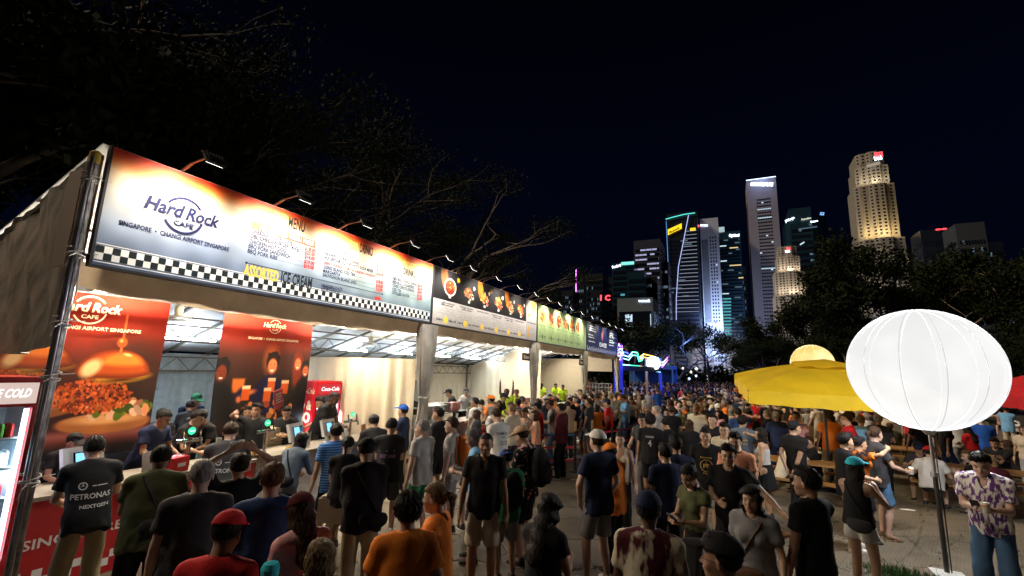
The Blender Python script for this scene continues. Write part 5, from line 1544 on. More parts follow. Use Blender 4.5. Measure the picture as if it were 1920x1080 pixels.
for i, (y0, y1, z0, z1, im, yc, lb) in enumerate([(2.05, 4.36, 1.18, 3.52, burger_print(), 3.30, 'hanging cloth poster of a fried chicken burger on a red ground'),
                                                  (5.28, 7.32, 1.12, 3.56, party_print(), 6.33, 'hanging cloth poster of friends laughing over beers beside the drinks fridge')]):
 t = thing('hanging_poster', lb, 'poster', (0, 0, 0), 0, 'cloth posters hanging in the burger stall')
 wv = cloth_wav(i * 2.0)
 m = let_through(print_mat('poster_cloth', im, rough=0.7), .2)
 o = panel_x('cloth', -8.5, y0, y1, z0, z1, m, t, 24, 24, wv)
 b = MB(); logo_on(b, -8.44, yc, [3.27, 3.31][i], [0.92, .62][i])
 if i == 0: put_text(b, 'SINGAPORE  •  CHANGI AIRPORT SINGAPORE', (-8.44, 2.42, 2.98), (-8.44, 3.98, 2.98), .05, off=.02)
 else: put_text(b, 'SINGAPORE  •  CHANGI AIRPORT SINGAPORE', (-8.44, 5.78, 3.03), (-8.44, 6.92, 3.03), .042, off=.02)
 b.build('poster_lettering', INKC, t)
 b = MB(); b.tube([(-8.5, y0 - .05, z1 + .01), (-8.5, y1 + .05, z1 + .01)], 0.015, 6)
 for y in (y0 + .1, (y0 + y1) / 2, y1 - .1): b.tube([(-8.5, y, z1 + .01), (-8.52, y, roof_z(-8.5) - .1)], 0.004, 4)
 b.build('hanging_rod', METAL, t)

# ================================================================== FRIDGES
CANM = [mat('can_%d' % i, c, rough=0.3, metal=0.3) for i, c in enumerate([(0.55, 0.02, 0.02), (0.65, 0.66, 0.68), (0.10, 0.45, 0.05), (0.05, 0.16, 0.55), (0.70, 0.45, 0.05)])]
def fridge(label, x, y0, y1, z0, z1, depth, dirx, words, scheme, side=True):
 """upright glass door drinks fridge whose door faces +x"""
 t = thing('drinks_fridge', label, 'fridge', (x, (y0 + y1) / 2, z0), 0, 'red drinks fridges'); X = x
 T = lambda p: (p[0] - x, p[1] - (y0 + y1) / 2, p[2] - z0)
 def bx(b, a, c): b.box2(T(a), T(c))
 b = MB(); w = .045
 bx(b, (X - depth, y0, z0), (X, y0 + w, z1)); bx(b, (X - depth, y1 - w, z0), (X, y1, z1)); bx(b, (X - depth, y0 + w, z1 - w), (X, y1 - w, z1))
 bx(b, (X - depth, y0 + w, z0), (X, y1 - w, z0 + .22)); b.build('cabinet', RED, t)
 b = MB(); bx(b, (X - depth + .01, y0 + w, z0 + .22), (X - depth + .04, y1 - w, z1 - w))
 bx(b, (X - depth + .04, y0 + w, z0 + .22), (X - .04, y0 + w + .01, z1 - .33)); bx(b, (X - depth + .04, y1 - w - .01, z0 + .22), (X - .04, y1 - w, z1 - .33)); b.build('liner', mat('fridge_liner', (0.75, 0.85, 0.92), rough=0.4), t)
 b = MB(); bx(b, (X - .03, y1 - w - .05, z0 + .26), (X - .012, y1 - w - .015, z1 - .34)); bx(b, (X - .03, y0 + w + .015, z0 + .26), (X - .012, y0 + w + .04, z1 - .34)); b.build('light_strip', emis('fridge_light', (0.72, 0.90, 1.0), 7.0), t)
 b = MB(); bx(b, (X - .02, y0 + .01, z1 - .31), (X + .03, y1 - .01, z1 - .03)); hb = b.build('header_frame', RED, t)
 b = MB(); b.quad(*[T(p) for p in ((X + .032, y0 + .03, z1 - .28), (X + .032, y1 - .03, z1 - .28), (X + .032, y1 - .03, z1 - .06), (X + .032, y0 + .03, z1 - .06))])
 b.build('lit_header', emis('header_' + scheme, (0.80, 0.62, 0.55) if scheme == 'cold' else (0.75, 0.05, 0.06), 0.9), t)
 b = MB(); v0 = T((X + .036, y1 - .42 if scheme == 'cold' else y0 + .1, z1 - .21)); v1 = T((X + .036, y1 - .09, z1 - .21)); put_text(b, words, v0, v1, .085, off=.03, shear=.2)
 b.build('header_lettering', emis('header_white', (1, 1, 1), 1.4), t)
 nsh = 5; gap = (z1 - .36 - z0 - .26) / nsh
 for k in range(nsh):
  zz = z0 + .26 + k * gap
  b = MB(); bx(b, (X - depth + .05, y0 + w + .02, zz), (X - .05, y1 - w - .02, zz + .012)); bx(b, (X - .055, y0 + w + .02, zz), (X - .05, y1 - w - .02, zz + .03)); sh = b.build('shelf', mat('shelf_white', (0.8, 0.85, 0.88), rough=0.4), t)
  nc = int((y1 - y0 - .16) / .075)
  cans = [MB() for _ in range(5)]
  for c in range(nc):
   ty_ = {0: 3, 1: 3, 2: 0, 3: 1, 4: (0 if c % 2 else 2)}[k] if scheme == 'cold' else {0: 0, 1: 1, 2: 1, 3: 0, 4: 0}[k]
   for dx in (0, .08):
    cx, cy, cz = T((X - .10 - dx, y0 + w + .055 + c * .075, zz + .013))
    cans[ty_].lathe([(.020, 0), (.029, .008), (.029, .135 + .03 * (k % 2)), (.018, .155 + .03 * (k % 2))], (cx, cy, cz), 10)
  for q in range(5):
   if cans[q].v: o = cans[q].build('cans', CANM[q], sh); o['kind'] = 'stuff'
 g_ = MB(); bx(g_, (X - .006, y0 + w, z0 + .23), (X - .001, y1 - w, z1 - .33))
 gl = bpy.data.materials.get('clear_glass')
 if gl is None:
  gl = bpy.data.materials.new('clear_glass'); gl.use_nodes = True; nt = gl.node_tree; nt.nodes.clear()
  tr = nt.nodes.new('ShaderNodeBsdfTransparent'); gs = nt.nodes.new('ShaderNodeBsdfGlossy'); gs.inputs['Roughness'].default_value = .05
  mx = nt.nodes.new('ShaderNodeMixShader'); mx.inputs[0].default_value = .06; oo = nt.nodes.new('ShaderNodeOutputMaterial')
  nt.links.new(tr.outputs[0], mx.inputs[1]); nt.links.new(gs.outputs[0], mx.inputs[2]); nt.links.new(mx.outputs[0], oo.inputs[0])
 g_.build('door_glass', gl, t)
 b = MB(); bx(b, (X, y0 + .008, z0 + .2), (X + .02, y0 + w, z1 - .32)); bx(b, (X, y1 - w, z0 + .2), (X + .02, y1 - .008, z1 - .32)); bx(b, (X, y0 + w, z0 + .2), (X + .02, y1 - w, z0 + .23)); b.build('door_frame', RED, t)
 if side:
  b = MB(); ys_ = y0 - .003
  put_text(b, 'Coca-Cola', T((X - depth + .04, ys_, z1 - .28)), T((X - .06, ys_, z1 - .28)), .13, nrm=(0, -1, 0), off=.0, shear=.25)
  put_text(b, '&', T((X - .26, ys_, z1 - .62)), T((X - .10, ys_, z1 - .62)), .19, nrm=(0, -1, 0), off=.05)
  put_text(b, 'GO', T((X - depth + .10, ys_, z1 - .90)), T((X - .12, ys_, z1 - .90)), .21, nrm=(0, -1, 0), off=.05)
  c = T((X - depth + .21, ys_, z1 - .54)); b.add([c] + [(c[0] + .10 * math.cos(a), c[1], c[2] + .10 * math.sin(a)) for a in [i * math.pi / 10 for i in range(20)]], [(0, 1 + (i + 1) % 20, 1 + i) for i in range(20)])
  b.build('side_lettering', INKC, t)
 ld = bpy.data.lights.new('fridge_glow', 'AREA'); ld.shape = 'RECTANGLE'; ld.size = .5; ld.size_y = 1.2; ld.energy = 30; ld.color = (.55, .8, 1)
 lo = bpy.data.objects.new('fridge_glow', ld); COL.objects.link(lo); lo.parent = t; lo.location = T((X - .06, (y0 + y1) / 2, (z0 + z1) / 2 + .1)); lo.rotation_euler = (0, math.radians(90), 0); ld.size = .3
 return t
fridge('red drinks fridge with a lit ice cold header beside the corner pole', -6.95, 1.50, 2.42, 0.22, 2.36, .62, 1, 'ICE COLD', 'cold', side=False)
fridge('red drinks fridge with white side lettering against the partition curtain', -8.40, 7.50, 8.22, 0.22, 2.20, .62, 1, 'Coca-Cola', 'cola')

# ================================================================== COUNTERS
REDP = mat('counter_red', (0.42, 0.012, 0.016), rough=0.45, var=0.08)
CTOP = mat('counter_top', (0.34, 0.31, 0.27), rough=0.35, var=0.15, vscale=5)
t = thing('counter', 'red fronted serving counter with white lettering at the near end', 'counter', (-7.05, 3.9, 0), 0, 'serving counters')
b = MB(); b.box2((-.70, -1.5, 0), (-.002, 1.3, 1.0)); b.build('cabinet', DARKM, t)
b = MB(); b.box2((0, -1.5, 0.02), (.02, 1.3, 1.0)); b.build('front_panel', REDP, t)
b = MB(); b.box2((-.72, -1.52, 1.002), (.04, 1.32, 1.045)); b.build('counter_top', CTOP, t)
b = MB(); put_text(b, 'SINGAPORE • CHANGI AIRPORT', (.023, -1.35, .50), (.023, 1.15, .50), .10, off=.02); b.build('lettering', INKW, t)
b = MB()
for i in range(31):
 for j in (0, 1):
  if (i + j) % 2: b.quad((.022, -1.4 + i * .088, .10 + j * .088), (.022, -1.4 + (i + 1) * .088, .10 + j * .088), (.022, -1.4 + (i + 1) * .088, .10 + (j + 1) * .088), (.022, -1.4 + i * .088, .10 + (j + 1) * .088))
o = b.build('chequer', INKW, t); o['kind'] = 'stuff'
t = thing('counter', 'long serving counter with a grey and white cloth front beside the beer taps', 'counter', (-7.10, 6.75, 0), 0, 'serving counters')
b = MB(); b.box2((-.70, -1.5, 0), (-.002, 1.5, 1.0)); b.build('cabinet', mat('steel_counter', (0.35, 0.35, 0.36), rough=.35, metal=.7), t)
b = MB(); b.box2((-.72, -1.52, 1.002), (.04, 1.52, 1.045)); b.build('counter_top', CTOP, t)
b = MB(); b.box2((0, -1.5, 0.02), (.02, 0.2, 1.0)); b.build('white_cloth', mat('grey_cloth', (0.40, .39, .38), rough=.9, var=.15), t)
b = MB(); b.box2((0, .21, 0.02), (.022, 1.5, 1.0)); b.build('printed_front', mat('blue_grey_front', (0.10, 0.13, 0.18), rough=.6), t)
b = MB(); put_text(b, 'Rock', (.026, .35, .62), (.026, 1.0, .62), .17, off=.03, shear=.2); put_text(b, 'SINGAPORE', (.026, .3, .25), (.026, 1.3, .25), .08, off=.02); b.build('lettering', INKW, t)
for bi, (ya, yb, lb) in enumerate([(8.7, 13.7, 'long stainless serving counter crowded with cups in the second stall'), (14.8, 19.7, 'stainless serving counter in the third stall behind the queue'), (20.6, 25.8, 'far serving counter of the tea stall')]):
 t = thing('counter', lb, 'counter', (-7.3, (ya + yb) / 2, 0), 0, 'serving counters'); L = (yb - ya) / 2
 b = MB(); b.box2((-.6, -L, 0), (0, L, 1.0)); b.build('cabinet', mat('steel_counter'), t)
 b = MB(); b.box2((-.62, -L - .02, 1.002), (.03, L + .02, 1.04)); b.build('counter_top', CTOP, t)
# the raised deck behind the counters
b = MB(); b.box2((-12.0, 2.3, 0.02), (-7.8, 26.0, 0.16)); o = b.build('stall_deck', mat('deck_ply', (0.14, 0.12, 0.10), rough=.8, var=.2), None); tag(o, kind='structure')

def terminal(x, y, rz, label, screen=1):
 t = thing('till', label, 'till', (x, y, 1.047), rz, 'tills on the counters')
 b = MB(); b.box((0, 0, .015), (.24, .24, .03)); b.bar((0, 0, .02), (-.03, 0, .22), .07, .04); b.build('stand', mat('till_grey', (.50, .50, .50), rough=.4), t)
 R_ = Matrix.Rotation(math.radians(-16), 3, 'Y')
 b = MB(); b.box((0, 0, .30), (.05, .46, .32), 0, R_); b.build('screen_housing', mat('till_white', (.62, .62, .62), rough=.4), t)
 b = MB(); b.box(Vector((0, .03, .30)) + R_ @ Vector((.028, 0, 0)), (.008, .30, .19), 0, R_); b.build('customer_display', mat('black_glass', (.01, .01, .012), rough=.1), t)
 b = MB(); b.box(Vector((0, .03, .30)) + R_ @ Vector((.033, -.045, 0)), (.003, .17, .165), 0, R_); b.build('lit_screen', emis('screen_blue', (0.25, 0.62, 1.0), 1.5), t)
 b = MB()
 for k in range(3): b.box(Vector((0, .03, .30)) + R_ @ Vector((.033, .09, .045 - k * .045)), (.003, .09, .022), 0, R_)
 b.build('lit_rows', emis('screen_dim', (0.05, 0.2, 0.5), 1.0), t)
 return t
terminal(-7.28, 3.05, .25, 'white till with a glowing blue screen nearest the corner pole')
terminal(-7.3, 6.15, .35, 'white till with a lit screen behind the man in the team shirt')
terminal(-7.35, 6.95, .30, 'white till with a lit screen in front of the drinks fridge')
terminal(-7.45, 9.3, .3, 'white till beside the blue capped customer')

def beer_tap(x, y, label):
 t = thing('beer_tap', label, 'beer tap', (x, y, 1.047), 0, 'beer taps with round green badges')
 b = MB(); b.lathe([(.05, 0), (.05, .02), (.028, .04), (.028, .34), (.04, .36), (.04, .40)], n=14); b.tube([(0, -.18, .36), (0, .18, .36)], .028, 10); b.build('column', mat('chrome', (.7, .7, .7), rough=.12, metal=1), t, smooth=False)
 for k in (-.12, .12):
  b = MB(); b.tube([(.03, k, .36), (.09, k, .35), (.10, k, .28)], .012, 8); b.tube([(.05, k, .37), (.03, k, .50)], .013, 8); b.build('spout', mat('chrome'), t)
 b = MB(); b.lathe([(0.0, -.012), (.05, -.012), (.055, 0), (.05, .012), (0, .012)], n=22, cap=False); me = b.mesh('badge'); me.transform(Matrix.Translation((.03, 0, .50)) @ Matrix.Rotation(math.radians(90), 4, 'Y')); me.materials.append(emis('badge_green', (0.05, 0.75, 0.35), 1.6)); mesh_obj('badge', me, t)
 b = MB(); put_text(b, 'BEER', (.046, -.035, .49), (.046, .035, .49), .02, off=.02); b.build('badge_lettering', emis('header_white', (1, 1, 1), 1.4), t)
beer_tap(-7.40, 4.35, 'chrome beer tap with a glowing green badge at the near counter')
beer_tap(-7.42, 5.62, 'chrome beer tap with a glowing green badge between the two tills')
beer_tap(-7.42, 7.62, 'chrome beer tap with a glowing green badge in front of the partition curtain')
beer_tap(-7.42, 8.9, 'chrome beer tap with a glowing badge beyond the partition')

CUPM = mat('plastic_cup', (0.62, 0.66, 0.62), rough=.25, spec=.6); BEERM = mat('beer', (0.62, 0.27, 0.03), rough=.15, spec=.6); FOAM = mat('foam', (.8, .76, .65), rough=.8)
def cup(x, y, z, label, beer=True, parent=None, group='plastic cups', s=1.0):
 t = thing('cup', label, 'cup', (x, y, z), 0, group); t.scale = (s, s, s)
 b = MB(); b.lathe([(.028, 0), (.030, .002), (.038, .115), (.040, .118)], n=14, cap=False); b.build('rim' if False else 'shell', CUPM, t, smooth=True)
 if beer:
  b = MB(); b.lathe([(.029, .003), (.0365, .09)], n=14); b.build('beer', BEERM, t); b = MB(); b.lathe([(.037, .091), (.039, .112)], n=14); b.build('foam', FOAM, t)
 return t
g = random.Random(9)
for i, (x, y) in enumerate([(-7.25, 4.7), (-7.33, 4.95), (-7.2, 5.05), (-7.35, 6.5), (-7.22, 7.3), (-7.3, 7.35), (-7.4, 9.8), (-7.5, 10.2), (-7.4, 10.6), (-7.5, 11.2), (-7.45, 11.9), (-7.4, 12.4), (-7.5, 13.0)]):
 t = thing('cup_stack', 'tall stack of clear plastic cups on the %s' % ['near counter by the first beer tap', 'near counter beside the condiments', 'near counter edge', 'counter between the tills', 'counter by the fridge', 'counter under the partition curtain', 'second stall counter, first', 'second stall counter, second', 'second stall counter, third', 'second stall counter, fourth', 'second stall counter, fifth', 'second stall counter, sixth', 'second stall counter, farthest'][i], 'cups', (x, y, 1.05), 0, 'stacks of cups on the counters')
 b = MB(); n = g.randint(5, 12)
 for k in range(n): b.lathe([(.030, k * .022), (.040, k * .022 + .018)], n=12, cap=False)
 b.lathe([(.030, n * .022), (.042, n * .022 + .10)], n=12, cap=False); b.build('cups', CUPM, t, smooth=True)
for i, (x, y, c, lb) in enumerate([(-7.15, 4.05, 'red', 'red napkin box on the near counter'), (-7.2, 3.75, 'white', 'white card stand on the near counter'), (-7.2, 5.3, 'beige', 'cream food tray with fries on the counter'), (-7.15, 5.95, 'white', 'white paper bowl on the counter edge'), (-7.12, 7.7, 'orange', 'orange price card standing on the counter')]):
 t = thing('serving_item', lb, 'counter item', (x, y, 1.047), .3)
 if 'bowl' in lb or 'tray' in lb:
  b = MB(); b.lathe([(.06, 0), (.12, .05), (.125, .055), (.115, .05), (.05, .008)], n=20, cap=True); b.build('bowl', mat('paper_white', (.65, .6, .5), rough=.8), t)
  b = MB()
  for k in range(22): b.bar((g.uniform(-.07, .07), g.uniform(-.07, .07), .04), (g.uniform(-.09, .09), g.uniform(-.09, .09), .09), .012)
  o = b.build('fries', mat('fries', (.62, .38, .08), rough=.7), t); o['kind'] = 'stuff'
 elif 'box' in lb:
  b = MB(); b.box((0, 0, .1), (.22, .26, .2)); b.box((.112, 0, .1), (.004, .16, .08)); b.build('case', RED, t); b = MB(); b.box((.116, 0, .1), (.004, .13, .05)); b.build('napkins', INKW, t)
 else:
  b = MB(); b.box((0, 0, .16), (.012, .2, .30), 0, Matrix.Rotation(-.15, 3, 'Y')); b.build('card', cm(c) if c != 'orange' else mat('orange_card', (.7, .35, .2), rough=.6), t); b = MB(); b.box((0, 0, .008), (.08, .2, .016)); b.build('foot', DARKM, t)

# kitchen fittings behind the posters
STEEL = mat('stainless', (.16, .17, .18), rough=.5, metal=.5, var=.1)
t = thing('extractor_hood', 'grey stainless extractor hood over the rear kitchen', 'extractor hood', (-11.3, 5.4, 0))
b = MB(); b.add([(-.5, -1.6, 1.95), (.45, -1.6, 1.95), (.45, .2, 1.95), (-.5, .2, 1.95), (-.5, -1.5, 2.25), (.35, -1.5, 2.25), (.35, .1, 2.25), (-.5, .1, 2.25)], [(0, 3, 2, 1), (4, 5, 6, 7), (0, 1, 5, 4), (1, 2, 6, 5), (2, 3, 7, 6), (3, 0, 4, 7)]); b.build('hood', STEEL, t)
t = thing('prep_table', 'stainless prep table piled with trays in the rear kitchen', 'table', (-10.4, 5.9, .16))
b = MB(); b.box((0, 0, .86), (.8, 3.0, .05)); b.box((0, 0, .3), (.7, 2.8, .03)); b.build('table_top', STEEL, t)
for sx in (-.35, .35):
 for sy in (-1.4, 1.4): b = MB(); b.box((sx, sy, .43), (.04, .04, .85)); b.build('leg', STEEL, t)
for i in range(6):
 s = thing('tray_stack', 'stack of steel trays on the rear prep table, %s from its near end' % WD[i], 'trays', (-10.4 + g.uniform(-.2, .2), 4.7 + i * .48, 1.047), g.uniform(0, 1), 'tray stacks on the prep table')
 b = MB()
 for k in range(3 + i % 3): b.box((0, 0, .02 + k * .05), (.36, .28, .03)); b.box((0, 0, .036 + k * .05), (.40, .32, .006))
 b.build('trays', STEEL, s)
t = thing('grill', 'black flat grill with a splash back in the rear kitchen', 'grill', (-11.4, 5.2, .16))
b = MB(); b.box((0, 0, .45), (.7, 1.4, .9)); b.box((-.33, 0, 1.05), (.04, 1.4, .35)); b.build('body', STEEL, t); b = MB(); b.box((.02, 0, .915), (.6, 1.3, .02)); b.build('hot_plate', DARKM, t)
t = thing('air_cooler', 'cream portable air cooler with slats behind the counter', 'air cooler', (-8.15, 6.35, .16), .1)
b = MB(); b.box((0, 0, .55), (.4, .6, 1.1)); b.box((0, 0, 1.14), (.36, .54, .1)); b.build('body', mat('fan_cream'), t)
for k in range(9): b = MB(); b.box((.21, 0, .62 + k * .05), (.03, .5, .014), 0, Matrix.Rotation(.5, 3, 'Y')); b.build('slat', mat('fan_cream'), t)
t = thing('pedestal_fan', 'black pedestal fan at the back of the kitchen', 'fan', (-9.6, 6.7, .16), .3)
b = MB(); b.lathe([(.22, 0), (.22, .03), (.03, .05), (.02, 1.25)], n=16); b.build('stand', DARKM, t)
b = MB()
for k in range(24):
 a = k * math.pi / 12; b.tube([(.05, .04 * math.cos(a), 1.35 + .04 * math.sin(a)), (.08, .28 * math.cos(a), 1.35 + .28 * math.sin(a)), (0, .30 * math.cos(a), 1.35 + .30 * math.sin(a)), (-.08, .1 * math.cos(a), 1.35 + .1 * math.sin(a))], .003, 4)
b.build('cage', METAL, t)
for k in range(4): a = k * 1.57; b = MB(); b.box((0, .13 * math.cos(a), 1.35 + .13 * math.sin(a)), (.01, .16, .1), 0, Matrix.Rotation(a, 3, 'X')); b.build('blade', DARKM, t)

# second stall: shelving with cartons, cold case, boards
CARD = mat('cardboard', (.36, .22, .10), rough=.9, var=.12); GREENT = mat('green_tape', (.25, .45, .08), rough=.6)
t = thing('storage_rack', 'tall timber storage rack behind the gathered grey drape', 'rack', (-8.5, 9.55, .16))
for sx in (-.35, .35):
 for sy in (-.8, 0.05, .8): b = MB(); b.box((sx, sy, 1.2), (.06, .06, 2.4)); b.build('upright', mat('pale_timber', (.48, .38, .24), rough=.8), t)
for z in (.9, 1.55, 2.0): b = MB(); b.box((0, 0, z), (.74, 1.66, .03)); b.build('shelf', mat('pale_timber'), t)
i = 0
for (y, z, w, hgt) in [(8.98, 1.735, .62, .30), (8.98, 2.18, .62, .28), (9.0, 2.465, .55, .28), (9.95, 1.735, .66, .38), (9.95, 2.18, .66, .28), (9.95, 2.465, .62, .26), (9.6, 1.08, .4, .3), (10.05, 1.08, .38, .26)]:
 s = thing('carton', 'brown carton with green tape on the storage rack, %s' % ['middle shelf nearest', 'top shelf nearest lower', 'top shelf nearest upper', 'middle shelf farther', 'top shelf farther lower', 'top shelf farther upper', 'low shelf middle', 'low shelf end'][i], 'carton', (-8.45, y, z), g.uniform(-.08, .08), 'cartons on the storage rack'); i += 1
 b = MB(); b.box((0, 0, hgt / 2), (.5, w, hgt)); b.build('box', CARD, s); b = MB(); b.box((0, 0, .05), (.504, w + .004, .05)); b.build('tape', GREENT, s)
t = thing('display_case', 'lit glass display case on the second stall counter', 'display case', (-8.0, 10.9, .16))
b = MB(); b.box((0, 0, .45), (.6, 1.8, .9)); b.build('base', STEEL, t); b = MB(); b.box((0, 0, 1.32), (.5, 1.8, .03)); b.box((-.28, 0, 1.1), (.02, 1.8, .42)); b.build('frame', STEEL, t)
b = MB(); b.box((0, 0, 1.29), (.06, 1.7, .02)); b.build('strip_light', emis('case_light', (1, .95, .85), 5), t)
b = MB(); b.box((.27, 0, 1.1), (.006, 1.8, .40)); b.build('glass', bpy.data.materials['clear_glass'], t)
t = thing('notice_board', 'grey notice board on the back wall of the second stall', 'board', (-10.5, 14.0, 0), .0)
b = MB(); b.box((0, 0, 1.6), (.05, .9, 1.0)); b.build('panel', mat('slate_panel', (.16, .18, .18), rough=.6), t); b = MB(); b.box((.03, .2, 1.75), (.01, .3, .4)); b.build('sheet', INKW, t)
for i, (x, y, z, lb) in enumerate([(-6.0, 13.55, 3.0, 'small dark hanging sign by the second drape'), (-6.0, 19.55, 2.98, 'small dark hanging sign by the third drape')]):
 t = thing('hanging_sign', lb, 'sign', (x, y, z), 0, 'small hanging signs')
 b = MB(); b.box((0, 0, 0), (.03, .55, .24)); b.build('plate', mat('sign_brown', (.05, .025, .02), rough=.5), t); b = MB(); put_text(b, 'Queue', (.018, -.2, -.05), (.018, .2, -.05), .10, off=.02); b.build('lettering', INKW, t)
 b = MB(); b.tube([(0, -.2, .12), (0, -.2, .45)], .004, 4); b.tube([(0, .2, .12), (0, .2, .45)], .004, 4); b.build('wire', METAL, t)
for i in range(7):
 x, y = -8.4 + g.uniform(-.2, .2), 12.0 + i * .35 if i < 4 else 16 + i * .5
 t = thing('packet_stack', 'stack of printed packets behind the far counters, %s from the near end' % WD[i], 'packets', (x, y, 1.2 if i < 4 else 1.1), g.uniform(-.2, .2), 'packet stacks behind the far counters')
 b = MB()
 for k in range(5): b.box((g.uniform(-.02, .02), g.uniform(-.02, .02), .03 + k * .055), (.3, .4, .05), 0)
 b.build('packets', [cm('pink'), cm('white'), cm('grey')][i % 3], t)
t = thing('back_shelf', 'low stainless shelf behind the staff of the second stall', 'shelf', (-8.4, 12.6, .16))
b = MB(); b.box((0, 0, 1.02), (.5, 2.4, .03)); b.build('shelf', STEEL, t)
for sy in (-1.1, 1.1): b = MB(); b.box((0, sy, .5), (.45, .04, 1.0)); b.build('leg', STEEL, t)
t = thing('back_shelf', 'low stainless shelf behind the staff of the third stall', 'shelf', (-8.4, 18.4, .16))
b = MB(); b.box((0, 0, .92), (.5, 2.6, .03)); b.build('shelf', STEEL, t)
for sy in (-1.1, 1.1): b = MB(); b.box((0, sy, .45), (.45, .04, .9)); b.build('leg', STEEL, t)

# ================================================================== QUEUE BARRIERS
BELT = mat('belt_red', (.52, .01, .02), rough=.6); BELTB = mat('belt_blue', (.03, .12, .28), rough=.6)
bars = [(-6.3, 10.7), (-4.9, 11.2), (-3.85, 12.05), (-3.55, 12.6), (-3.2, 13.4), (-4.5, 14.6), (-3.0, 15.6), (-5.0, 17.2), (-3.0, 18.0), (-3.3, 20.6), (-2.6, 17.0), (-5.4, 13.2), (-6.4, 12.4), (-6.2, 15.4), (-2.9, 14.5)]
for i, (x, y) in enumerate(bars):
 t = thing('queue_post', 'black queue post with red belts, %s' % ['beside the brown cap man', 'in front of the striped top woman', 'nearest the maroon shirt man', 'behind the maroon shirt man, first', 'behind the maroon shirt man, second', 'in the middle of the queue', 'beside the blue lit paving, first', 'deep in the queue', 'beside the blue lit paving, second', 'farthest along the blue lit paving', 'beside the standing woman', 'between the two queue lanes', 'close to the second stall counter', 'by the third stall drape', 'at the turn of the lane'][i], 'queue post', (x, y, 0), 0, 'queue posts with belts')
 b = MB(); b.lathe([(.17, .015), (.17, .03), (.05, .05), (.032, .06), (.032, .95), (.04, .96), (.04, 1.02), (.0, 1.03)], n=16, cap=False); b.build('post', mat('post_black', (.015, .015, .017), rough=.35), t, smooth=False)
 if i in (1, 2, 3, 7, 10): b = MB(); b.box((0, 0, 1.16), (.02, .16, .24)); b.box((.012, 0, 1.16), (.004, .11, .18)); b.build('sign_holder', mat('holder_gold', (.42, .28, .08), rough=.4), t)
for i, (a, c) in enumerate([(0, 1), (1, 2), (3, 4), (4, 14), (14, 6), (6, 8), (8, 9), (5, 7), (11, 5), (0, 12), (12, 13), (7, 13), (11, 12), (10, 8)]):
 A, B = bars[a], bars[c]
 t = thing('queue_belt', 'red retractable belts between the queue posts, %s span counted from the near end' % WD[[1, 4, 5, 6, 8, 10, 12, 9, 3, 0, 7, 11, 2, 13][i]], 'queue belt', (0, 0, 0), 0, 'belts of the queue lanes')
 for z in (.94, .62, .30):
  b = MB(); b.bar((A[0], A[1], z), (B[0], B[1], z), .004, .048); b.build('belt', BELTB if (i in (1, 4) and z > .9) else BELT, t)

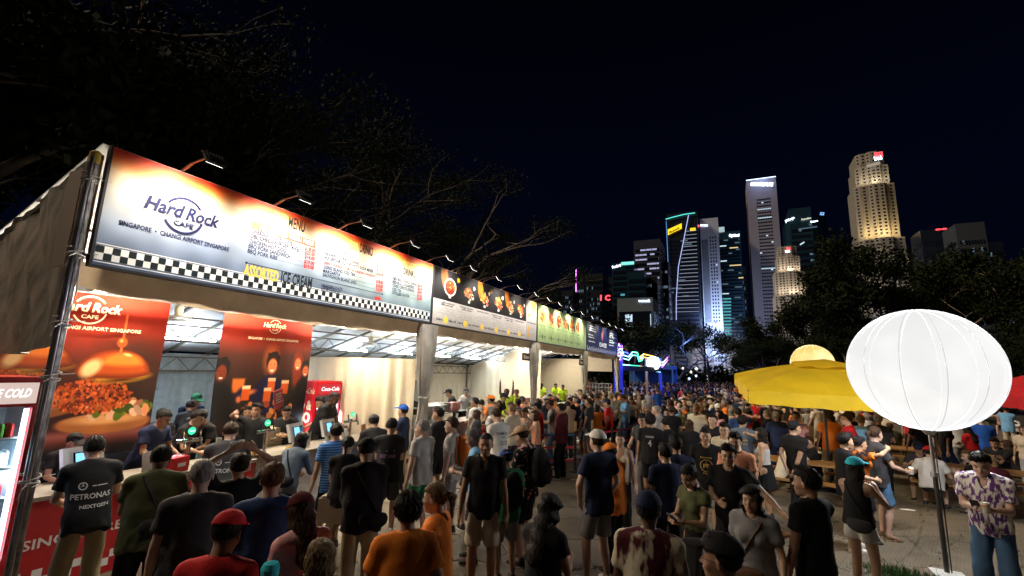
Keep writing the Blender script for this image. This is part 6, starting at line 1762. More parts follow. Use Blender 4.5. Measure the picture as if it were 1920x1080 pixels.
# ================================================================== BALLOON LIGHTS
def balloon(x, y, z, R, label, col, st, n=12, pole=True, asp=(1, 1, .97)):
 t = thing('balloon_light', label, 'balloon light', (x, y, 0), 0, 'glowing balloon lights on poles')
 m = bpy.data.materials.new('balloon_glow'); m.use_nodes = True; nt = m.node_tree; nt.nodes.clear()
 e = nt.nodes.new('ShaderNodeEmission'); o_ = nt.nodes.new('ShaderNodeOutputMaterial'); tr = nt.nodes.new('ShaderNodeBsdfTransparent'); mx = nt.nodes.new('ShaderNodeMixShader'); mx.inputs[0].default_value = .78; nt.links.new(tr.outputs[0], mx.inputs[1]); nt.links.new(e.outputs[0], mx.inputs[2]); nt.links.new(mx.outputs[0], o_.inputs[0])
 tc = nt.nodes.new('ShaderNodeTexCoord'); nz = nt.nodes.new('ShaderNodeTexNoise'); nz.inputs['Scale'].default_value = 1.2; nt.links.new(tc.outputs['Object'], nz.inputs[0])
 rp = nt.nodes.new('ShaderNodeValToRGB'); rp.color_ramp.elements[0].position = .35; rp.color_ramp.elements[0].color = (*[c * .87 for c in col], 1); rp.color_ramp.elements[1].position = .65; rp.color_ramp.elements[1].color = (*[min(1, c * 1.0 + .25 * (c < .8)) for c in col], 1)
 sx = nt.nodes.new('ShaderNodeSeparateXYZ'); ma = nt.nodes.new('ShaderNodeMath'); ma.operation = 'MULTIPLY_ADD'; ma.inputs[1].default_value = -.16 / R; nt.links.new(tc.outputs['Object'], sx.inputs[0]); nt.links.new(sx.outputs[2], ma.inputs[0]); nt.links.new(nz.outputs[0], ma.inputs[2]); nt.links.new(ma.outputs[0], rp.inputs[0]); nt.links.new(rp.outputs[0], e.inputs[0]); e.inputs[1].default_value = st
 vs = []; rings, seg = 32, n * 6
 for i in range(rings + 1):
  a = math.pi * i / rings
  for k in range(seg):
   p = 2 * math.pi * k / seg; sc = 1 - .012 * (1 - abs(math.sin(p * n / 2))) ** 4 * math.sin(a)
   vs.append((R * asp[0] * sc * math.sin(a) * math.cos(p), R * asp[1] * sc * math.sin(a) * math.sin(p), R * asp[2] * math.cos(a)))
 b = MB(); b.add(vs, [(i * seg + k, (i + 1) * seg + k, (i + 1) * seg + (k + 1) % seg, i * seg + (k + 1) % seg) for i in range(rings) for k in range(seg)])
 o = b.build('envelope', m, t, smooth=True); o.location = (0, 0, z)
 if n > 8:
  for k in range(n):
   p = 2 * math.pi * k / n; b = MB()
   pts = [(R * asp[0] * .998 * math.sin(a) * math.cos(p), R * asp[1] * .998 * math.sin(a) * math.sin(p), R * asp[2] * 1.0 * math.cos(a)) for a in [math.pi * j / 24 for j in range(25)]]
   b.tube(pts, .0045, 4); s = b.build('seam', mat('seam_tape', (.30, .30, .32), rough=.7, emit=(.8, .82, .88), estr=.62), o)  # tape emission stands for balloon light shining through it
 for q in ((.35, .1, 0), (-.35, -.1, .1), (0, .35, -.1), (0, -.3, .1)):
  ld = bpy.data.lights.new('balloon_lamp', 'POINT'); ld.energy = 480 * R * R; ld.color = [c ** .6 for c in col]; ld.shadow_soft_size = 0
  lo = bpy.data.objects.new('balloon_lamp', ld); lo.location = (q[0] * R, q[1] * R, z + q[2]); lo.parent = t; COL.objects.link(lo)
 if pole:
  b = MB(); b.tube([(0, 0, 0), (0, 0, z * .47)], .030, 12); b.build('lower_pole', mat('pole_dark', (.06, .06, .06), rough=.35, metal=.6), t)
  b = MB(); b.tube([(0, 0, z * .47), (0, 0, z - R * asp[2])], .022, 12); b.lathe([(.05, z * .47 - .03), (.05, z * .47 + .03)], n=12); b.lathe([(.05, z - R * asp[2] - .06), (.10, z - R * asp[2] + .01)], n=14); b.build('upper_pole', METAL, t)
  b = MB(); b.tube([(.05, 0, .02), (.06, .02, z * .3), (.04, 0, z * .5), (.05, .0, z - R)], .008, 5); b.build('cable', DARKM, t)
  b = MB(); b.box((0, -.05, .02), (.36, .3, .04)); b.build('base_plate', mat('white_plate', (.6, .6, .58), rough=.5), t)
 return t
balloon(2.50, 8.75, 2.78, 0.90, 'huge white glowing balloon light on a steel pole in front of the tables', (.98, .975, .965), 1.07)
balloon(2.62, 20.0, 3.12, 0.70, 'warm yellow balloon light rising behind the yellow umbrella', (1.0, .58, .16), 1.45, n=10)
balloon(-8.0, 68.0, 2.75, 0.85, 'small white balloon light glowing far down the walkway', (.95, .97, 1.0), 1.5, n=8)
balloon(3.9, 9.0, 3.0, 0.01, 'x', (1, 1, 1), 1) if False else None
for (x, y, z, e, c, r) in ():
 ld = bpy.data.lights.new('balloon_lamp', 'POINT'); ld.energy = e; ld.color = c; ld.shadow_soft_size = .04
 lo = bpy.data.objects.new('balloon_lamp', ld); lo.location = (x, y - .12, z); COL.objects.link(lo)

# ================================================================== UMBRELLAS
def umbrella(label, C4, peak, val, col, px, py):
 """square market umbrella from its four valance corners"""
 t = thing('market_umbrella', label, 'umbrella', (px, py, 0), 0, 'square market umbrellas')
 m = cm(col) if isinstance(col, str) else mat('umbrella_yellow', col, rough=.75, var=.10, vscale=1.2, bump=.15, bscale=10)
 pk = Vector(peak) - Vector((px, py, 0)); cs = [Vector(c) - Vector((px, py, 0)) for c in C4]
 for i in range(4):
  a, c = cs[i], cs[(i + 1) % 4]; vs = []; n = 8
  for j in range(n + 1):
   v = j / n
   for k in range(n + 1):
    u = k / n; e = a.lerp(c, u); p = e.lerp(pk, v * .90)
    p.z += .05 * math.sin(math.pi * v) - .05 * math.sin(math.pi * u) * (1 - v)
    vs.append(p)
  b = MB(); b.add(vs, [(j * (n + 1) + k, j * (n + 1) + k + 1, (j + 1) * (n + 1) + k + 1, (j + 1) * (n + 1) + k) for j in range(n) for k in range(n)]); b.build('canopy_panel', m, t, smooth=True)
  b = MB(); vs = []
  for k in range(17):
   u = k / 16; e = a.lerp(c, u); e.z -= .05 * math.sin(math.pi * u); out = (e - pk); out.z = 0; out.normalize(); q = e + out * .02 * math.sin(u * 20)
   vs += [e, q + Vector((0, 0, -val - .012 * math.sin(u * 31)))]
  b.add(vs, [(2 * k, 2 * k + 1, 2 * k + 3, 2 * k + 2) for k in range(16)]); b.build('valance', m, t, smooth=True)
  b = MB(); b.bar(a + Vector((0, 0, -.02)), a.lerp(pk, .86) - Vector((0, 0, .03)), .025); b.build('rib', DARKM, t)
  b = MB(); b.bar(a.lerp(pk, .45) - Vector((0, 0, .05)), (pk.x, pk.y, pk.z - .75), .018); b.build('strut', DARKM, t)
 # the vent cap
 b = MB(); vs = [pk + Vector((0, 0, .05))]
 for k in range(24):
  i = k // 6; e = cs[i].lerp(cs[(i + 1) % 4], (k % 6) / 6); q = pk.lerp(e, .34 + .03 * math.sin(k * 3.1)); q.z += .075 + .035 * math.sin(k * 2.2); vs.append(q)
 b.add(vs, [(0, 1 + k, 1 + (k + 1) % 24) for k in range(24)]); b.build('vent_cap', m, t, smooth=True)
 b = MB(); b.tube([(pk.x * 0, 0, 0), (0, 0, pk.z - .05)], .03, 10); b.build('pole', DARKM, t)
 b = MB(); b.box((0, 0, .05), (.6, .6, .1)); b.build('base', DARKM, t)
 return t
let_through(mat('umbrella_yellow', (.88, .62, .015), rough=.7, var=.10, vscale=1.6, bump=.3, bscale=5), .35)
umbrella('yellow square market umbrella over the picnic tables', [(0.27, 11.6, 2.30), (3.9, 11.8, 2.30), (3.9, 15.3, 2.55), (0.02, 15.2, 2.66)], (2.05, 13.6, 3.02), .29, (.66, .44, .012), 1.95, 13.6)
umbrella('red square market umbrella at the right edge beyond the white balloon', [(5.45, 12.3, 2.35), (9.0, 12.5, 2.35), (9.0, 16, 2.4), (5.5, 15.9, 2.45)], (7.2, 14.1, 3.2), .27, 'red', 7.2, 14.1)

# ================================================================== PICNIC TABLES
WOOD = mat('picnic_wood', (.30, .155, .05), rough=.5, var=.35, vscale=3, stretch=(1, 9, 9), bump=.3, bscale=20)
def picnic(x, y, rz, L, label):
 t = thing('picnic_table', label, 'picnic table', (x, y, 0), rz, 'wooden picnic tables')
 for k in range(5): b = MB(); b.box((0, -.30 + k * .15, .745), (L, .135, .035)); b.build('table_plank', WOOD, t)
 for s in (-1, 1):
  for k in range(2): b = MB(); b.box((0, s * (.62 + k * .14), .44), (L, .125, .035)); b.build('bench_plank', WOOD, t)
  for e in (-1, 1):
   b = MB(); b.bar((e * (L / 2 - .25), s * .22, .73), (e * (L / 2 - .25), s * .66, 0), .045, .09); b.build('leg', WOOD, t)
 for e in (-1, 1): b = MB(); b.box((e * (L / 2 - .25) + .05, 0, .41), (.045, 1.5, .09)); b.build('cross_bar', WOOD, t)
 return t
picnic(1.15, 12.6, -.12, 2.3, 'wooden picnic table under the near edge of the yellow umbrella')
picnic(4.85, 13.9, -.22, 2.6, 'wooden picnic table where the man in the white shirt and red cap sits')
picnic(3.3, 16.8, -.12, 2.4, 'wooden picnic table behind the yellow umbrella pole')
picnic(6.6, 20.5, -.2, 3.4, 'long wooden picnic table below the balloon with people dangling legs')
picnic(8.2, 15.5, -.3, 2.4, 'wooden picnic table under the red umbrella')
picnic(0.6, 16.6, .1, 2.2, 'wooden picnic table in the crowd behind the yellow umbrella')
picnic(3.6, 23.0, .0, 2.4, 'wooden picnic table farthest back in the seating area')
picnic(6.9, 11.9, -.25, 2.2, 'wooden picnic table at the right edge behind the man in blue jeans')

# ================================================================== NEON GATE across the walkway
def lamp(kind, name, loc, energy, col, size=.3, rot=None, sy=None, parent=None, spot=None):
 ld = bpy.data.lights.new(name, kind); ld.energy = energy; ld.color = col
 if kind == 'AREA':
  ld.size = size
  if sy: ld.shape = 'RECTANGLE'; ld.size_y = sy
 else: ld.shadow_soft_size = size
 if kind == 'SPOT' and spot: ld.spot_size = math.radians(spot); ld.spot_blend = .6
 lo = bpy.data.objects.new(name, ld); lo.location = loc
 if rot is not None: lo.rotation_euler = rot
 COL.objects.link(lo)
 if parent is not None: lo.parent = parent
 return lo
YG = 33.0
def gp(px, py, y=YG): return on_y(px, py, y)
t = thing('neon_gate', 'festival gate with blue posts and coloured neon zigzags over the walkway', 'gate', (0, 0, 0))
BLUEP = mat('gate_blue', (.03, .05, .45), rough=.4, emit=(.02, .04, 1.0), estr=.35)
GY = {1158: 30.0, 1238: 38.0}
for px in (1154, 1164):
 x, y, z = on_y(px, 655, 30.0); b = MB(); b.box2((x - .10, y - .1, 0), (x + .10, y + .1, z + .3)); b.build('post', BLUEP, t)
for px in (1212, 1238):
 x, y, z = on_y(px, 672, 38.0); b = MB(); b.box2((x - .09, y - .1, 0), (x + .09, y + .1, z)); b.build('post', BLUEP if px == 1238 else mat('gate_tan', (.4, .25, .15)), t)
NEON = {'blue': (.08, .12, 1.0), 'cyan': (.3, .75, 1.0), 'green': (.05, .9, .4), 'orange': (1.0, .45, .08), 'purple': (.75, .15, 1.0), 'red': (1, .06, .12), 'white': (.8, .9, 1)}
def gate_pt(px, py):
 k = (px - 1150) / 90.0
 return on_y(px, py, 30 + 8 * k)
zig = [('blue', [(1168, 660), (1175, 661), (1178, 663)]), ('cyan', [(1169, 666), (1179, 669), (1186, 660), (1194, 661)]), ('green', [(1186, 660), (1195, 661), (1198, 672), (1204, 670), (1206, 664)]),
       ('orange', [(1200, 669), (1207, 664), (1224, 668)]), ('green', [(1224, 675), (1230, 671), (1234, 671), (1237, 680)]), ('purple', [(1240, 685), (1252, 670)]), ('cyan', [(1236, 680), (1244, 679), (1250, 673)]),
       ('cyan', [(1160, 683), (1180, 685)]), ('green', [(1180, 685), (1200, 687)]), ('orange', [(1200, 687), (1216, 689)]), ('cyan', [(1216, 689), (1238, 692)])]
for c, pts in zig:
 b = MB(); P3 = [gate_pt(*p) for p in pts]; b.tube(P3, .038, 5); b.tube([(p[0], p[1], p[2] - .22) for p in P3], .03, 5)
 b.build('neon_tube', emis('neon_' + c, NEON[c], 5.0), t)
# the star of lamps on the near post
g = random.Random(4)
for c, n in (('red', 14), ('cyan', 40), ('purple', 26), ('blue', 40)):
 b = MB()
 for _ in range(n):
  while True:
   px, py = g.uniform(1152, 1170), g.uniform(643, 677)
   if abs(px - 1161) / 9 + abs(py - 660) / 17 < 1: break
  if c == 'red': a = g.uniform(0, 6.28); px, py = 1161 + 8 * math.cos(a) * .9, 660 + 16 * math.sin(a)
  p = on_y(px, py, 29.8); b.box(p, (.05, .05, .05))
 o = b.build('bulb_cluster', emis('neon_' + c, NEON[c], 5.0), t); o['kind'] = 'stuff'
b = MB(); p0 = on_y(1158, 660, 29.95); b.box(p0, (.55, .05, 1.05)); b.build('star_backing', mat('gate_dark', (.01, .01, .05)), t)
p = gate_pt(1225, 681); b = MB(); b.lathe([(.05, -.55), (.35, -.42), (.52, -.15), (.52, .15), (.35, .42), (.05, .55)], p, 18); b.build('globe', emis('globe_white', (.9, .97, 1), 3.0), t, smooth=True)
p0 = gate_pt(1160, 690); p1 = gate_pt(1238, 697)
b = MB(); b.bar((p0[0], p0[1], 2.9), (p1[0], p1[1], 2.9), .3, .35); b.build('lintel', mat('gate_lintel', (.05, .06, .12), rough=.5), t)
lamp('POINT', 'gate_glow', (-6.3, 30, 3.8), 420, (.08, .12, 1), .3)
lamp('POINT', 'gate_glow', (-5.2, 37, 4.2), 520, (.12, .22, 1), .3)
lamp('POINT', 'gate_glow', (-4.0, 48, 5.5), 700, (.10, .22, 1), .5)
lamp('POINT', 'gate_glow', (-2.5, 60, 6.5), 350, (.10, .25, 1), .5)
lamp('SPOT', 'gate_beam', (-4.6, 30, 4.2), 1300, (.10, .14, 1), .2, rot=(math.radians(55), 0, math.radians(188)), spot=50)

# far pavilion behind the gate, half hidden by trees
t = thing('far_pavilion', 'blue lit open pavilion beyond the neon gate', 'pavilion', (0, 0, 0))
a = on_y(1165, 690, 46); c = on_y(1240, 690, 46)
b = MB(); b.box2((a[0], 46, 3.0), (c[0] + 1, 50, 3.35)); b.build('roof', mat('pav_blue', (.05, .12, .35), rough=.5, emit=(.02, .1, .5), estr=.12), t)
for k in range(5): x = a[0] + (c[0] + 1 - a[0]) * k / 4; b = MB(); b.box2((x - .08, 46, 0), (x + .08, 46.16, 3)); b.build('post', mat('pav_blue'), t)
b = MB(); b.box2((a[0], 49.8, 0), (c[0] + 1, 49.9, 3)); b.build('back_wall', mat('pav_wall', (.05, .16, .30)), t)
g = random.Random(12)
for i in range(26):
 px = g.uniform(1250, 1330) if i < 14 else g.uniform(1180, 1330); py = g.uniform(690, 712); Y = g.uniform(60, 80)
 p = on_y(px, py, Y); t = thing('festival_lamp', 'tiny white festival lamp glowing among the far trees', 'lamp', (p[0], p[1], 0), 0, 'tiny festival lamps among the far trees')
 b = MB(); b.lathe([(.02, p[2] - .18), (.15 + .1 * g.random(), p[2]), (.02, p[2] + .18)], n=8); b.build('globe', emis('far_lamp_%d' % (i % 3), [(.8, .9, 1), (.5, .65, 1), (1, .85, .6)][i % 3], 2.0), t)
 b = MB(); b.tube([(0, 0, 0), (0, 0, p[2] - .15)], .03, 5); b.build('pole', DARKM, t)

# ================================================================== TOWERS of the city
def ztower(px, py, Y): return on_y(px, py, Y)
def text_sign(t, s, a, c, Y, hm, m, name='sign', off=.02, shear=0, dy=-1.2):
 p0 = on_y(a[0], a[1], Y + dy); p1 = on_y(c[0], c[1], Y + dy)
 b = MB(); put_text(b, s, p0, p1, hm, nrm=(0, -1, 0), off=off, shear=shear); b.build(name, m, t)
def tower(label, px0, px1, pyt, Y, depth, fac, rows, cols, name='office_tower', lit=.12, litm=None, margin=(.06, .06), ztop_skip=.06, zbot=0.0, style='punch', glass=None, seed=1, wfrac=.6, hfrac=.5, py1=None):
 a = on_y(px0, pyt, Y); c = on_y(px1, pyt if py1 is None else py1, Y)
 x0, x1, z1 = a[0], c[0], max(a[2], c[2])
 t = thing(name, label, 'tower', ((x0 + x1) / 2, Y, 0), 0, 'towers of the city skyline')
 cx = (x0 + x1) / 2
 b = MB(); b.box2((x0 - cx, 0, -1), (x1 - cx, depth, z1)); b.build('facade', fac, t)
 g = random.Random(seed); W = x1 - x0
 glass = glass or mat('dark_glass', (.008, .012, .02), rough=.15)
 litm = litm or emis('window_cool', (.65, .85, 1.0), 1.0)
 zz0 = zbot; zz1 = z1 * (1 - ztop_skip)
 fh = (zz1 - zz0) / rows
 wx0 = -W / 2 + W * margin[0]; wx1 = W / 2 - W * margin[1]; cw = (wx1 - wx0) / cols
 for r_ in range(rows):
  z = zz0 + fh * (r_ + .25)
  if style == 'bands':
   b = MB(); b.box2((wx0, -.35, z), (wx1, -.02, z + fh * hfrac)); ro = b.build('window_row', glass, t)
   lb = MB(); x = wx0
   while x < wx1:
    w = cw * g.uniform(.6, 3)
    if g.random() < lit: lb.box2((x, -.5, z + fh * .08), (min(x + w, wx1), -.36, z + fh * (hfrac - .08)))
    x += w + cw * .15
   if lb.v: lb.build('lit_window', litm, ro)
  else:
   gm = MB(); lb = MB()
   for k in range(cols):
    xa = wx0 + cw * (k + (1 - wfrac) / 2); xb = xa + cw * wfrac
    (lb if g.random() < lit else gm).box2((xa, -.30, z), (xb, -.02, z + fh * hfrac))
   if gm.v: ro = gm.build('window_row', glass, t)
   if lb.v: lb.build('lit_window_row', litm, t)
 # side wall rows so that the tower holds up from a step aside
 for s, xs in ((-1, x0 - cx), (1, x1 - cx)):
  b = MB()
  for r_ in range(0, rows):
   z = zz0 + fh * (r_ + .25); b.box2((xs, depth * .08, z), (xs + s * .25, depth * .92, z + fh * hfrac))
  o = b.build('side_windows', glass, t); o['kind'] = 'stuff'
 return t, x0, x1, z1, cx
CONC = mat('tower_concrete', (.20, .175, .185), rough=.85, var=.06, vscale=.1)
DKF = mat('tower_dark', (.010, .014, .024), rough=.35)
DKB = mat('tower_blue_glass', (.012, .035, .055), rough=.2)
WHF = mat('tower_white', (.36, .38, .44), rough=.8)
WINW = emis('window_warm', (1, .72, .35), .9); WINC = emis('window_cool', (.65, .85, 1.0), 1.0); WIND = emis('window_dim', (.25, .38, .50), .35); WING = emis('window_teal', (.15, .65, .75), .55)
# pale slab tower with a lit crown and name
YT = 620
t, x0, x1, z1, cx = tower('tall pale concrete slab tower with a glowing white name at the top', 1399, 1455, 339, YT, 40, CONC, 52, 6, style='punch', lit=.02, margin=(.30, .22), ztop_skip=.10, wfrac=.78, hfrac=.34, seed=3)
b = MB(); b.box2((x0 - cx, -.3, z1 + .1), (x1 - cx, .3, z1 + .9)); b.build('crown_light', emis('crown_white', (.6, .75, 1), 3.0), t)
for z in (z1 * .835, z1 * .79, z1 * .53):
 b = MB()
 for k in range(8): b.box2((x0 - cx + (x1 - x0) * (.32 + .058 * k), -.5, z), (x0 - cx + (x1 - x0) * (.32 + .058 * k + .04), -.32, z + 1.3))
 b.build('lit_window_row', WINC, t)
text_sign(thing('tower_name', 'glowing white tower name under the lit crown', 'sign', (0, 0, 0)), 'ONE RAFFLES PLACE', (1407, 348), (1449, 348.5), YT, 4.2, emis('sign_white', (.75, .88, 1), 5.0), off=.05)
lamp('AREA', 'crown_glow', ((x0 + x1) / 2, YT - 12, z1 + 2), 9000, (.35, .5, 1), 12, rot=(math.radians(20), 0, 0))
lamp('AREA', 'street_glow', ((x0 + x1) / 2 - 60, YT - 160, 20), 120000, (.80, .78, 1.0), 60, rot=(math.radians(75), 0, math.radians(-20)))
# white lit tower with blue floodlight
t, x0, x1, z1, cx = tower('narrow white tower washed in pale blue light', 1312, 1346, 411, 560, 30, WHF, 40, 3, style='punch', lit=.03, margin=(.46, .12), ztop_skip=.12, wfrac=.5, hfrac=.5, seed=4)
b = MB()
for k in range(7): b.box2((x0 - cx + (x1 - x0) * (.06 + .052 * k), -.45, 4), (x0 - cx + (x1 - x0) * (.06 + .052 * k + .026), -.02, z1 * .86))
b.build('fin_shadow_gap', mat('dark_glass'), t)
lamp('AREA', 'blue_wash', ((x0 + x1) / 2, 545, 25), 22000, (.42, .60, 1), 26, rot=(math.radians(135), 0, 0), sy=4)
lamp('AREA', 'blue_wash', ((x0 + x1) / 2 + 2, 530, 60), 45000, (.45, .62, 1), 20, rot=(math.radians(112), 0, 0), sy=8)
st = thing('bank_sign', 'small red and white bank sign on the white tower', 'sign', (0, 0, 0)); text_sign(st, 'PWC BANK', (1313, 424), (1327, 424), 560, 1.8, emis('sign_white'), off=.03)
p = on_y(1308, 424, 558); b = MB(); b.lathe([(.1, -2), (1.6, -1.2), (1.9, 0), (1.6, 1.2), (.1, 2)], p, 12); b.build('emblem', emis('sign_red', (1, .06, .08), 3), st)
# dark tower with yellow band sign and led edges
t, x0, x1, z1, cx = tower('black tower with a yellow bank sign and glowing blue edges', 1249, 1307, 402, 540, 40, DKF, 34, 9, style='bands', lit=.10, litm=WIND, seed=5, ztop_skip=.17)
pts = [(1248, 411), (1262, 407), (1282, 402), (1303, 399)]
b = MB(); b.tube([tuple(np.array(on_y(*p, 538)) - (cx, 540, 0)) for p in pts], .5, 4); b.build('led_line', emis('neon_green2', (.1, .8, .7), 1.6), t)
b = MB(); b.tube([tuple(np.array(on_y(*p, 538)) - (cx, 540, 0)) for p in ((1291, 403), (1282, 450), (1272, 500), (1268, 560), (1268, 600))], .35, 4); b.build('led_line', emis('neon_lav', (.5, .55, 1), 1.4), t)
b = MB(); b.tube([tuple(np.array(on_y(*p, 538)) - (cx, 540, 0)) for p in ((1249, 415), (1252, 480), (1255, 560))], .3, 4); b.build('led_line', emis('neon_blue3', (.15, .4, .9), 1.2), t)
for k in range(22):
 py = 434 + k * 7.2; a = on_y(1282 - k * .9 + 2, py, 538.5); c = on_y(1306 + k * .25, py, 538.5); b = MB(); b.box2((a[0] - cx, -1.2, a[2]), (c[0] - cx, -.9, a[2] + .45)); b.build('floor_strip', emis('strip_pale', (.6, .65, .85), .55), t)
a = on_y(1252, 440, 537); c = on_y(1278, 426, 537)
b = MB(); b.add([(a[0] - cx, -2, a[2]), (c[0] - cx, -2, c[2] - 1), (c[0] - cx, -2, c[2] + 5), (a[0] - cx, -2, a[2] + 6.5), (a[0] - cx, -1, a[2]), (c[0] - cx, -1, c[2] - 1), (c[0] - cx, -1, c[2] + 5), (a[0] - cx, -1, a[2] + 6.5)], [(0, 1, 2, 3), (7, 6, 5, 4), (0, 4, 5, 1), (3, 2, 6, 7), (1, 5, 6, 2), (0, 3, 7, 4)]); b.build('sign_panel', emis('sign_yellow', (1, .62, .02), 1.5), t)
st = thing('bank_sign', 'dark lettering on the slanted yellow sign of the black tower', 'sign', (0, 0, 0)); text_sign(st, 'Maybank', (1256, 438), (1275, 428.5), 535, 2.8, INKB, off=.03)
b = MB(); a = on_y(1294, 432, 537); c = on_y(1304, 430, 537); b.box2((a[0] - cx, -2, a[2]), (c[0] - cx, -1.2, a[2] + 3)); b.build('sign_panel', emis('sign_yellow'), t)
# dark green tower behind with name
t, x0, x1, z1, cx = tower('dark glass tower with a small blue white name beside the white tower', 1344, 1388, 436, 600, 40, DKB, 40, 10, style='bands', lit=.10, litm=WIND, seed=6, ztop_skip=.05)
st = thing('tower_name', 'blue white name sign on the dark glass tower', 'sign', (0, 0, 0)); text_sign(st, 'CapitaLand', (1367, 444), (1386, 443), 600, 3.4, emis('sign_white'), off=.03)
b = MB(); a = on_y(1345, 432, 600); c = on_y(1358, 425, 600); b.box2((a[0] - cx, 0, a[2] - 4), (c[0] - cx, 20, c[2])); b.build('lit_crown', emis('crown_dim', (.5, .65, .7), .8), t)
for i, (py, xa, xb) in enumerate([(463, 1347, 1362), (466, 1368, 1384), (491, 1348, 1363), (499, 1368, 1390), (552, 1352, 1367), (522, 1385, 1394)]):
 a = on_y(xa, py, 599); c = on_y(xb, py, 599); b = MB(); b.box2((a[0] - cx, -1.6, a[2]), (c[0] - cx, -1.2, a[2] + 1.2)); b.build('lit_window_row', WINW if i % 2 else WINC, t)
a = on_y(1352, 565, 599);
for k in range(12): a = on_y(1354, 562 + k * 6, 599); c = on_y(1371, 562 + k * 6, 599); b = MB(); b.box2((a[0] - cx, -1.6, a[2]), (c[0] - cx, -1.2, a[2] + 1.8)); b.build('lit_window_row', WING, t)
# left group
t, x0, x1, z1, cx = tower('curved office block with purple white glowing floor bands', 1188, 1238, 452, 480, 40, mat('tower_slate', (.03, .035, .06), rough=.4), 26, 8, style='bands', lit=.75, litm=emis('window_mauve', (.55, .55, .85), .75), seed=7, py1=470)
t, x0, x1, z1, cx = tower('dark block with a teal roof glow left of the purple banded block', 1147, 1189, 494, 460, 40, DKB, 18, 8, style='bands', lit=.14, litm=WING, seed=8)
b = MB(); a = on_y(1165, 492, 459); c = on_y(1189, 498, 459); b.box2((a[0] - cx, -2, a[2] - 3), (c[0] - cx, -1, a[2])); b.build('roof_glow', emis('teal_glow', (.25, .85, .75), 1.2), t)
st = thing('roof_sign', 'small white roof sign on the dark teal block', 'sign', (0, 0, 0)); text_sign(st, 'Standard', (1148, 503), (1164, 499), 460, 2.4, emis('sign_white'), off=.03)
tower('low dark blue block in front of the purple banded block', 1176, 1208, 510, 420, 40, DKB, 14, 7, style='bands', lit=.10, litm=WIND, seed=9)
tower('small dark block with an orange ring sign beside the black tower', 1230, 1252, 492, 500, 30, DKF, 14, 4, style='bands', lit=.2, litm=WIND, seed=10)
t, x0, x1, z1, cx = tower('long low block with a small white co-working sign', 1157, 1224, 560, 380, 30, mat('tower_pale_dim', (.12, .15, .18), rough=.8), 2, 10, style='bands', lit=.3, seed=11)
st = thing('roof_sign', 'white co-working sign on the long low block', 'sign', (0, 0, 0)); text_sign(st, 'wework', (1197, 566), (1219, 566), 380, 2.0, emis('sign_white'), off=.04)
tower('distant dim block with scattered small lights', 1098, 1130, 514, 520, 30, DKF, 16, 9, style='punch', lit=.25, litm=WIND, seed=12)
tower('distant slender dim block at the left of the skyline', 1128, 1150, 520, 560, 30, DKF, 14, 7, style='punch', lit=.15, litm=WIND, seed=13)
for i, (a, c_, tp, yy) in enumerate([(1052, 1074, 545, 480), (1074, 1096, 532, 640), (1108, 1126, 548, 430), (1212, 1232, 520, 450), (1236, 1250, 516, 610), (1384, 1398, 500, 700), (1452, 1470, 470, 760), (1556, 1580, 470, 700), (1690, 1716, 468, 640), (1846, 1880, 455, 720)]):
 tower('small distant block with scattered lit windows, %s from the left' % WD[i], a, c_, tp, yy, 24, DKF, 16, 6, style='punch', lit=.3, litm=[WIND, WINC, WINW][i % 3] if i % 4 == 0 else WIND, seed=40 + i)
t = thing('lit_mast', 'thin purple lit mast at the left end of the skyline', 'mast', (0, 0, 0)); b = MB(); b.tube([on_y(1080, 560, 520), on_y(1080, 505, 520)], .6, 5); b.build('mast', emis('neon_purple', NEON['purple'], 5.0), t)
t = thing('letter_sign', 'big red glowing letters in front of the distant blocks', 'sign', (0, 0, 0))
for k, (s, a, c) in enumerate([('I', (1125, 563), (1128, 563)), ('C', (1134, 563), (1144, 563))]): text_sign(t, s, a, c, 400, 4.6, emis('sign_red'), name='letter', off=.04)
# towers at the right
t, x0, x1, z1, cx = tower('blue glass tower with white bank names on two faces', 1478, 1520, 392, 700, 50, DKB, 24, 8, style='bands', lit=.06, litm=WIND, seed=14, ztop_skip=.12)
for a, c, zt in (((1472, 392), (1480, 388), 0), ((1520, 385), (1554, 392), 0)):
 p, q = on_y(*a, 700), on_y(*c, 700); x_a, x_b = (p[0], x0) if a[0] < 1479 else (x1, q[0])
 b = MB(); b.add([(x_a - cx, 12 if a[0] < 1479 else 0, 0), (x_b - cx, 0 if a[0] < 1479 else 30, 0), (x_b - cx, 0 if a[0] < 1479 else 30, z1 * .97), (x_a - cx, 12 if a[0] < 1479 else 0, z1 * .94),
                     (x_a - cx, 50, 0), (x_b - cx, 50, 0), (x_b - cx, 50, z1 * .97), (x_a - cx, 50, z1 * .94)], [(0, 1, 2, 3), (4, 7, 6, 5), (3, 2, 6, 7), (0, 3, 7, 4), (1, 5, 6, 2)]); b.build('side_wing', DKB, t)
st = thing('bank_sign', 'glowing blue white bank names on the blue glass tower', 'sign', (0, 0, 0))
text_sign(st, 'J.P.Morgan', (1473, 417), (1490, 409), 700, 3.0, emis('sign_white'), name='lettering', off=.02, dy=-4); text_sign(st, 'bnymellon', (1503, 413), (1521, 410), 700, 2.6, emis('sign_warm', (.7, .75, .6), 1.5), name='lettering', off=.02, dy=-4)
text_sign(st, 'State', (1520, 418), (1534, 415), 700, 2.6, emis('sign_white'), name='lettering', off=.02, dy=-6); text_sign(st, 'SGX', (1537, 403), (1545, 404), 700, 4, emis('sign_blue', (.25, .5, 1), 2), name='lettering', off=.02, dy=-6)
for py, xa, xb, m_ in ((430, 1497, 1532, WIND), (459, 1500, 1508, WINC)):
 a = on_y(xa, py, 699); c = on_y(xb, py - 5, 699); b = MB(); b.bar((a[0] - cx, -1.5, a[2]), (c[0] - cx, -1.5, c[2]), .6, 1.5); b.build('lit_window_row', m_, t)

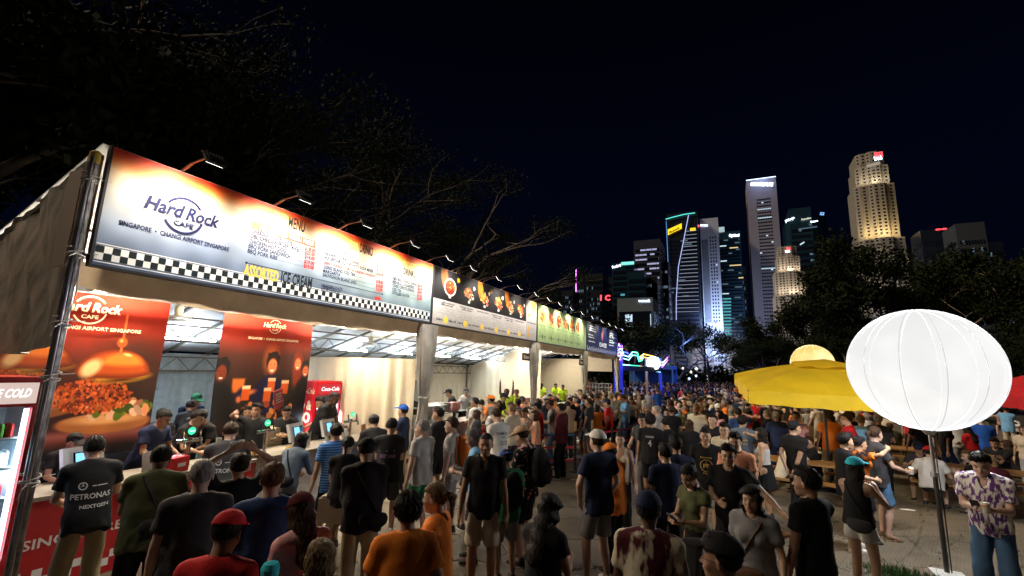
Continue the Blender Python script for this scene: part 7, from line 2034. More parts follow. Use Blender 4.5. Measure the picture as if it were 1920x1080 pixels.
# stepped stone towers with warm floodlighting
STONE = mat('tower_stone', (.22, .19, .145), rough=.85, var=.05, vscale=.2)
def stepped(label, px0, px1, pyt, pyb, Y, tiers, sc, seed, rows_scale=1.0, namepx=None):
 a = on_y(px0, pyt, Y); c = on_y(px1, pyt, Y); W = on_y(px1, pyb, Y)[0] - on_y(px0, pyb, Y)[0]
 cx = (on_y(px0, (pyt + pyb) / 2, Y)[0] + on_y(px1, (pyt + pyb) / 2, Y)[0]) / 2; z1 = a[2]
 t = thing('stone_tower', label, 'tower', (cx, Y, 0), 0, 'stepped stone towers')
 gl = mat('dark_glass'); g = random.Random(seed); zb_prev = 0
 for i, (w, zt, zb, dep) in enumerate(tiers):
  hw = W / 2 * w; y0 = dep * W * .12; ztop = z1 * zt; zbot = z1 * zb
  prof = [(-hw, y0 + W * .12), (-hw * .72, y0 + W * .02), (-hw * .30, y0 + W * .02), (-hw * .08, y0 - W * .06), (hw * .45, y0 - W * .06), (hw * .62, y0 + W * .03), (hw, y0 + W * .05), (hw, y0 + W * .9), (-hw, y0 + W * .9)]
  n = len(prof); b = MB()
  b.add([(x, y, zbot) for x, y in prof] + [(x, y, ztop) for x, y in prof], [tuple(range(n))[::-1], tuple(range(n, 2 * n))] + [(k, (k + 1) % n, n + (k + 1) % n, n + k) for k in range(n)])
  body = b.build('tier', STONE, t)
  fh = 4.1 * sc; rows = max(1, int((ztop - zbot - fh * .4) / fh))
  for r_ in range(rows):
   z = ztop - fh * (r_ + 1); wb_ = MB()
   for k in range(6):
    A = Vector((*prof[k], z)); B = Vector((*prof[k + 1], z)); L = (B - A).length; m_ = max(1, int(L / (4.2 * sc)))
    u = (B - A).normalized(); nrm = Vector((u.y, -u.x, 0))
    for j in range(m_):
     q = A + u * (L * (j + .5) / m_) + nrm * .1; hw2 = 1.15 * sc; hh = 1.9 * sc
     wb_.add([q - u * hw2, q + u * hw2, q + u * hw2 + Vector((0, 0, hh)), q - u * hw2 + Vector((0, 0, hh))], [(0, 1, 2, 3)])
   if wb_.v: wb_.build('window_row', gl, body)
 return t, cx, z1, W
STT = [(1.06, .60, 0.0, -1.0), (.94, .845, .60, -.2), (.78, .935, .845, .2), (.66, 1.0, .935, .6)]
t, cx, z1, W = stepped('tall stepped stone tower floodlit yellow with red and white signs on top', 1604, 1688, 288, 520, 640, STT, 1.0, 3)
def warm_wash(cx, Y, z1, W, tiers, e, col=(1, .74, .36)):
 for (zf, dy, k) in ((.60, -.30, 1.0), (.845, -.16, .35)):
  for s in (-.34, 0, .34):
   lamp('AREA', 'tower_wash', (cx + s * W, Y + W * dy, z1 * zf + 1.5), e * k, col if zf < .7 else (1, .88, .65), W * .2, rot=(math.radians(160), 0, 0), sy=W * .05)
warm_wash(cx, 640, z1, W, STT, 9000)
lamp('AREA', 'tower_wash', (cx, 600, 90), 14000, (.9, .9, 1), 40, rot=(math.radians(110), 0, 0))
st = thing('bank_sign', 'red emblem and white letters crowning the tall stone tower', 'sign', (0, 0, 0))
text_sign(st, 'UOB', (1639.5, 301), (1654.5, 298.5), 640, 4.6, emis('sign_white'), name='lettering', off=.05, dy=-16)
b = MB(); p = on_y(1647, 290, 620)
for k in range(4): b.box((p[0] - 3 + k * 2, p[1], p[2]), (.7, .4, 6.4))
for k in range(3): b.box((p[0], p[1] - .01, p[2] - 2.4 + k * 2.4), (8, .4, .8))
b.build('emblem', emis('sign_red'), st)
p = on_y(1625, 312, 621); q = on_y(1650, 305, 621); t2 = MB(); t2.bar(p, q, .5, 3.5); o = t2.build('lit_band', emis('band_warm', (.7, .6, .45), .5), st)
STT2 = [(1.10, .62, 0.0, -.9), (.98, .80, .62, -.4), (.74, .92, .80, .1), (.60, 1.0, .92, .5)]
t, cx2, z2, W2 = stepped('small stepped stone tower floodlit cream in front of the pale slab tower', 1450, 1509, 463, 540, 520, STT2, .62, 5)
for (zf, dy, k) in ((.62, -.26, 1.0), (.80, -.14, .8)):
 for s in (-.33, 0, .33): lamp('AREA', 'tower_wash', (cx2 + s * W2, 520 + W2 * dy, z2 * zf + 1), 2200 * k, (1, .85, .68), W2 * .2, rot=(math.radians(158), 0, 0), sy=W2 * .05)
st = thing('bank_sign', 'red emblem and white letters crowning the small stone tower', 'sign', (0, 0, 0))
text_sign(st, 'UOB', (1472.5, 473.5), (1481.5, 472.5), 520, 2.0, emis('sign_white'), name='lettering', off=.05, dy=-7)
b = MB(); p = on_y(1478, 466.5, 512)
for k in range(3): b.box((p[0] - 1.2 + k * 1.2, p[1], p[2]), (.5, .3, 3)); b.box((p[0], p[1] - .01, p[2] - 1 + k), (3.4, .3, .4))
b.build('emblem', emis('sign_red'), st)
lamp('AREA', 'tower_wash', (cx2, 490, 30), 4000, (.9, .85, .8), 20, rot=(math.radians(105), 0, 0))
# far right dim blocks
tower('distant dim rounded block at the far right of the skyline', 1790, 1846, 420, 560, 30, mat('tower_far_right', (.03, .035, .045), rough=.7), 18, 9, style='punch', lit=.28, litm=WIND, seed=15, ztop_skip=.10)
tower('distant dark block left of the dim rounded block', 1725, 1782, 432, 600, 30, DKF, 14, 8, style='punch', lit=.08, litm=WIND, seed=16)
st = thing('roof_sign', 'small red lights on the far right dark block', 'sign', (0, 0, 0)); text_sign(st, 'oo', (1754, 432), (1776, 430), 600, 2.4, emis('sign_red'), off=.03)

# ================================================================== TREES
BARK = mat('bark', (.20, .155, .11), rough=.9, var=.35, vscale=3, bump=.8, bscale=8, stretch=(1, 1, .3))
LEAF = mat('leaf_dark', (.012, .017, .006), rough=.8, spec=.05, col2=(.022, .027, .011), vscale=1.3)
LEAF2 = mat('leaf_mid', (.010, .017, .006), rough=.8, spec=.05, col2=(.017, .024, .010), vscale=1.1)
def leaf_cloud(pts, n, size, g, spread):
 """n small pointed leaf sprays scattered round the given centres, as arrays"""
 q = g.normal(size=(n, 3)); q *= (1.25 * g.uniform(0, 1, n) ** .5 / np.linalg.norm(q, axis=1))[:, None]; P = np.array(pts)[g.integers(0, len(pts), n)] + q * np.array(spread)
 a = g.normal(size=(n, 3)); a /= np.linalg.norm(a, axis=1)[:, None]
 b_ = g.normal(size=(n, 3)); b_ -= a * (a * b_).sum(1)[:, None]; b_ /= np.linalg.norm(b_, axis=1)[:, None]
 s = (size * g.uniform(.5, 1.3, n))[:, None]
 V = np.stack((P - a * s, P + b_ * s * .45, P + a * s, P - b_ * s * .45), 1).reshape(-1, 3)
 return V, np.arange(n * 4).reshape(-1, 4)
def branch_tree(seed, height, spread, trunk_r, levels=4, flat=.55, first=.3, nleaf=9000, leaf=.16, lsp=(.6, .6, .35), up=.45, lean=(0, 0)):
 r = random.Random(seed); g = np.random.default_rng(seed)
 trunk, limbs, tips = MB(), MB(), []
 base = Vector((0, 0, 0)); top = Vector((lean[0], lean[1], height * first))
 pts = [base.lerp(top, k / 4) + Vector((r.uniform(-.08, .08), r.uniform(-.08, .08), 0)) * (k > 0) for k in range(5)]
 trunk.tube([(0, 0, -.3)] + pts, [trunk_r * 1.5, trunk_r * 1.2, trunk_r, trunk_r * .92, trunk_r * .88, trunk_r * .85], 9)
 def grow(p, d, L, rad, lv):
  n = 4; q = p.copy(); path = [p.copy()]; rs = [rad]
  for k in range(n):
   d = (d + Vector((r.uniform(-.22, .22), r.uniform(-.22, .22), r.uniform(-.10, .16)))).normalized()
   q = q + d * (L / n); path.append(q.copy()); rs.append(rad * (1 - .4 * (k + 1) / n))
  limbs.tube(path, rs, 6 if lv < 2 else 4, cap=False)
  if lv >= levels: tips.append(q); tips.append(path[2]); return
  if lv >= levels - 1: tips.append(q)
  for k in range(r.choice((2, 3)) if lv else 3):
   az = r.uniform(0, 6.28); w = r.uniform(.45, .95)
   o = Vector((math.cos(az), math.sin(az), 0)); nd = (d + o * w); nd.z = nd.z * flat + .12 * up; nd.normalize()
   grow(path[-1 if k < 2 else 3], nd, L * r.uniform(.62, .82), rs[-1] * .78, lv + 1)
 nb = 4
 for k in range(nb):
  az = 2 * math.pi * k / nb + r.uniform(-.4, .4); d = Vector((math.cos(az) * spread, math.sin(az) * spread, up * 2.0)).normalized()
  grow(pts[-1], d, height * .30, trunk_r * .62, 0)
 V, Q = leaf_cloud([tuple(t) for t in tips], nleaf, leaf, g, lsp)
 lm = np_mesh('crown', V, Q, smooth=False)
 return trunk.mesh('trunk', True), limbs.mesh('limbs', True), lm
TREES = {}
def tree(kind, x, y, s, rz, label, leafm=LEAF, group=None, sz=None):
 if kind not in TREES:
  TREES[kind] = {'rain': lambda: branch_tree(3, 13, 1.0, .32, 4, .45, .22, 22000, .06, (.75, .75, .22), .55),
                       'rain2': lambda: branch_tree(8, 13, 1.15, .30, 4, .40, .30, 60000, .065, (.8, .8, .25), .6),
                       'dense': lambda: branch_tree(5, 11, .8, .28, 4, .75, .18, 34000, .13, (.65, .65, .5), .7),
                       'dense2': lambda: branch_tree(12, 11, .9, .26, 4, .65, .15, 36000, .13, (.7, .7, .55), .5),
                       'small': lambda: branch_tree(21, 6, .7, .12, 3, .6, .25, 6000, .12, (.55, .55, .45), .6)}[kind]()
 tm, lm, cmesh = TREES[kind]
 t = thing('tree', label, 'tree', (x, y, 0), rz, group); t.scale = (s, s, sz or s)
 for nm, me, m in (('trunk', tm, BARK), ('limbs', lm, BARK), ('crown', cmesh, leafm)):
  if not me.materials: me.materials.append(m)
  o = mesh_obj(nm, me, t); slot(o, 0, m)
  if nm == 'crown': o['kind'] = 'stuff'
 return t
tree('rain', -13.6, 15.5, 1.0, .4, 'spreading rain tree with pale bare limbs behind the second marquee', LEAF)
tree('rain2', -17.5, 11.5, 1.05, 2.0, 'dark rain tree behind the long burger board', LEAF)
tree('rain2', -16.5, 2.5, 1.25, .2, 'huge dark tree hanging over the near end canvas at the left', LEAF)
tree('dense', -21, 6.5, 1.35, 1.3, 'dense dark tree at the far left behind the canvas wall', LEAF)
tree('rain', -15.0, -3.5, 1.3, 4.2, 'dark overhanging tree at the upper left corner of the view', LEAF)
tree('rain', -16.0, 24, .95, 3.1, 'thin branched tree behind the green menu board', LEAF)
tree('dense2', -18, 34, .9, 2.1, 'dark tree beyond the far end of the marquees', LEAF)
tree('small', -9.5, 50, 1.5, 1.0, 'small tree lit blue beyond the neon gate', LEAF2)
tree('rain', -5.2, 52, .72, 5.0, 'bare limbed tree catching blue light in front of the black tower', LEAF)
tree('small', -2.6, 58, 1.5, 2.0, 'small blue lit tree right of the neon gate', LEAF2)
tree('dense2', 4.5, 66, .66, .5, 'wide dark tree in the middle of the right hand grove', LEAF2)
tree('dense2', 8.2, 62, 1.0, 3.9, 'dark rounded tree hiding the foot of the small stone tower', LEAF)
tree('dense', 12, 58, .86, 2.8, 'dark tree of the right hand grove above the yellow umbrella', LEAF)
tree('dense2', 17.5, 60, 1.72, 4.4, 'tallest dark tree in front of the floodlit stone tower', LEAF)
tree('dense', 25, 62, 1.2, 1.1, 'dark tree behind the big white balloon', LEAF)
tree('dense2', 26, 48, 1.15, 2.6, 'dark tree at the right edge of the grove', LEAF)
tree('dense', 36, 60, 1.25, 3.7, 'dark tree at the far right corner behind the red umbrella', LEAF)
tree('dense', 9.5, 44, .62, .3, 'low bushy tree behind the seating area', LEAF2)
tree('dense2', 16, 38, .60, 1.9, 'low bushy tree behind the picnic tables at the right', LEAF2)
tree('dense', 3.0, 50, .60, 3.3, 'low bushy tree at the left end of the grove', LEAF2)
# grass tuft by the balloon base
gg = np.random.default_rng(2); n = 1400
P = np.stack((gg.normal(1.95, .22, n), gg.normal(8.35, .14, n), np.zeros(n)), 1); a = gg.uniform(0, 6.28, n); h = gg.uniform(.03, .09, n)
d = np.stack((np.cos(a), np.sin(a), np.zeros(n)), 1) * .006; tip = P + np.stack((gg.normal(0, .02, n), gg.normal(0, .02, n), h), 1)
o = mesh_obj('grass', np_mesh('grass', np.stack((P - d, P + d, tip), 1).reshape(-1, 3), np.arange(n * 3).reshape(-1, 3), smooth=False), None, mat('grass_blade', (.04, .11, .02), rough=.7)); o.location = (0, 0, .012)
tag(o, 'tuft of green grass beside the balloon pole base', 'grass', None, 'stuff')
# dark hedge line that closes the horizon under the trees
gg = np.random.default_rng(6)
cs = [(x, 72 + 6 * math.sin(x * .1), 1.6 + 1.2 * gg.random()) for x in np.linspace(-60, 80, 150)]
V, Q = leaf_cloud(cs, 26000, .35, gg, (.8, 1.2, 1.3)); V[:, 2] = np.abs(V[:, 2])
o = mesh_obj('undergrowth', np_mesh('undergrowth', V, Q, smooth=False), None, LEAF2); tag(o, 'dark undergrowth closing the view below the far trees', 'undergrowth', None, 'stuff')

# ================================================================== PEOPLE of the photograph
ALL = []
def near_people(x, y, r):
 return any((x - a) ** 2 + (y - b_) ** 2 < r * r for a, b_ in ALL)
def place(px, py, f, label, h=1.75, z=0.0, **k):
 x, y = on_z(px, py, h + z)
 cap_extra = 0
 if h > 1.72 and 2.3 < y < 8.0 and x < -6.72 and z == 0: x = -6.72;
 yaw = -math.atan2(x, y) + math.radians(f)
 ALL.append((x, y))
 return person(x, y, yaw, label, h=h, z=z, **k)

def decal(pt, words, col, front=False, name='shirt_print'):
 """print flat lettering onto a shirt: words = (text, x centre, width, base z, height)"""
 p, S, shirt = pt
 me = shirt.data
 bv = BVHTree.FromPolygons([v.co for v in me.vertices], [tuple(q.vertices) for q in me.polygons])
 mb = MB(); s = 1 if front else -1
 for (txt, xc, w, zb, hm) in words:
  if txt == 'O':
   n = 20; v = []; fs = []
   for i in range(n):
    a = 6.283 * i / n
    for r in (w / 2, w / 2 - .010): v.append((.5 * w + r * math.cos(a), .5 * w + r * math.sin(a), 0))
   fs = [(2 * i, 2 * ((i + 1) % n), 2 * ((i + 1) % n) + 1, 2 * i + 1) for i in range(n)]
   v += [(w / 2, w / 2, 0), (w / 2 - .008, w / 2, 0), (w / 2 + .008, w / 2, 0), (w / 2, w, 0), (.08 * w, .26 * w, 0), (.92 * w, .26 * w, 0)]
   q = 2 * n; fs += [(q + 1, q + 2, q + 3), (q, q + 1, q + 4), (q, q + 2, q + 5)]
   v = np.array(v); xs = v[:, 0]; zs = v[:, 1]
  elif txt == '_':
   v = np.array([(0, 0), (w, 0), (w, hm), (0, hm), (w / 2, 0), (w / 2, hm)]); xs, zs = v[:, 0], v[:, 1]; fs = [(0, 4, 5, 3), (4, 1, 2, 5)]
  else:
   v, fs = text_data(txt, 2, .02)
   xs = v[:, 0] - v[:, 0].min(); xs = xs / xs.max() * w; zs = v[:, 1] * hm / .69
  out = []
  for a, b_ in zip(xs, zs):
   x = (xc - w / 2 + a) * (-1 if front else 1)
   hit = bv.ray_cast(Vector((x, s * 1.0, zb + b_)), Vector((0, -s, 0)))
   y = hit[0].y if hit[0] is not None else s * .15
   out.append((x, y + s * .0035, zb + b_))
  mb.add(out, fs)
 o = mb.build(name, col, p); return o

def sdf_mesh(key, fn, lo, hi, h):
 if key not in CAPS: v, q = nets(fn, lo, hi, h); CAPS[key] = np_mesh(key, v, q)
 return CAPS[key]
def _pack(P):
 d = ell(P, (0, -.10, -.02), (.155, .115, .26)); d = np.maximum(d, -P[:, 1] * -1 - .015)
 d = smin(d, ell(P, (0, -.20, -.10), (.115, .05, .13)), .02)
 for s in (-1, 1): d = smin(d, np.maximum(rcone(P * V3(1, 1, 1), (s * .11, .01, .20), (s * .13, .02, -.18), .022, .020), -9), .006)
 return d + .004 * noise3(P, 50, 3)
def worn(pt, label, kind='backpack', col='black'):
 p, S, shirt = pt
 M = Matrix.LocRotScale(p.location, p.rotation_euler, p.scale)
 if kind == 'backpack':
  me = sdf_mesh('backpack', _pack, (-.22, -.30, -.32), (.22, .08, .30), .017)
  c = S['T'](0, -.125, .30)
 else:
  me = sdf_mesh('sling', lambda P: np.maximum(ell(P, (0, 0, 0), (.15, .06, .10)), P[:, 2] - .06) + .003 * noise3(P, 60, 1), (-.2, -.1, -.14), (.2, .1, .12), .014)
  c = S['T'](.10, -.20, .02) if kind == 'bag' else S['T'](.02, .20, .02)
 if not me.materials: me.materials.append(cm('black'))
 o = mesh_obj('backpack' if kind == 'backpack' else 'shoulder_bag', me)
 o.matrix_world = M @ (Matrix.Translation(Vector(c.tolist())) @ Matrix([list(r) for r in S['Rt']]).to_4x4())
 slot(o, 0, cm(col)); tag(o, label, 'backpack' if kind == 'backpack' else 'bag')
 # strap across the chest and back, following the torso
 b = MB(); n = 20
 bv = BVHTree.FromPolygons([v.co for v in shirt.data.vertices], [tuple(q.vertices) for q in shirt.data.polygons])
 if kind != 'backpack':
  pts = []
  for i in range(n + 1):
   a = 2 * math.pi * i / n; q = S['T'](-.10 * math.cos(a) * 1.1 + .02, 0, 0)
   u = (1 + math.cos(a)) / 2
   x = .15 - .24 * u; z = .04 + .45 * u; y = (.5 if math.sin(a) > 0 else -.5)
   g0 = S['T'](x, y, z); g1 = S['T'](x, 0, z); dd = Vector((g1 - g0).tolist()).normalized()
   hit = bv.ray_cast(Vector(g0.tolist()), dd)
   pts.append((hit[0] - dd * .006) if hit[0] is not None else Vector(g1.tolist()))
  for a_, c_ in zip(pts, pts[1:] + pts[:1]): b.bar(a_, c_, .026, .006)
  inv = o.matrix_world.inverted() @ M
  b.v = [tuple(inv @ Vector(v)) for v in b.v]
  b.build('strap', cm(col), o)
 return o
def held_phone(pt, i, label):
 p, S, _ = pt; q = hand_point(p, S, i, (0, .03, .035))
 t = thing('phone', label, 'phone', q, p.rotation_euler[2])
 R_ = Matrix.Rotation(math.radians(-50), 3, 'X')
 b = MB(); b.box((0, 0, 0), (.075, .009, .15), 0, R_); b.build('case', DARKM, t)
 b = MB(); b.box(R_ @ Vector((0, -.006, 0)), (.066, .003, .138), 0, R_); b.build('screen', emis('phone_screen', (.6, .75, 1), .5), t)
def held_cup(pt, i, label, beer=True):
 p, S, _ = pt; q = hand_point(p, S, i, (0, .035, -.03)); return cup(q[0], q[1], q[2], label, beer)

WP = mat('print_white', (.55, .55, .55), rough=.8); YP = mat('print_yellow', (.62, .45, .12), rough=.8)
# ---- nearest row at the burger counter
a = place(190, 813, 8, 'person in a black team t-shirt lettered PETRONAS at the till beside the corner pole', h=1.80, pose='counter', bot='trousers', bc='khaki', hair='short', fat=0, group='customers')
decal(a, [('PETRONAS', 0, .30, 1.14, .045), ('O', -.07, .07, 1.22, .07), ('_', .06, .12, 1.245, .008), ('NEXTGEN', .03, .22, 1.06, .028)], WP)
a = place(300, 832, -6, 'broad person in an olive t-shirt with a dark sling strap across the back', h=1.78, pose='counter', tc='olive', bot='shorts', bc='black', hair='short', sk='tan', fat=1, group='customers'); worn(a, 'dark sling bag across the olive t-shirt', 'bag', 'charcoal')
place(382, 863, -4, 'heavy set person with cropped grey hair in a charcoal t-shirt seen from behind', h=1.78, pose='stand', tc='charcoal', fat=1, hair='grey', hc='grey', sk='pale', bot='shorts', bc='black')
a = place(420, 966, -25, 'person in a bright red cap and dark red racing shirt at the bottom edge', h=1.66, pose='kid', tc='red', hair='short', cap='cap', capc='red', sk='tan', group='visitors'); decal(a, [('Ferrari', 0, .07, 1.22, .06)], YP)
q = hand_point(a[0], a[1], 1); t = thing('hand_fan', 'turquoise handheld fan held up beside the red cap', 'fan', (q[0] + .10, q[1] + .02, q[2] + .14), -.5)
b = MB(); b.lathe([(.018, -.20), (.024, -.1), (.02, 0)], n=12); b.build('grip', cm('turq'), t); b = MB(); b.lathe([(.02, 0), (.055, .02), (.06, .07), (.045, .10), (.0, .11)], n=16, cap=False); b.build('head', cm('turq'), t)
place(514, 868, -3, 'broad ginger haired person in a navy t-shirt with their back turned', h=1.80, pose='stand', tc='dkblue', fat=1, hair='crop', hc='ginger', sk='pale', bc='charcoal')
place(452, 852, 10, 'person in black with both hands clasped on top of their head', h=1.66, pose='onhead', tc='black', hair='short', bot='trousers', group='customers')
a = place(433, 787, -3, 'person in a black PETRONAS t-shirt standing between two glowing beer taps', h=1.84, pose='counter', tc='charcoal', hair='crop', hc='brown', sk='pale', fat=0, group='customers'); decal(a, [('PETRONAS', 0, .30, 1.14, .045), ('O', -.07, .07, 1.22, .07), ('_', .06, .12, 1.245, .008)], WP)
place(576, 922, 25, 'long haired person in a maroon cap and pale pink t-shirt with a camera', h=1.66, fem=1, pose='phone', tc='pink', hair='long', hc='brown', cap='cap', capc='maroon', sk='pale', bot='jeans', bc='denim')
place(604, 1006, -5, 'blond long haired person cut off by the bottom edge', h=1.58, fem=1, pose='stand', tc='black', hair='long', hc='dkblond', sk='pale')
a = place(548, 805, -35, 'person in a slate denim shirt leaning on the counter with a bag at the hip', h=1.64, fem=1, pose='counter', top='long', tc='slate', hair='bob', bot='trousers', group='customers'); worn(a, 'black crossbody bag over the slate denim shirt', 'bag')
place(632, 795, 20, 'person in a royal blue jersey waiting beside the drinks fridge', h=1.72, pose='stand', tc=('blue', 'stripe', 'skyblue'), bc='black', hair='bun', group='customers')
place(652, 815, -10, 'person in a black t-shirt and beige shorts with long tied hair', h=1.66, fem=1, pose='phone', tc='black', bot='shorts', bc='beige', hair='pony')
a = place(690, 824, 4, 'person in a long black shirt and black cap with a pale tote alongside', h=1.78, pose='phone', top='long', tc='black', bot='trousers', bc='khaki', hair='short', cap='cap', capc='black', fat=1); worn(a, 'black crossbody bag on the long black shirt', 'bag')
o = MB(); o.box((0, 0, 0), (.40, .16, .30)); o.box((0, 0, .16), (.34, .13, .03))
t = thing('tote_bag', 'large pale leather tote carried beside the black shirt', 'bag', (*on_z(628, 955, .72), .72), .4); o.build('body', cm('beige'), t, smooth=False); b = MB(); b.tube([(-.12, 0, .15), (-.08, 0, .36), (.08, 0, .36), (.12, 0, .15)], .012, 6); b.build('handle', cm('tan'), t)
a = place(734, 785, -8, 'person in a black t-shirt with a red and blue back print', h=1.76, pose='phone', tc='black', bc='charcoal', hair='short', shoe='white'); decal(a, [('_', -.02, .24, 1.27, .018), ('DROP', -.07, .10, 1.18, .05), ('TOWER', .06, .12, 1.18, .045)], mat('print_multi', (.35, .20, .42), rough=.8))
place(792, 788, 52, 'older person in a loose white t-shirt and green shorts looking at the menu', h=1.76, pose='stand2', tc='ltgrey', bc='green', hair='grey', hc='grey', sk='pale', fat=1)
place(708, 775, 12, 'person in a dark baseball cap and black t-shirt at the partition till', h=1.74, pose='counter', tc='black', hair='short', cap='cap', capc='charcoal', group='customers')
place(757, 760, 70, 'person in a royal blue cap and navy polo reaching to the till', h=1.76, pose='drink', top='polo', tc='navy', cap='cap', capc='blue', hair='short', bot='trousers', group='customers')
a = place(850, 782, 75, 'person in a grey t-shirt and grey shorts wearing an orange backpack', h=1.80, pose='stand', tc='ltgrey', bc='grey', hair='crop', hc='brown', sk='pale'); worn(a, 'orange backpack on the grey t-shirt', 'backpack', 'orange')
place(822, 765, 60, 'person in a long black t-shirt beside the orange backpack', h=1.80, pose='stand2', tc='black', bc='black', hair='short', sk='tan')
place(885, 800, 20, 'person with long black hair in a black tank top behind the bald man', h=1.62, fem=1, pose='phone', top='tank', tc='black', hair='long', bot='hot', bc='charcoal')
place(822, 900, 70, 'person with a blond ponytail and sunglasses on their head in an orange t-shirt', h=1.68, fem=1, pose='stand', tc='orange', hair='pony', hc='dkblond', sk='pale', bot='trousers')
place(768, 930, 4, 'person with dark curly hair in a loose orange t-shirt at the bottom edge', h=1.68, fem=0, pose='walk', tc=('orange'), hair='curly', hc='black', sk='tan', fat=1, bot='jeans', bc='denim')
place(912, 812, 176, 'bald bearded person in a black polo and cream shorts looking down', h=1.82, pose='stand', top='polo', tc='black', bc='beige', hair='buzz', hc='black', sk='tan')
place(898, 802, 85, 'grey bearded person in a bright blue t-shirt half hidden behind the bald man', h=1.76, pose='phone', tc='skyblue', hair='grey', hc='grey', sk='pale', bc='navy')
a = place(953, 845, 20, 'child in a blue cap with a big black backpack', h=1.56, pose='kid', tc='green', bc='grey', hair='short', cap='cap', capc='blue', capback=1); worn(a, 'big black backpack worn by the child in the blue cap')
a = place(988, 800, 60, 'person in a dark floral shirt and tan cap with a black backpack', h=1.80, pose='phone', top='shirt', tc=('black', 'floral', 'pink', 16), bc='black', hair='crop', hc='brown', cap='cap', capc='tan', sk='pale', bot='shorts'); worn(a, 'black backpack on the dark floral shirt')
a = place(937, 766, 40, 'person in a white t-shirt lettered FORMULA 1 in the queue', h=1.84, pose='phone', tc='white', hair='crop', hc='brown', sk='pale', bc='charcoal'); decal(a, [('FORMULA 1', 0, .26, 1.30, .045), ('WORLD', 0, .10, 1.25, .018), ('SINGAPORE', .02, .18, 1.17, .02), ('GRAND PRIX', .02, .18, 1.13, .02)], mat('print_black', (.01, .01, .01), rough=.8))
place(920, 742, 50, 'large person in an orange team shirt and orange cap in the queue', h=1.80, pose='stand2', tc='orange', bc='black', hair='short', cap='cap', capc='orange', fat=1, glasses=True, sk='tan')
a = place(906, 747, 10, 'person in a tan t-shirt with a black strap across the back', h=1.72, pose='counter', tc='tan', bot='trousers', bc='charcoal', hair='short'); worn(a, 'black crossbody bag over the tan t-shirt', 'bag')
place(962, 752, 70, 'person in a white top with long straight dark hair at the second counter', h=1.62, fem=1, pose='phone', tc='white', hair='long', hc='brown', bot='skirt', bc='black')
place(1003, 745, 178, 'person with dark bobbed hair in a loose white top facing the camera', h=1.64, fem=1, pose='stand2', tc='white', hair='bob', bot='jeans', bc='denim')
place(987, 762, 150, 'person in a black and white striped top looking down at a phone', h=1.68, fem=1, pose='phone', top='tank', tc=('white', 'stripe', 'black'), hair='bun', hc='brown', sk='tan', bot='skirt', bc='black')
place(1052, 757, 68, 'stocky person in a maroon long sleeved shirt and black trousers by the barrier', h=1.78, pose='stand', top='long', tc='maroon', bot='trousers', hair='crop', fat=1, sk='tan')
place(1067, 752, 35, 'slim person in a khaki t-shirt behind the maroon shirt', h=1.70, pose='phone', tc='tan', bot='trousers', bc='charcoal', hair='crop', hc='brown', shoe='white')
a = place(1022, 922, -35, 'person with long wavy black hair in a black dress at the bottom centre', h=1.62, fem=1, pose='phone', top='dress', tc='black', bot='skirt', bc='black', hair='longwavy', sk='tan'); worn(a, 'woven brown bag beside the long wavy hair', 'bag', 'brown')
place(1120, 808, 38, 'tall person in a white cap, navy t-shirt and taupe shorts with their back turned', h=1.84, pose='pockets', tc='navy', bc='grey', hair='crop', hc='brown', cap='cap', capc='white', sk='pale', shoe='white')
place(1152, 833, 60, 'child in an orange cap and orange shirt beside the white capped man', h=1.62, pose='kid', tc='orange', bot='trousers', hair='short', cap='cap', capc='orange')
place(1163, 808, 174, 'person in a sleeveless beige top and black trousers walking towards the camera', h=1.64, fem=1, pose='stand', top='tank', tc='beige', bot='trousers', hair='bun', hc='black')
a = place(1219, 778, -8, 'person in a black and orange racing jersey with a white number 4', h=1.76, pose='stand', tc='black', bc='black', hair='curly', sk='tan', shoe='white'); decal(a, [('4', 0, .07, 1.16, .12), ('NORRIS', 0, .16, 1.32, .035)], WP)
place(1207, 777, 150, 'person in a dark t-shirt and black cap talking to the number 4 jersey', h=1.72, pose='stand2', tc='charcoal', bot='jeans', bc='grey', hair='short', cap='cap', capc='black', glasses=True)
place(1215, 926, -6, 'person in a dark cap and a red splashed white shirt seen from behind', h=1.72, pose='stand', top='shirt', tc=('cream', 'splash', 'maroon', 11), hair='short', cap='cap', capc='navy', bot='trousers', sk='brown')
place(1357, 1006, 80, 'person in a black cap cut off by the bottom edge', h=1.70, pose='stand', tc='charcoal', hair='short', cap='cap', capc='black', glasses=True, sk='tan')
place(1262, 818, 20, 'person in a dark navy long sleeved top and white shorts', h=1.74, pose='stand2', top='long', tc='navy', bc='ltgrey', hair='short', shoe='white')
place(1248, 832, 30, 'person in a navy t-shirt close behind the navy long sleeved top', h=1.70, pose='stand', tc='navy', bot='trousers', hair='short')
a = place(1300, 864, 140, 'person with glasses and tied hair in an olive cropped top and long black skirt', h=1.66, fem=1, pose='phone', top='crop', tc='olive', bot='longskirt', bc='black', hair='bun', glasses=True); held_phone(a, 0, 'phone held by the person in the olive top')
a = place(1410, 902, 165, 'person with long dark hair in a grey top carrying a round brown bag', h=1.64, fem=1, pose='walk', top='tee', tc='grey', bot='jeans', bc='charcoal', hair='longwavy'); worn(a, 'round brown shoulder bag on the grey top', 'front', 'brown')
a = place(1322, 803, 178, 'person in a black t-shirt with a round cream print in the middle of the walkway', h=1.74, pose='stand', tc='black', bc='grey', hair='crop', fat=0); decal(a, [('O', 0, .19, 1.09, .19), ('FF', 0, .09, 1.15, .06), ('FIGHTERS', 0, .17, 1.295, .024), ('FOO', 0, .10, 1.055, .022)], YP, front=True)
place(1292, 785, 5, 'person with long brown hair behind the round cream print', h=1.64, fem=1, pose='stand', tc='black', hair='long', hc='brown', bot='skirt')
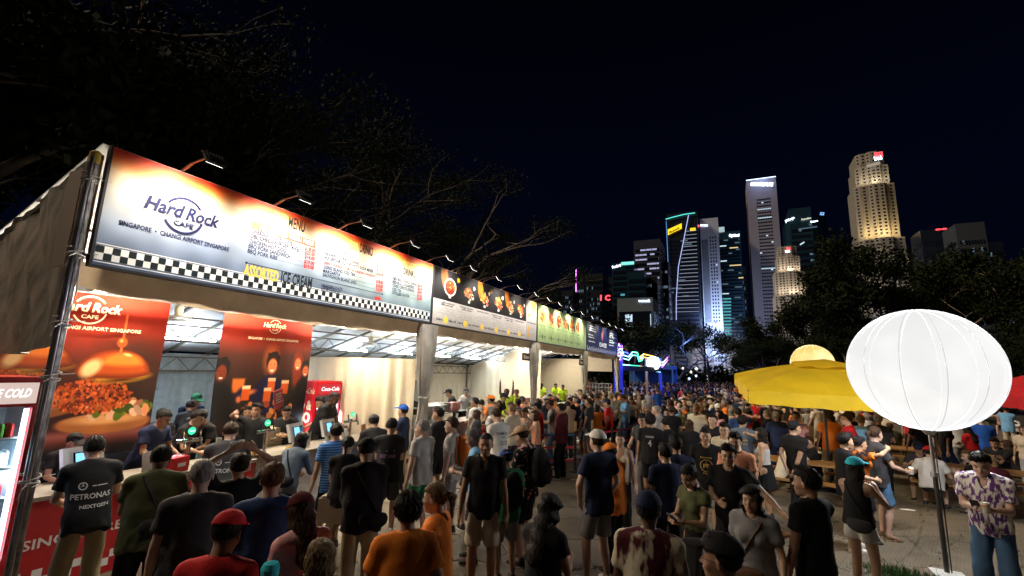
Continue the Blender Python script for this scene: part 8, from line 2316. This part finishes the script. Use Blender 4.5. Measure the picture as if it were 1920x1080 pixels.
place(1365, 833, 172, 'person in glasses and a black t-shirt with one arm stretched out', h=1.76, pose='armout', tc='black', bc='charcoal', hair='quiff', glasses=True, shoe='white')
place(1378, 812, 170, 'smiling person in a peach t-shirt behind the outstretched arm', h=1.76, pose='stand', tc='peach', bc='charcoal', hair='quiff')
place(1358, 793, 165, 'person in glasses and a cream shirt behind the peach t-shirt', h=1.74, pose='stand', tc='cream', bc='black', hair='quiff', glasses=True)
place(1338, 777, 160, 'person in a plain black t-shirt looking down beside the cream shirt', h=1.76, pose='stand2', tc='black', bc='black', hair='quiff')
a = place(1311, 755, 178, 'bald person in a black t-shirt lettered OSCAR facing the camera', h=1.80, pose='crossed', tc='charcoal', bc='khaki', hair='buzz', hc='grey', sk='pale', fat=1); decal(a, [('OSCAR', 0, .20, 1.28, .045), ('PIASTRI 81', 0, .22, 1.22, .03)], WP, front=True)
place(1283, 751, 172, 'blond person in black beside the OSCAR t-shirt', h=1.66, fem=1, pose='stand', tc='black', hair='long', hc='blond', sk='pale', bot='jeans')
place(1233, 760, 70, 'bald person in a light grey t-shirt raising one hand', h=1.78, pose='oneup', tc='ltgrey', bc='black', hair='buzz', hc='grey', sk='pale')
place(1252, 783, 60, 'person with tied black hair in a black top beside the number 4 jersey', h=1.64, fem=1, pose='phone', tc='black', hair='bun', bot='trousers')
place(1428, 800, 78, 'person in a grey strapless top and black skirt holding up a drink', h=1.66, fem=1, pose='oneup', top='strapless', tc='ltgrey', bot='skirt', bc='black', hair='long')
a = place(1391, 780, -12, 'person in a dark t-shirt with a yellow slogan on the back touching their face', h=1.76, pose='drink', tc='slate', bc='charcoal', hair='quiff'); decal(a, [('service', 0, .22, 1.26, .05), ('with love', 0, .20, 1.19, .04)], YP)
place(1384, 765, 20, 'person in a dark blue t-shirt with shaved sides beside the yellow slogan', h=1.78, pose='oneup', tc='dkblue', bc='black', hair='crop', sk='tan')
place(1490, 790, -35, 'person in a black t-shirt and black cap with hands clasped behind the back', h=1.78, pose='behind', tc='black', bot='trousers', bc='charcoal', hair='short', cap='cap', capc='black')
a = place(1510, 878, 55, 'person in a black team polo holding a plastic cup at the right of the walkway', h=1.78, pose='cup', top='polo', tc='black', bot='trousers', bc='khaki', hair='quiff', sk='tan'); held_cup(a, 1, 'clear plastic cup held against the black team polo', False); decal(a, [('_', .08, .05, 1.32, .02), ('ORACLE', -.08, .08, 1.27, .02)], WP, front=True)
a = place(1601, 855, -28, 'person in a turquoise cap, black tank top and white shorts holding a beer', h=1.66, fem=1, pose='drink', top='tank', tc='black', bot='hot', bc='white', hair='long', cap='cap', capc='turq', shoe='white'); held_cup(a, 0, 'plastic cup of beer raised by the turquoise cap'); worn(a, 'dark grey crossbody bag on the white shorts', 'bag', 'charcoal')
a = place(1581, 812, -70, 'person in a black team t-shirt with white sleeve logos facing right', h=1.74, pose='stand2', tc='black', bot='trousers', bc='khaki', hair='quiff', shoe='white')
place(1607, 815, -60, 'person in glasses and an orange and black jersey raising a phone', h=1.68, fem=1, pose='oneup', tc=('orange', 'splash', 'black', 4), hair='bun', glasses=True, bot='shorts', bc='black')
place(1588, 775, 100, 'laughing person in a bright red t-shirt beyond the team t-shirt', h=1.84, pose='stand', tc='red', bc='charcoal', hair='crop', hc='brown', sk='pale', fat=1)
a = place(1640, 800, -60, 'person in a dark grey t-shirt and denim shorts holding a small tub', h=1.80, pose='cup', tc='charcoal', bc='denim', hair='pony', hc='brown', sk='pale', shoekind='sandal', shoe='brown'); held_cup(a, 1, 'small tub held above the denim shorts', True)
a = place(1838, 845, 172, 'person in a purple patterned shirt and wide blue jeans looking at a phone', h=1.80, pose='phone', top='shirt', tc=('white', 'splash', 'purple', 34), bot='jeans', bc='denim', hair='quiff', sk='pale', shoe='white'); held_cup(a, 0, 'plastic cup of beer in front of the purple patterned shirt'); held_phone(a, 1, 'phone in front of the purple patterned shirt')
def seat(px, py, f, label, **k): return place(px, py, f, label, h=1.75, z=0, pose=k.pop('pose', 'sit'), **k)
# seated figures: pixel of the head top at 1.30 m
def seated(px, py, f, label, **k):
 x, y = on_z(px, py, 1.30); ALL.append((x, y)); yaw = -math.atan2(x, y) + math.radians(f)
 return person(x, y, yaw, label, h=1.75, z=-.04, pose=k.pop('pose', 'sit'), **k)
ST = 'people seated at the picnic tables'
seated(1738, 832, -5, 'person in a white t-shirt and red cap seated with their back turned', tc='white', bc='black', hair='short', cap='cap', capc='red', sk='pale', fat=1, group=ST, shoe='black')
seated(1722, 822, 175, 'person in a dark cap seated across from the red cap', tc='charcoal', bc='black', hair='short', cap='cap', capc='navy', group=ST)
seated(1838, 838, 110, 'person in a black t-shirt with ginger hair seated behind the patterned shirt', tc='black', hair='crop', hc='ginger', sk='pale', group=ST)
seated(1862, 846, 20, 'blond person in a dark red top seated behind the patterned shirt', tc='maroon', fem=1, hair='bob', hc='blond', sk='pale', group=ST)
seated(1868, 815, 165, 'person in a black t-shirt facing the blond person at the right table', tc='black', hair='quiff', sk='tan', group=ST)
seated(1905, 820, 60, 'person with long brown hair seated at the right edge', tc='black', fem=1, hair='long', hc='brown', group=ST)
seated(1468, 792, 170, 'bearded person in a dark floral shirt seated under the yellow umbrella', top='shirt', tc=('maroon', 'floral', 'beige', 22), hair='curly', sk='tan', fat=1, group=ST, pose='sit2')
seated(1460, 818, -80, 'person in a cream shirt seated under the yellow umbrella', top='long', tc='cream', hair='grey', hc='grey', sk='pale', group=ST)
seated(1523, 815, 100, 'person in a black three striped t-shirt seated under the yellow umbrella', tc='black', hair='crop', hc='brown', sk='pale', group=ST, fat=1, pose='sit2')
seated(1552, 800, 15, 'child in a red cap seated under the yellow umbrella', tc='black', cap='cap', capc='red', hair='short', group=ST)
seated(1655, 772, -50, 'person in a beige shirt and bucket hat seated behind the red t-shirt', tc='beige', cap='bucket', capc='beige', hair='short', sk='pale', group=ST, pose='sit2')
seated(1675, 790, 30, 'person in an olive t-shirt leaning on the table below the balloon', tc='olive', hair='crop', hc='brown', sk='pale', group=ST)
seated(1705, 785, -20, 'person in a light grey t-shirt seated at the long table', tc='ltgrey', hair='short', group=ST)
for i, (px, c, f, hh) in enumerate([(1640, 'maroon', 30, 'bob'), (1765, 'charcoal', 160, 'short'), (1785, 'navy', 170, 'bob'), (1812, 'black', 150, 'crop'), (1840, 'olive', 165, 'short'), (1874, 'tan', 175, 'long'), (1900, 'white', 150, 'crop')]):
 seated(px, 775 - (i % 2) * 8, f, 'person in a %s top seated at the long far table, %s from its left end' % (c, ['first', 'second', 'third', 'fourth', 'fifth', 'sixth', 'seventh'][i]), tc=c, fem=i % 2, hair=hh, sk=['tan', 'asian', 'pale'][i % 3], group=ST, pose=['sit', 'sit2'][i % 2])
# ---- staff behind the counters (they stand on the deck)
SG = 'stall staff'
DK = .16
place(232, 762, -60, 'server in a dark t-shirt with a yellow lanyard beside the burger poster', h=1.80, z=.16, pose='counter', tc='navy', bot='trousers', hair='crop', sk='tan', group=SG) if False else person(-8.0, 4.05, math.radians(-70), 'server in a dark t-shirt standing in front of the burger poster', h=1.74, z=DK, pose='counter', tc='navy', bot='trousers', hair='crop', sk='tan', group=SG)
def staff(px, x, f, label, **k):
 """staff on the deck at a given distance behind the front, in the pixel column px"""
 d = ray(px, 760); y = x * d[1] / d[0]; yaw = -math.atan2(x, y) + math.radians(f); ALL.append((x, y))
 return person(x, y, yaw, label, z=DK, group=SG, bot='trousers', **k)
staff(130, -7.95, -150, 'server in a black cap bending behind the nearest till', pose='counter', h=1.5, cap='cap', capc='black', sk='tan')
staff(310, -8.9, 165, 'server with a yellow lanyard and tied hair looking towards the camera', pose='stand2', fem=1, hair='bun', sk='brown', h=1.62)
a = staff(343, -8.15, -120, 'server in a black t-shirt leaning over the cups beside the first beer tap', pose='counter', hair='quiff', h=1.68)
staff(352, -10.6, -150, 'cook in a dark green cap at the rear prep table', pose='counter', cap='cap', capc='green', tc='navy', h=1.78)
staff(362, -9.9, 10, 'cook in black bending with their back turned at the prep table', pose='counter', tc='charcoal', hair='crop', h=1.66)
staff(408, -8.1, 120, 'server in a grey flat cap beside the team t-shirt customer', pose='counter', cap='cap', capc='charcoal', sk='tan', h=1.66)
staff(484, -7.95, 150, 'server with dark hair reaching up behind the middle till', pose='oneup', hair='quiff', h=1.68)
staff(470, -8.25, 160, 'server in black half hidden behind the reaching server', pose='stand2', hair='short', sk='tan', h=1.60)
staff(540, -8.0, 175, 'server in glasses looking down behind the right till', pose='phone', hair='short', glasses=True, h=1.60)
staff(601, -7.95, -120, 'tall dark skinned server in black with a lanyard in front of the drinks fridge', pose='counter', hair='buzz', sk='dark', h=1.92)
staff(622, -8.15, 120, 'server in a navy t-shirt bending in front of the lit fridge', pose='counter', tc='navy', hair='short', h=1.78)
a = place(712, 746, 160, 'server with tied brown hair in a navy t-shirt by the partition curtain', h=1.68, z=DK, fem=1, pose='phone', tc='navy', hair='bun', hc='brown', sk='pale', bot='trousers', group=SG)
place(772, 730, 170, 'dark skinned server in a black t-shirt beside the gathered drape', h=1.80, z=DK, pose='counter', sk='dark', hair='buzz', bot='trousers', group=SG)
for (px, py, f, lb, k) in [(860, 712, 30, 'server in a neon yellow shirt and beige cap at the back of the second stall', dict(tc='neon', cap='cap', capc='beige')), (868, 711, -20, 'server in black beside the neon yellow shirt at the back wall', dict()),
                           (857, 727, 100, 'server in a black cap behind the glass case', dict(cap='cap', capc='black')), (877, 725, 170, 'server in a black and white striped scarf and dark cap', dict(tc=('black', 'stripe', 'white'), cap='cap', capc='charcoal')),
                           (950, 730, 175, 'dark skinned server in a neon yellow shirt raising both arms high', dict(tc='neon', pose='armsup', sk='dark', cap='cap', capc='brown')), (971, 727, 170, 'server in a neon yellow shirt with a brown headband', dict(tc='neon', cap='cap', capc='brown', sk='tan')),
                           (930, 733, -120, 'server in a dark cap beside the raised arms', dict(cap='cap', capc='black')), (1016, 717, 175, 'dark haired server in neon yellow left of the third stall', dict(tc='neon', hair='curly', sk='dark')),
                           (1044, 717, 165, 'server in neon yellow with thick black hair in the third stall', dict(tc='neon', hair='short')), (1056, 719, 175, 'server in neon yellow beside the thick black hair', dict(tc='neon', hair='crop', sk='tan')),
                           (1087, 713, -60, 'person in a mustard shirt and green cap by the third drape', dict(tc='yellow', cap='cap', capc='green')), (1104, 710, 60, 'tall person in a bright orange t-shirt by the third drape', dict(tc='orange', h=1.9, bot='trousers'))]:
 pz = k.pop('pose', 'counter' if px < 1080 else 'stand'); hh = k.pop('h', 1.76); bt_ = k.pop('bot', 'trousers')
 place(px, py, f, lb, h=hh, z=DK if px < 1080 else 0, pose=pz, bot=bt_, group=SG if px < 1080 else 'queue visitors', **k)

# ---- the red leaflet held up over the counter
x, y, z = on_x(522, 748, -7.55); t = thing('leaflet', 'dark red menu leaflet held up in front of the party poster', 'leaflet', (x, y, z), .3)
b = MB(); b.box((0, 0, 0), (.012, .24, .34), 0, Matrix.Rotation(.25, 3, 'X')); b.build('card', mat('leaflet_red', (.30, .02, .03), rough=.5), t)
b = MB(); R_ = Matrix.Rotation(.25, 3, 'X')
for k, w in enumerate(['HARD ROCK', 'CAFE', 'FRIDAY', 'OPEN']): p0 = R_ @ Vector((.008, -.08, .08 - k * .05)); p1 = R_ @ Vector((.008, .08, .08 - k * .05)); put_text(b, w, p0, p1, .025, off=.02)
b.build('lettering', INKW, t)

# ================================================================== THE REST OF THE CROWD
g = random.Random(42)
USED = set()
TOPS = ['black'] * 7 + ['navy', 'navy', 'charcoal', 'charcoal', 'white', 'white', 'white', 'cream', 'orange', 'red', 'ltgrey', 'grey', 'orange', 'orange', 'red', 'blue', 'dkblue', 'olive', 'beige', 'cream', 'maroon', 'green', 'pink', 'skyblue', 'peach']
CN = {'ltgrey': 'light grey', 'dkblue': 'dark blue', 'skyblue': 'sky blue', 'turq': 'turquoise'}
HN = {'short': 'short hair', 'bob': 'bobbed hair', 'long': 'long hair', 'pony': 'a ponytail', 'bun': 'a hair bun', 'curly': 'curly hair', 'grey': 'thin hair', 'buzz': 'a shaved head', 'quiff': 'swept hair', 'crop': 'cropped hair', 'longwavy': 'wavy hair'}
LAND = [(-5.2, 11.5, 'near the second stall counter'), (-4.3, 14, 'between the red queue belts'), (-5.5, 17, 'in the queue at the third stall'), (-4.2, 20, 'at the far queue posts'), (-5.4, 24, 'below the dark blue board'), (-1.5, 14, 'behind the OSCAR t-shirt'), (0, 12.5, 'left of the yellow umbrella'),
  (1.9, 15, 'under the yellow umbrella'), (5, 17, 'behind the picnic tables'), (8, 17, 'under the red umbrella'), (-2.0, 19, 'on the walkway beyond the barriers'), (.8, 20, 'on the walkway behind the umbrella'), (-4, 30, 'in front of the neon gate'), (0, 30, 'on the far walkway'),
  (3.5, 27, 'behind the far picnic tables'), (-5, 42, 'under the neon gate'), (-1, 44, 'far down the walkway'), (3, 42, 'by the dark grove'), (9, 26, 'at the far right of the seating area')]
OUT = []
for fem in (0, 1):
 for i, ps in enumerate(['stand', 'stand2', 'phone', 'drink', 'crossed', 'walk', 'oneup', 'pockets']):
  for v in range(2):
   k = i * 2 + v
   if fem: OUT.append((1, ps, ['tee', 'tank', 'tee', 'crop', 'tee'][k % 5], ['skirt', 'trousers', 'hot'][k % 3], ['long', 'bob', 'pony', 'bun', 'long', 'longwavy'][k % 6], 'cap' if k == 5 else None))
   else: OUT.append((0, ps, ['tee', 'tee', 'polo', 'tee', 'shirt'][k % 5], ['shorts', 'shorts', 'trousers'][k % 3], ['short', 'crop', 'quiff', 'short', 'buzz', 'curly', 'short'][k % 7], 'cap' if k % 4 == 1 else None))
OUT += [o_ for o_ in OUT if not o_[0]][:8]
def rnd_person(x, y, f=None, detail=False, group='crowd on the walkway', z=0):
 fem, pose, top, bot, hair, cap = g.choice(OUT)
 tc = g.choice(TOPS); bc = g.choice(['black', 'black', 'charcoal', 'navy', 'khaki', 'denim', 'grey', 'beige'])
 hc = g.choice(['black', 'black', 'black', 'brown', 'brown', 'dkblond', 'grey']); sk = g.choice(['asian', 'asian', 'pale', 'tan', 'tan', 'brown']); cc = g.choice(['black', 'navy', 'orange', 'white', 'red', 'charcoal'])
 if f is None: f = g.choice([0, 15, -20, 180, 165, 90, 60, -70, 30])
 f += g.uniform(-15, 15); yaw = -math.atan2(x, y) + math.radians(f)
 n = lambda c: CN.get(c, c)
 place_ = min(LAND, key=lambda l: (l[0] - x) ** 2 + (l[1] - y) ** 2)[2]
 tn = {'tee': 't-shirt', 'polo': 'polo', 'shirt': 'shirt', 'tank': 'tank top', 'crop': 'cropped top'}[top]
 hd = ('a %s cap' % n(cc)) if cap else ('%s %s' % (n(hc), HN[hair].replace('a ', ''))) if hair != 'buzz' else 'a shaved head'
 L = ['person in a %s %s with %s %s' % (n(tc), tn, hd, place_), 'person in a %s %s and %s %s %s' % (n(tc), tn, n(bc), {'hot': 'hot pants'}.get(bot, bot), place_),
         'person in a %s %s, %s, %s' % (n(tc), tn, {'phone': 'looking at a phone', 'drink': 'drinking', 'crossed': 'arms folded', 'walk': 'walking', 'oneup': 'one hand raised', 'pockets': 'hands on hips'}.get(pose, 'standing still'), place_)]
 L = [l.replace('dkblond', 'dark blond') for l in L]; L = [l for l in L if len(l.split()) <= 16] or [' '.join(L[1].split()[:16])]
 lab = next((l for l in L if l not in USED), L[0]); USED.add(lab); ALL.append((x, y))
 lab = lab.replace(' a olive', ' an olive').replace(' a orange', ' an orange')
 h = (1.62 if fem else 1.74) + g.uniform(-.06, .07)
 kw = dict(pose=pose, fem=fem, fat=int(g.random() < .18), h=h, top=top, tc=tc, bot=bot, bc=bc, hair=hair, hc=hc, sk=sk, shoe=g.choice(['black', 'white', 'white', 'grey']), cap=cap, capc=cc, group=group, z=z)
 kw['fat'] = 0
 return joined_person(x, y, yaw, lab, **kw)
def fill(n, x0, x1, y0, y1, sp, f=None, group='crowd on the walkway', avoid=None, detail=0):
 k = 0; tries = 0
 while k < n and tries < n * 60:
  tries += 1; x = g.uniform(x0, x1); y = g.uniform(y0, y1)
  if near_people(x, y, sp) or (avoid and avoid(x, y)): continue
  rnd_person(x, y, f=(None if f is None else g.choice(f)), detail=detail, group=group); k += 1
lane = lambda x, y: (-3.4 < x + .02 * (y - 14) < -2.35 and y < 23)
tables = lambda x, y: any(abs(x - a) < 1.5 and abs(y - b_) < 1.1 for a, b_ in ((1.15, 12.6), (4.85, 13.9), (3.3, 16.8), (6.6, 20.5), (8.2, 15.5), (.6, 16.6), (3.6, 23)))
Q = 'visitors queueing at the stalls'
fill(17, -6.5, -4.0, 10.2, 14.5, .50, [60, 80, 40, 100], Q)
fill(36, -6.6, -3.6, 14.5, 20.5, .46, [60, 80, 30, 110, 170], Q)
fill(20, -6.8, -3.4, 20.5, 27.5, .50, [60, 80, 30, 110, 170], Q)
fill(34, -2.3, 0.3, 13.2, 19, .46, None, avoid=lambda x, y: lane(x, y) or tables(x, y))
fill(40, -2.6, 2.0, 19, 27, .5, None, avoid=lambda x, y: lane(x, y) or tables(x, y))
fill(34, 0.2, 6.2, 13.5, 21, .46, None, 'people round the picnic tables', avoid=tables)
fill(12, 5.5, 11, 15, 26, .6, None, 'people round the picnic tables', avoid=tables)
fill(34, -6.5, 5.0, 27, 38, .6, None)
# the mass of heads beyond, which nobody could count: one low figure repeated in one mesh
pts = []
fig = MB(); fig.lathe([(.07, 0), (.10, .5), (.15, .9), (.16, 1.15), (.20, 1.42), (.07, 1.50), (.06, 1.53), (.10, 1.60), (.09, 1.70), (.03, 1.76)], n=7)
gg = np.random.default_rng(77); V0 = np.array(fig.v); n = 430; VV = []; FF = []; MM = []
for i in range(n):
 x = gg.uniform(-9, 5.5); y = 38 + 36 * gg.uniform(0, 1) ** 1.3; s = gg.uniform(.92, 1.06); v = V0 * (s * gg.uniform(.9, 1.15), s * .6, s); a = gg.uniform(0, 3)
 v = v @ rotz(a).T + (x, y, 0); VV += v.tolist(); FF += [tuple(np.array(f) + i * len(V0)) for f in fig.f]; c = gg.integers(0, 6)
 MM += [int(c) if max(V0[list(f), 2]) < 1.48 else (6 if gg.random() < .7 else 7) for f in fig.f]
me = bpy.data.meshes.new('far_crowd'); me.from_pydata(VV, [], FF); me.polygons.foreach_set('material_index', MM); me.polygons.foreach_set('use_smooth', [True] * len(FF))
for c in ('black', 'navy', 'ltgrey', 'charcoal', 'orange', 'dkblue'): me.materials.append(cm(c))
me.materials.append(hairmat('black')); me.materials.append(skin('tan'))
o = mesh_obj('far_crowd', me); tag(o, 'distant mass of visitors beyond the neon gate', 'crowd', None, 'stuff')

for i, (px, py, lb) in enumerate([(1702, 958, 'white paper slip lying on the paving by the balloon pole'), (1125, 965, 'small pale scrap of paper on the centre paving'), (1080, 900, 'crumpled napkin beside the queue post')]):
 x, y = on_z(px, py, 0); t = thing('litter', lb, 'litter', (x, y, .018), .4 * i)
 b = MB(); b.add([(-.13, -.03, 0), (.13, -.02, .004), (.12, .03, .012), (-.12, .03, .002), (0, 0, .02)], [(0, 1, 4), (1, 2, 4), (2, 3, 4), (3, 0, 4)]); b.build('paper', INKW, t)
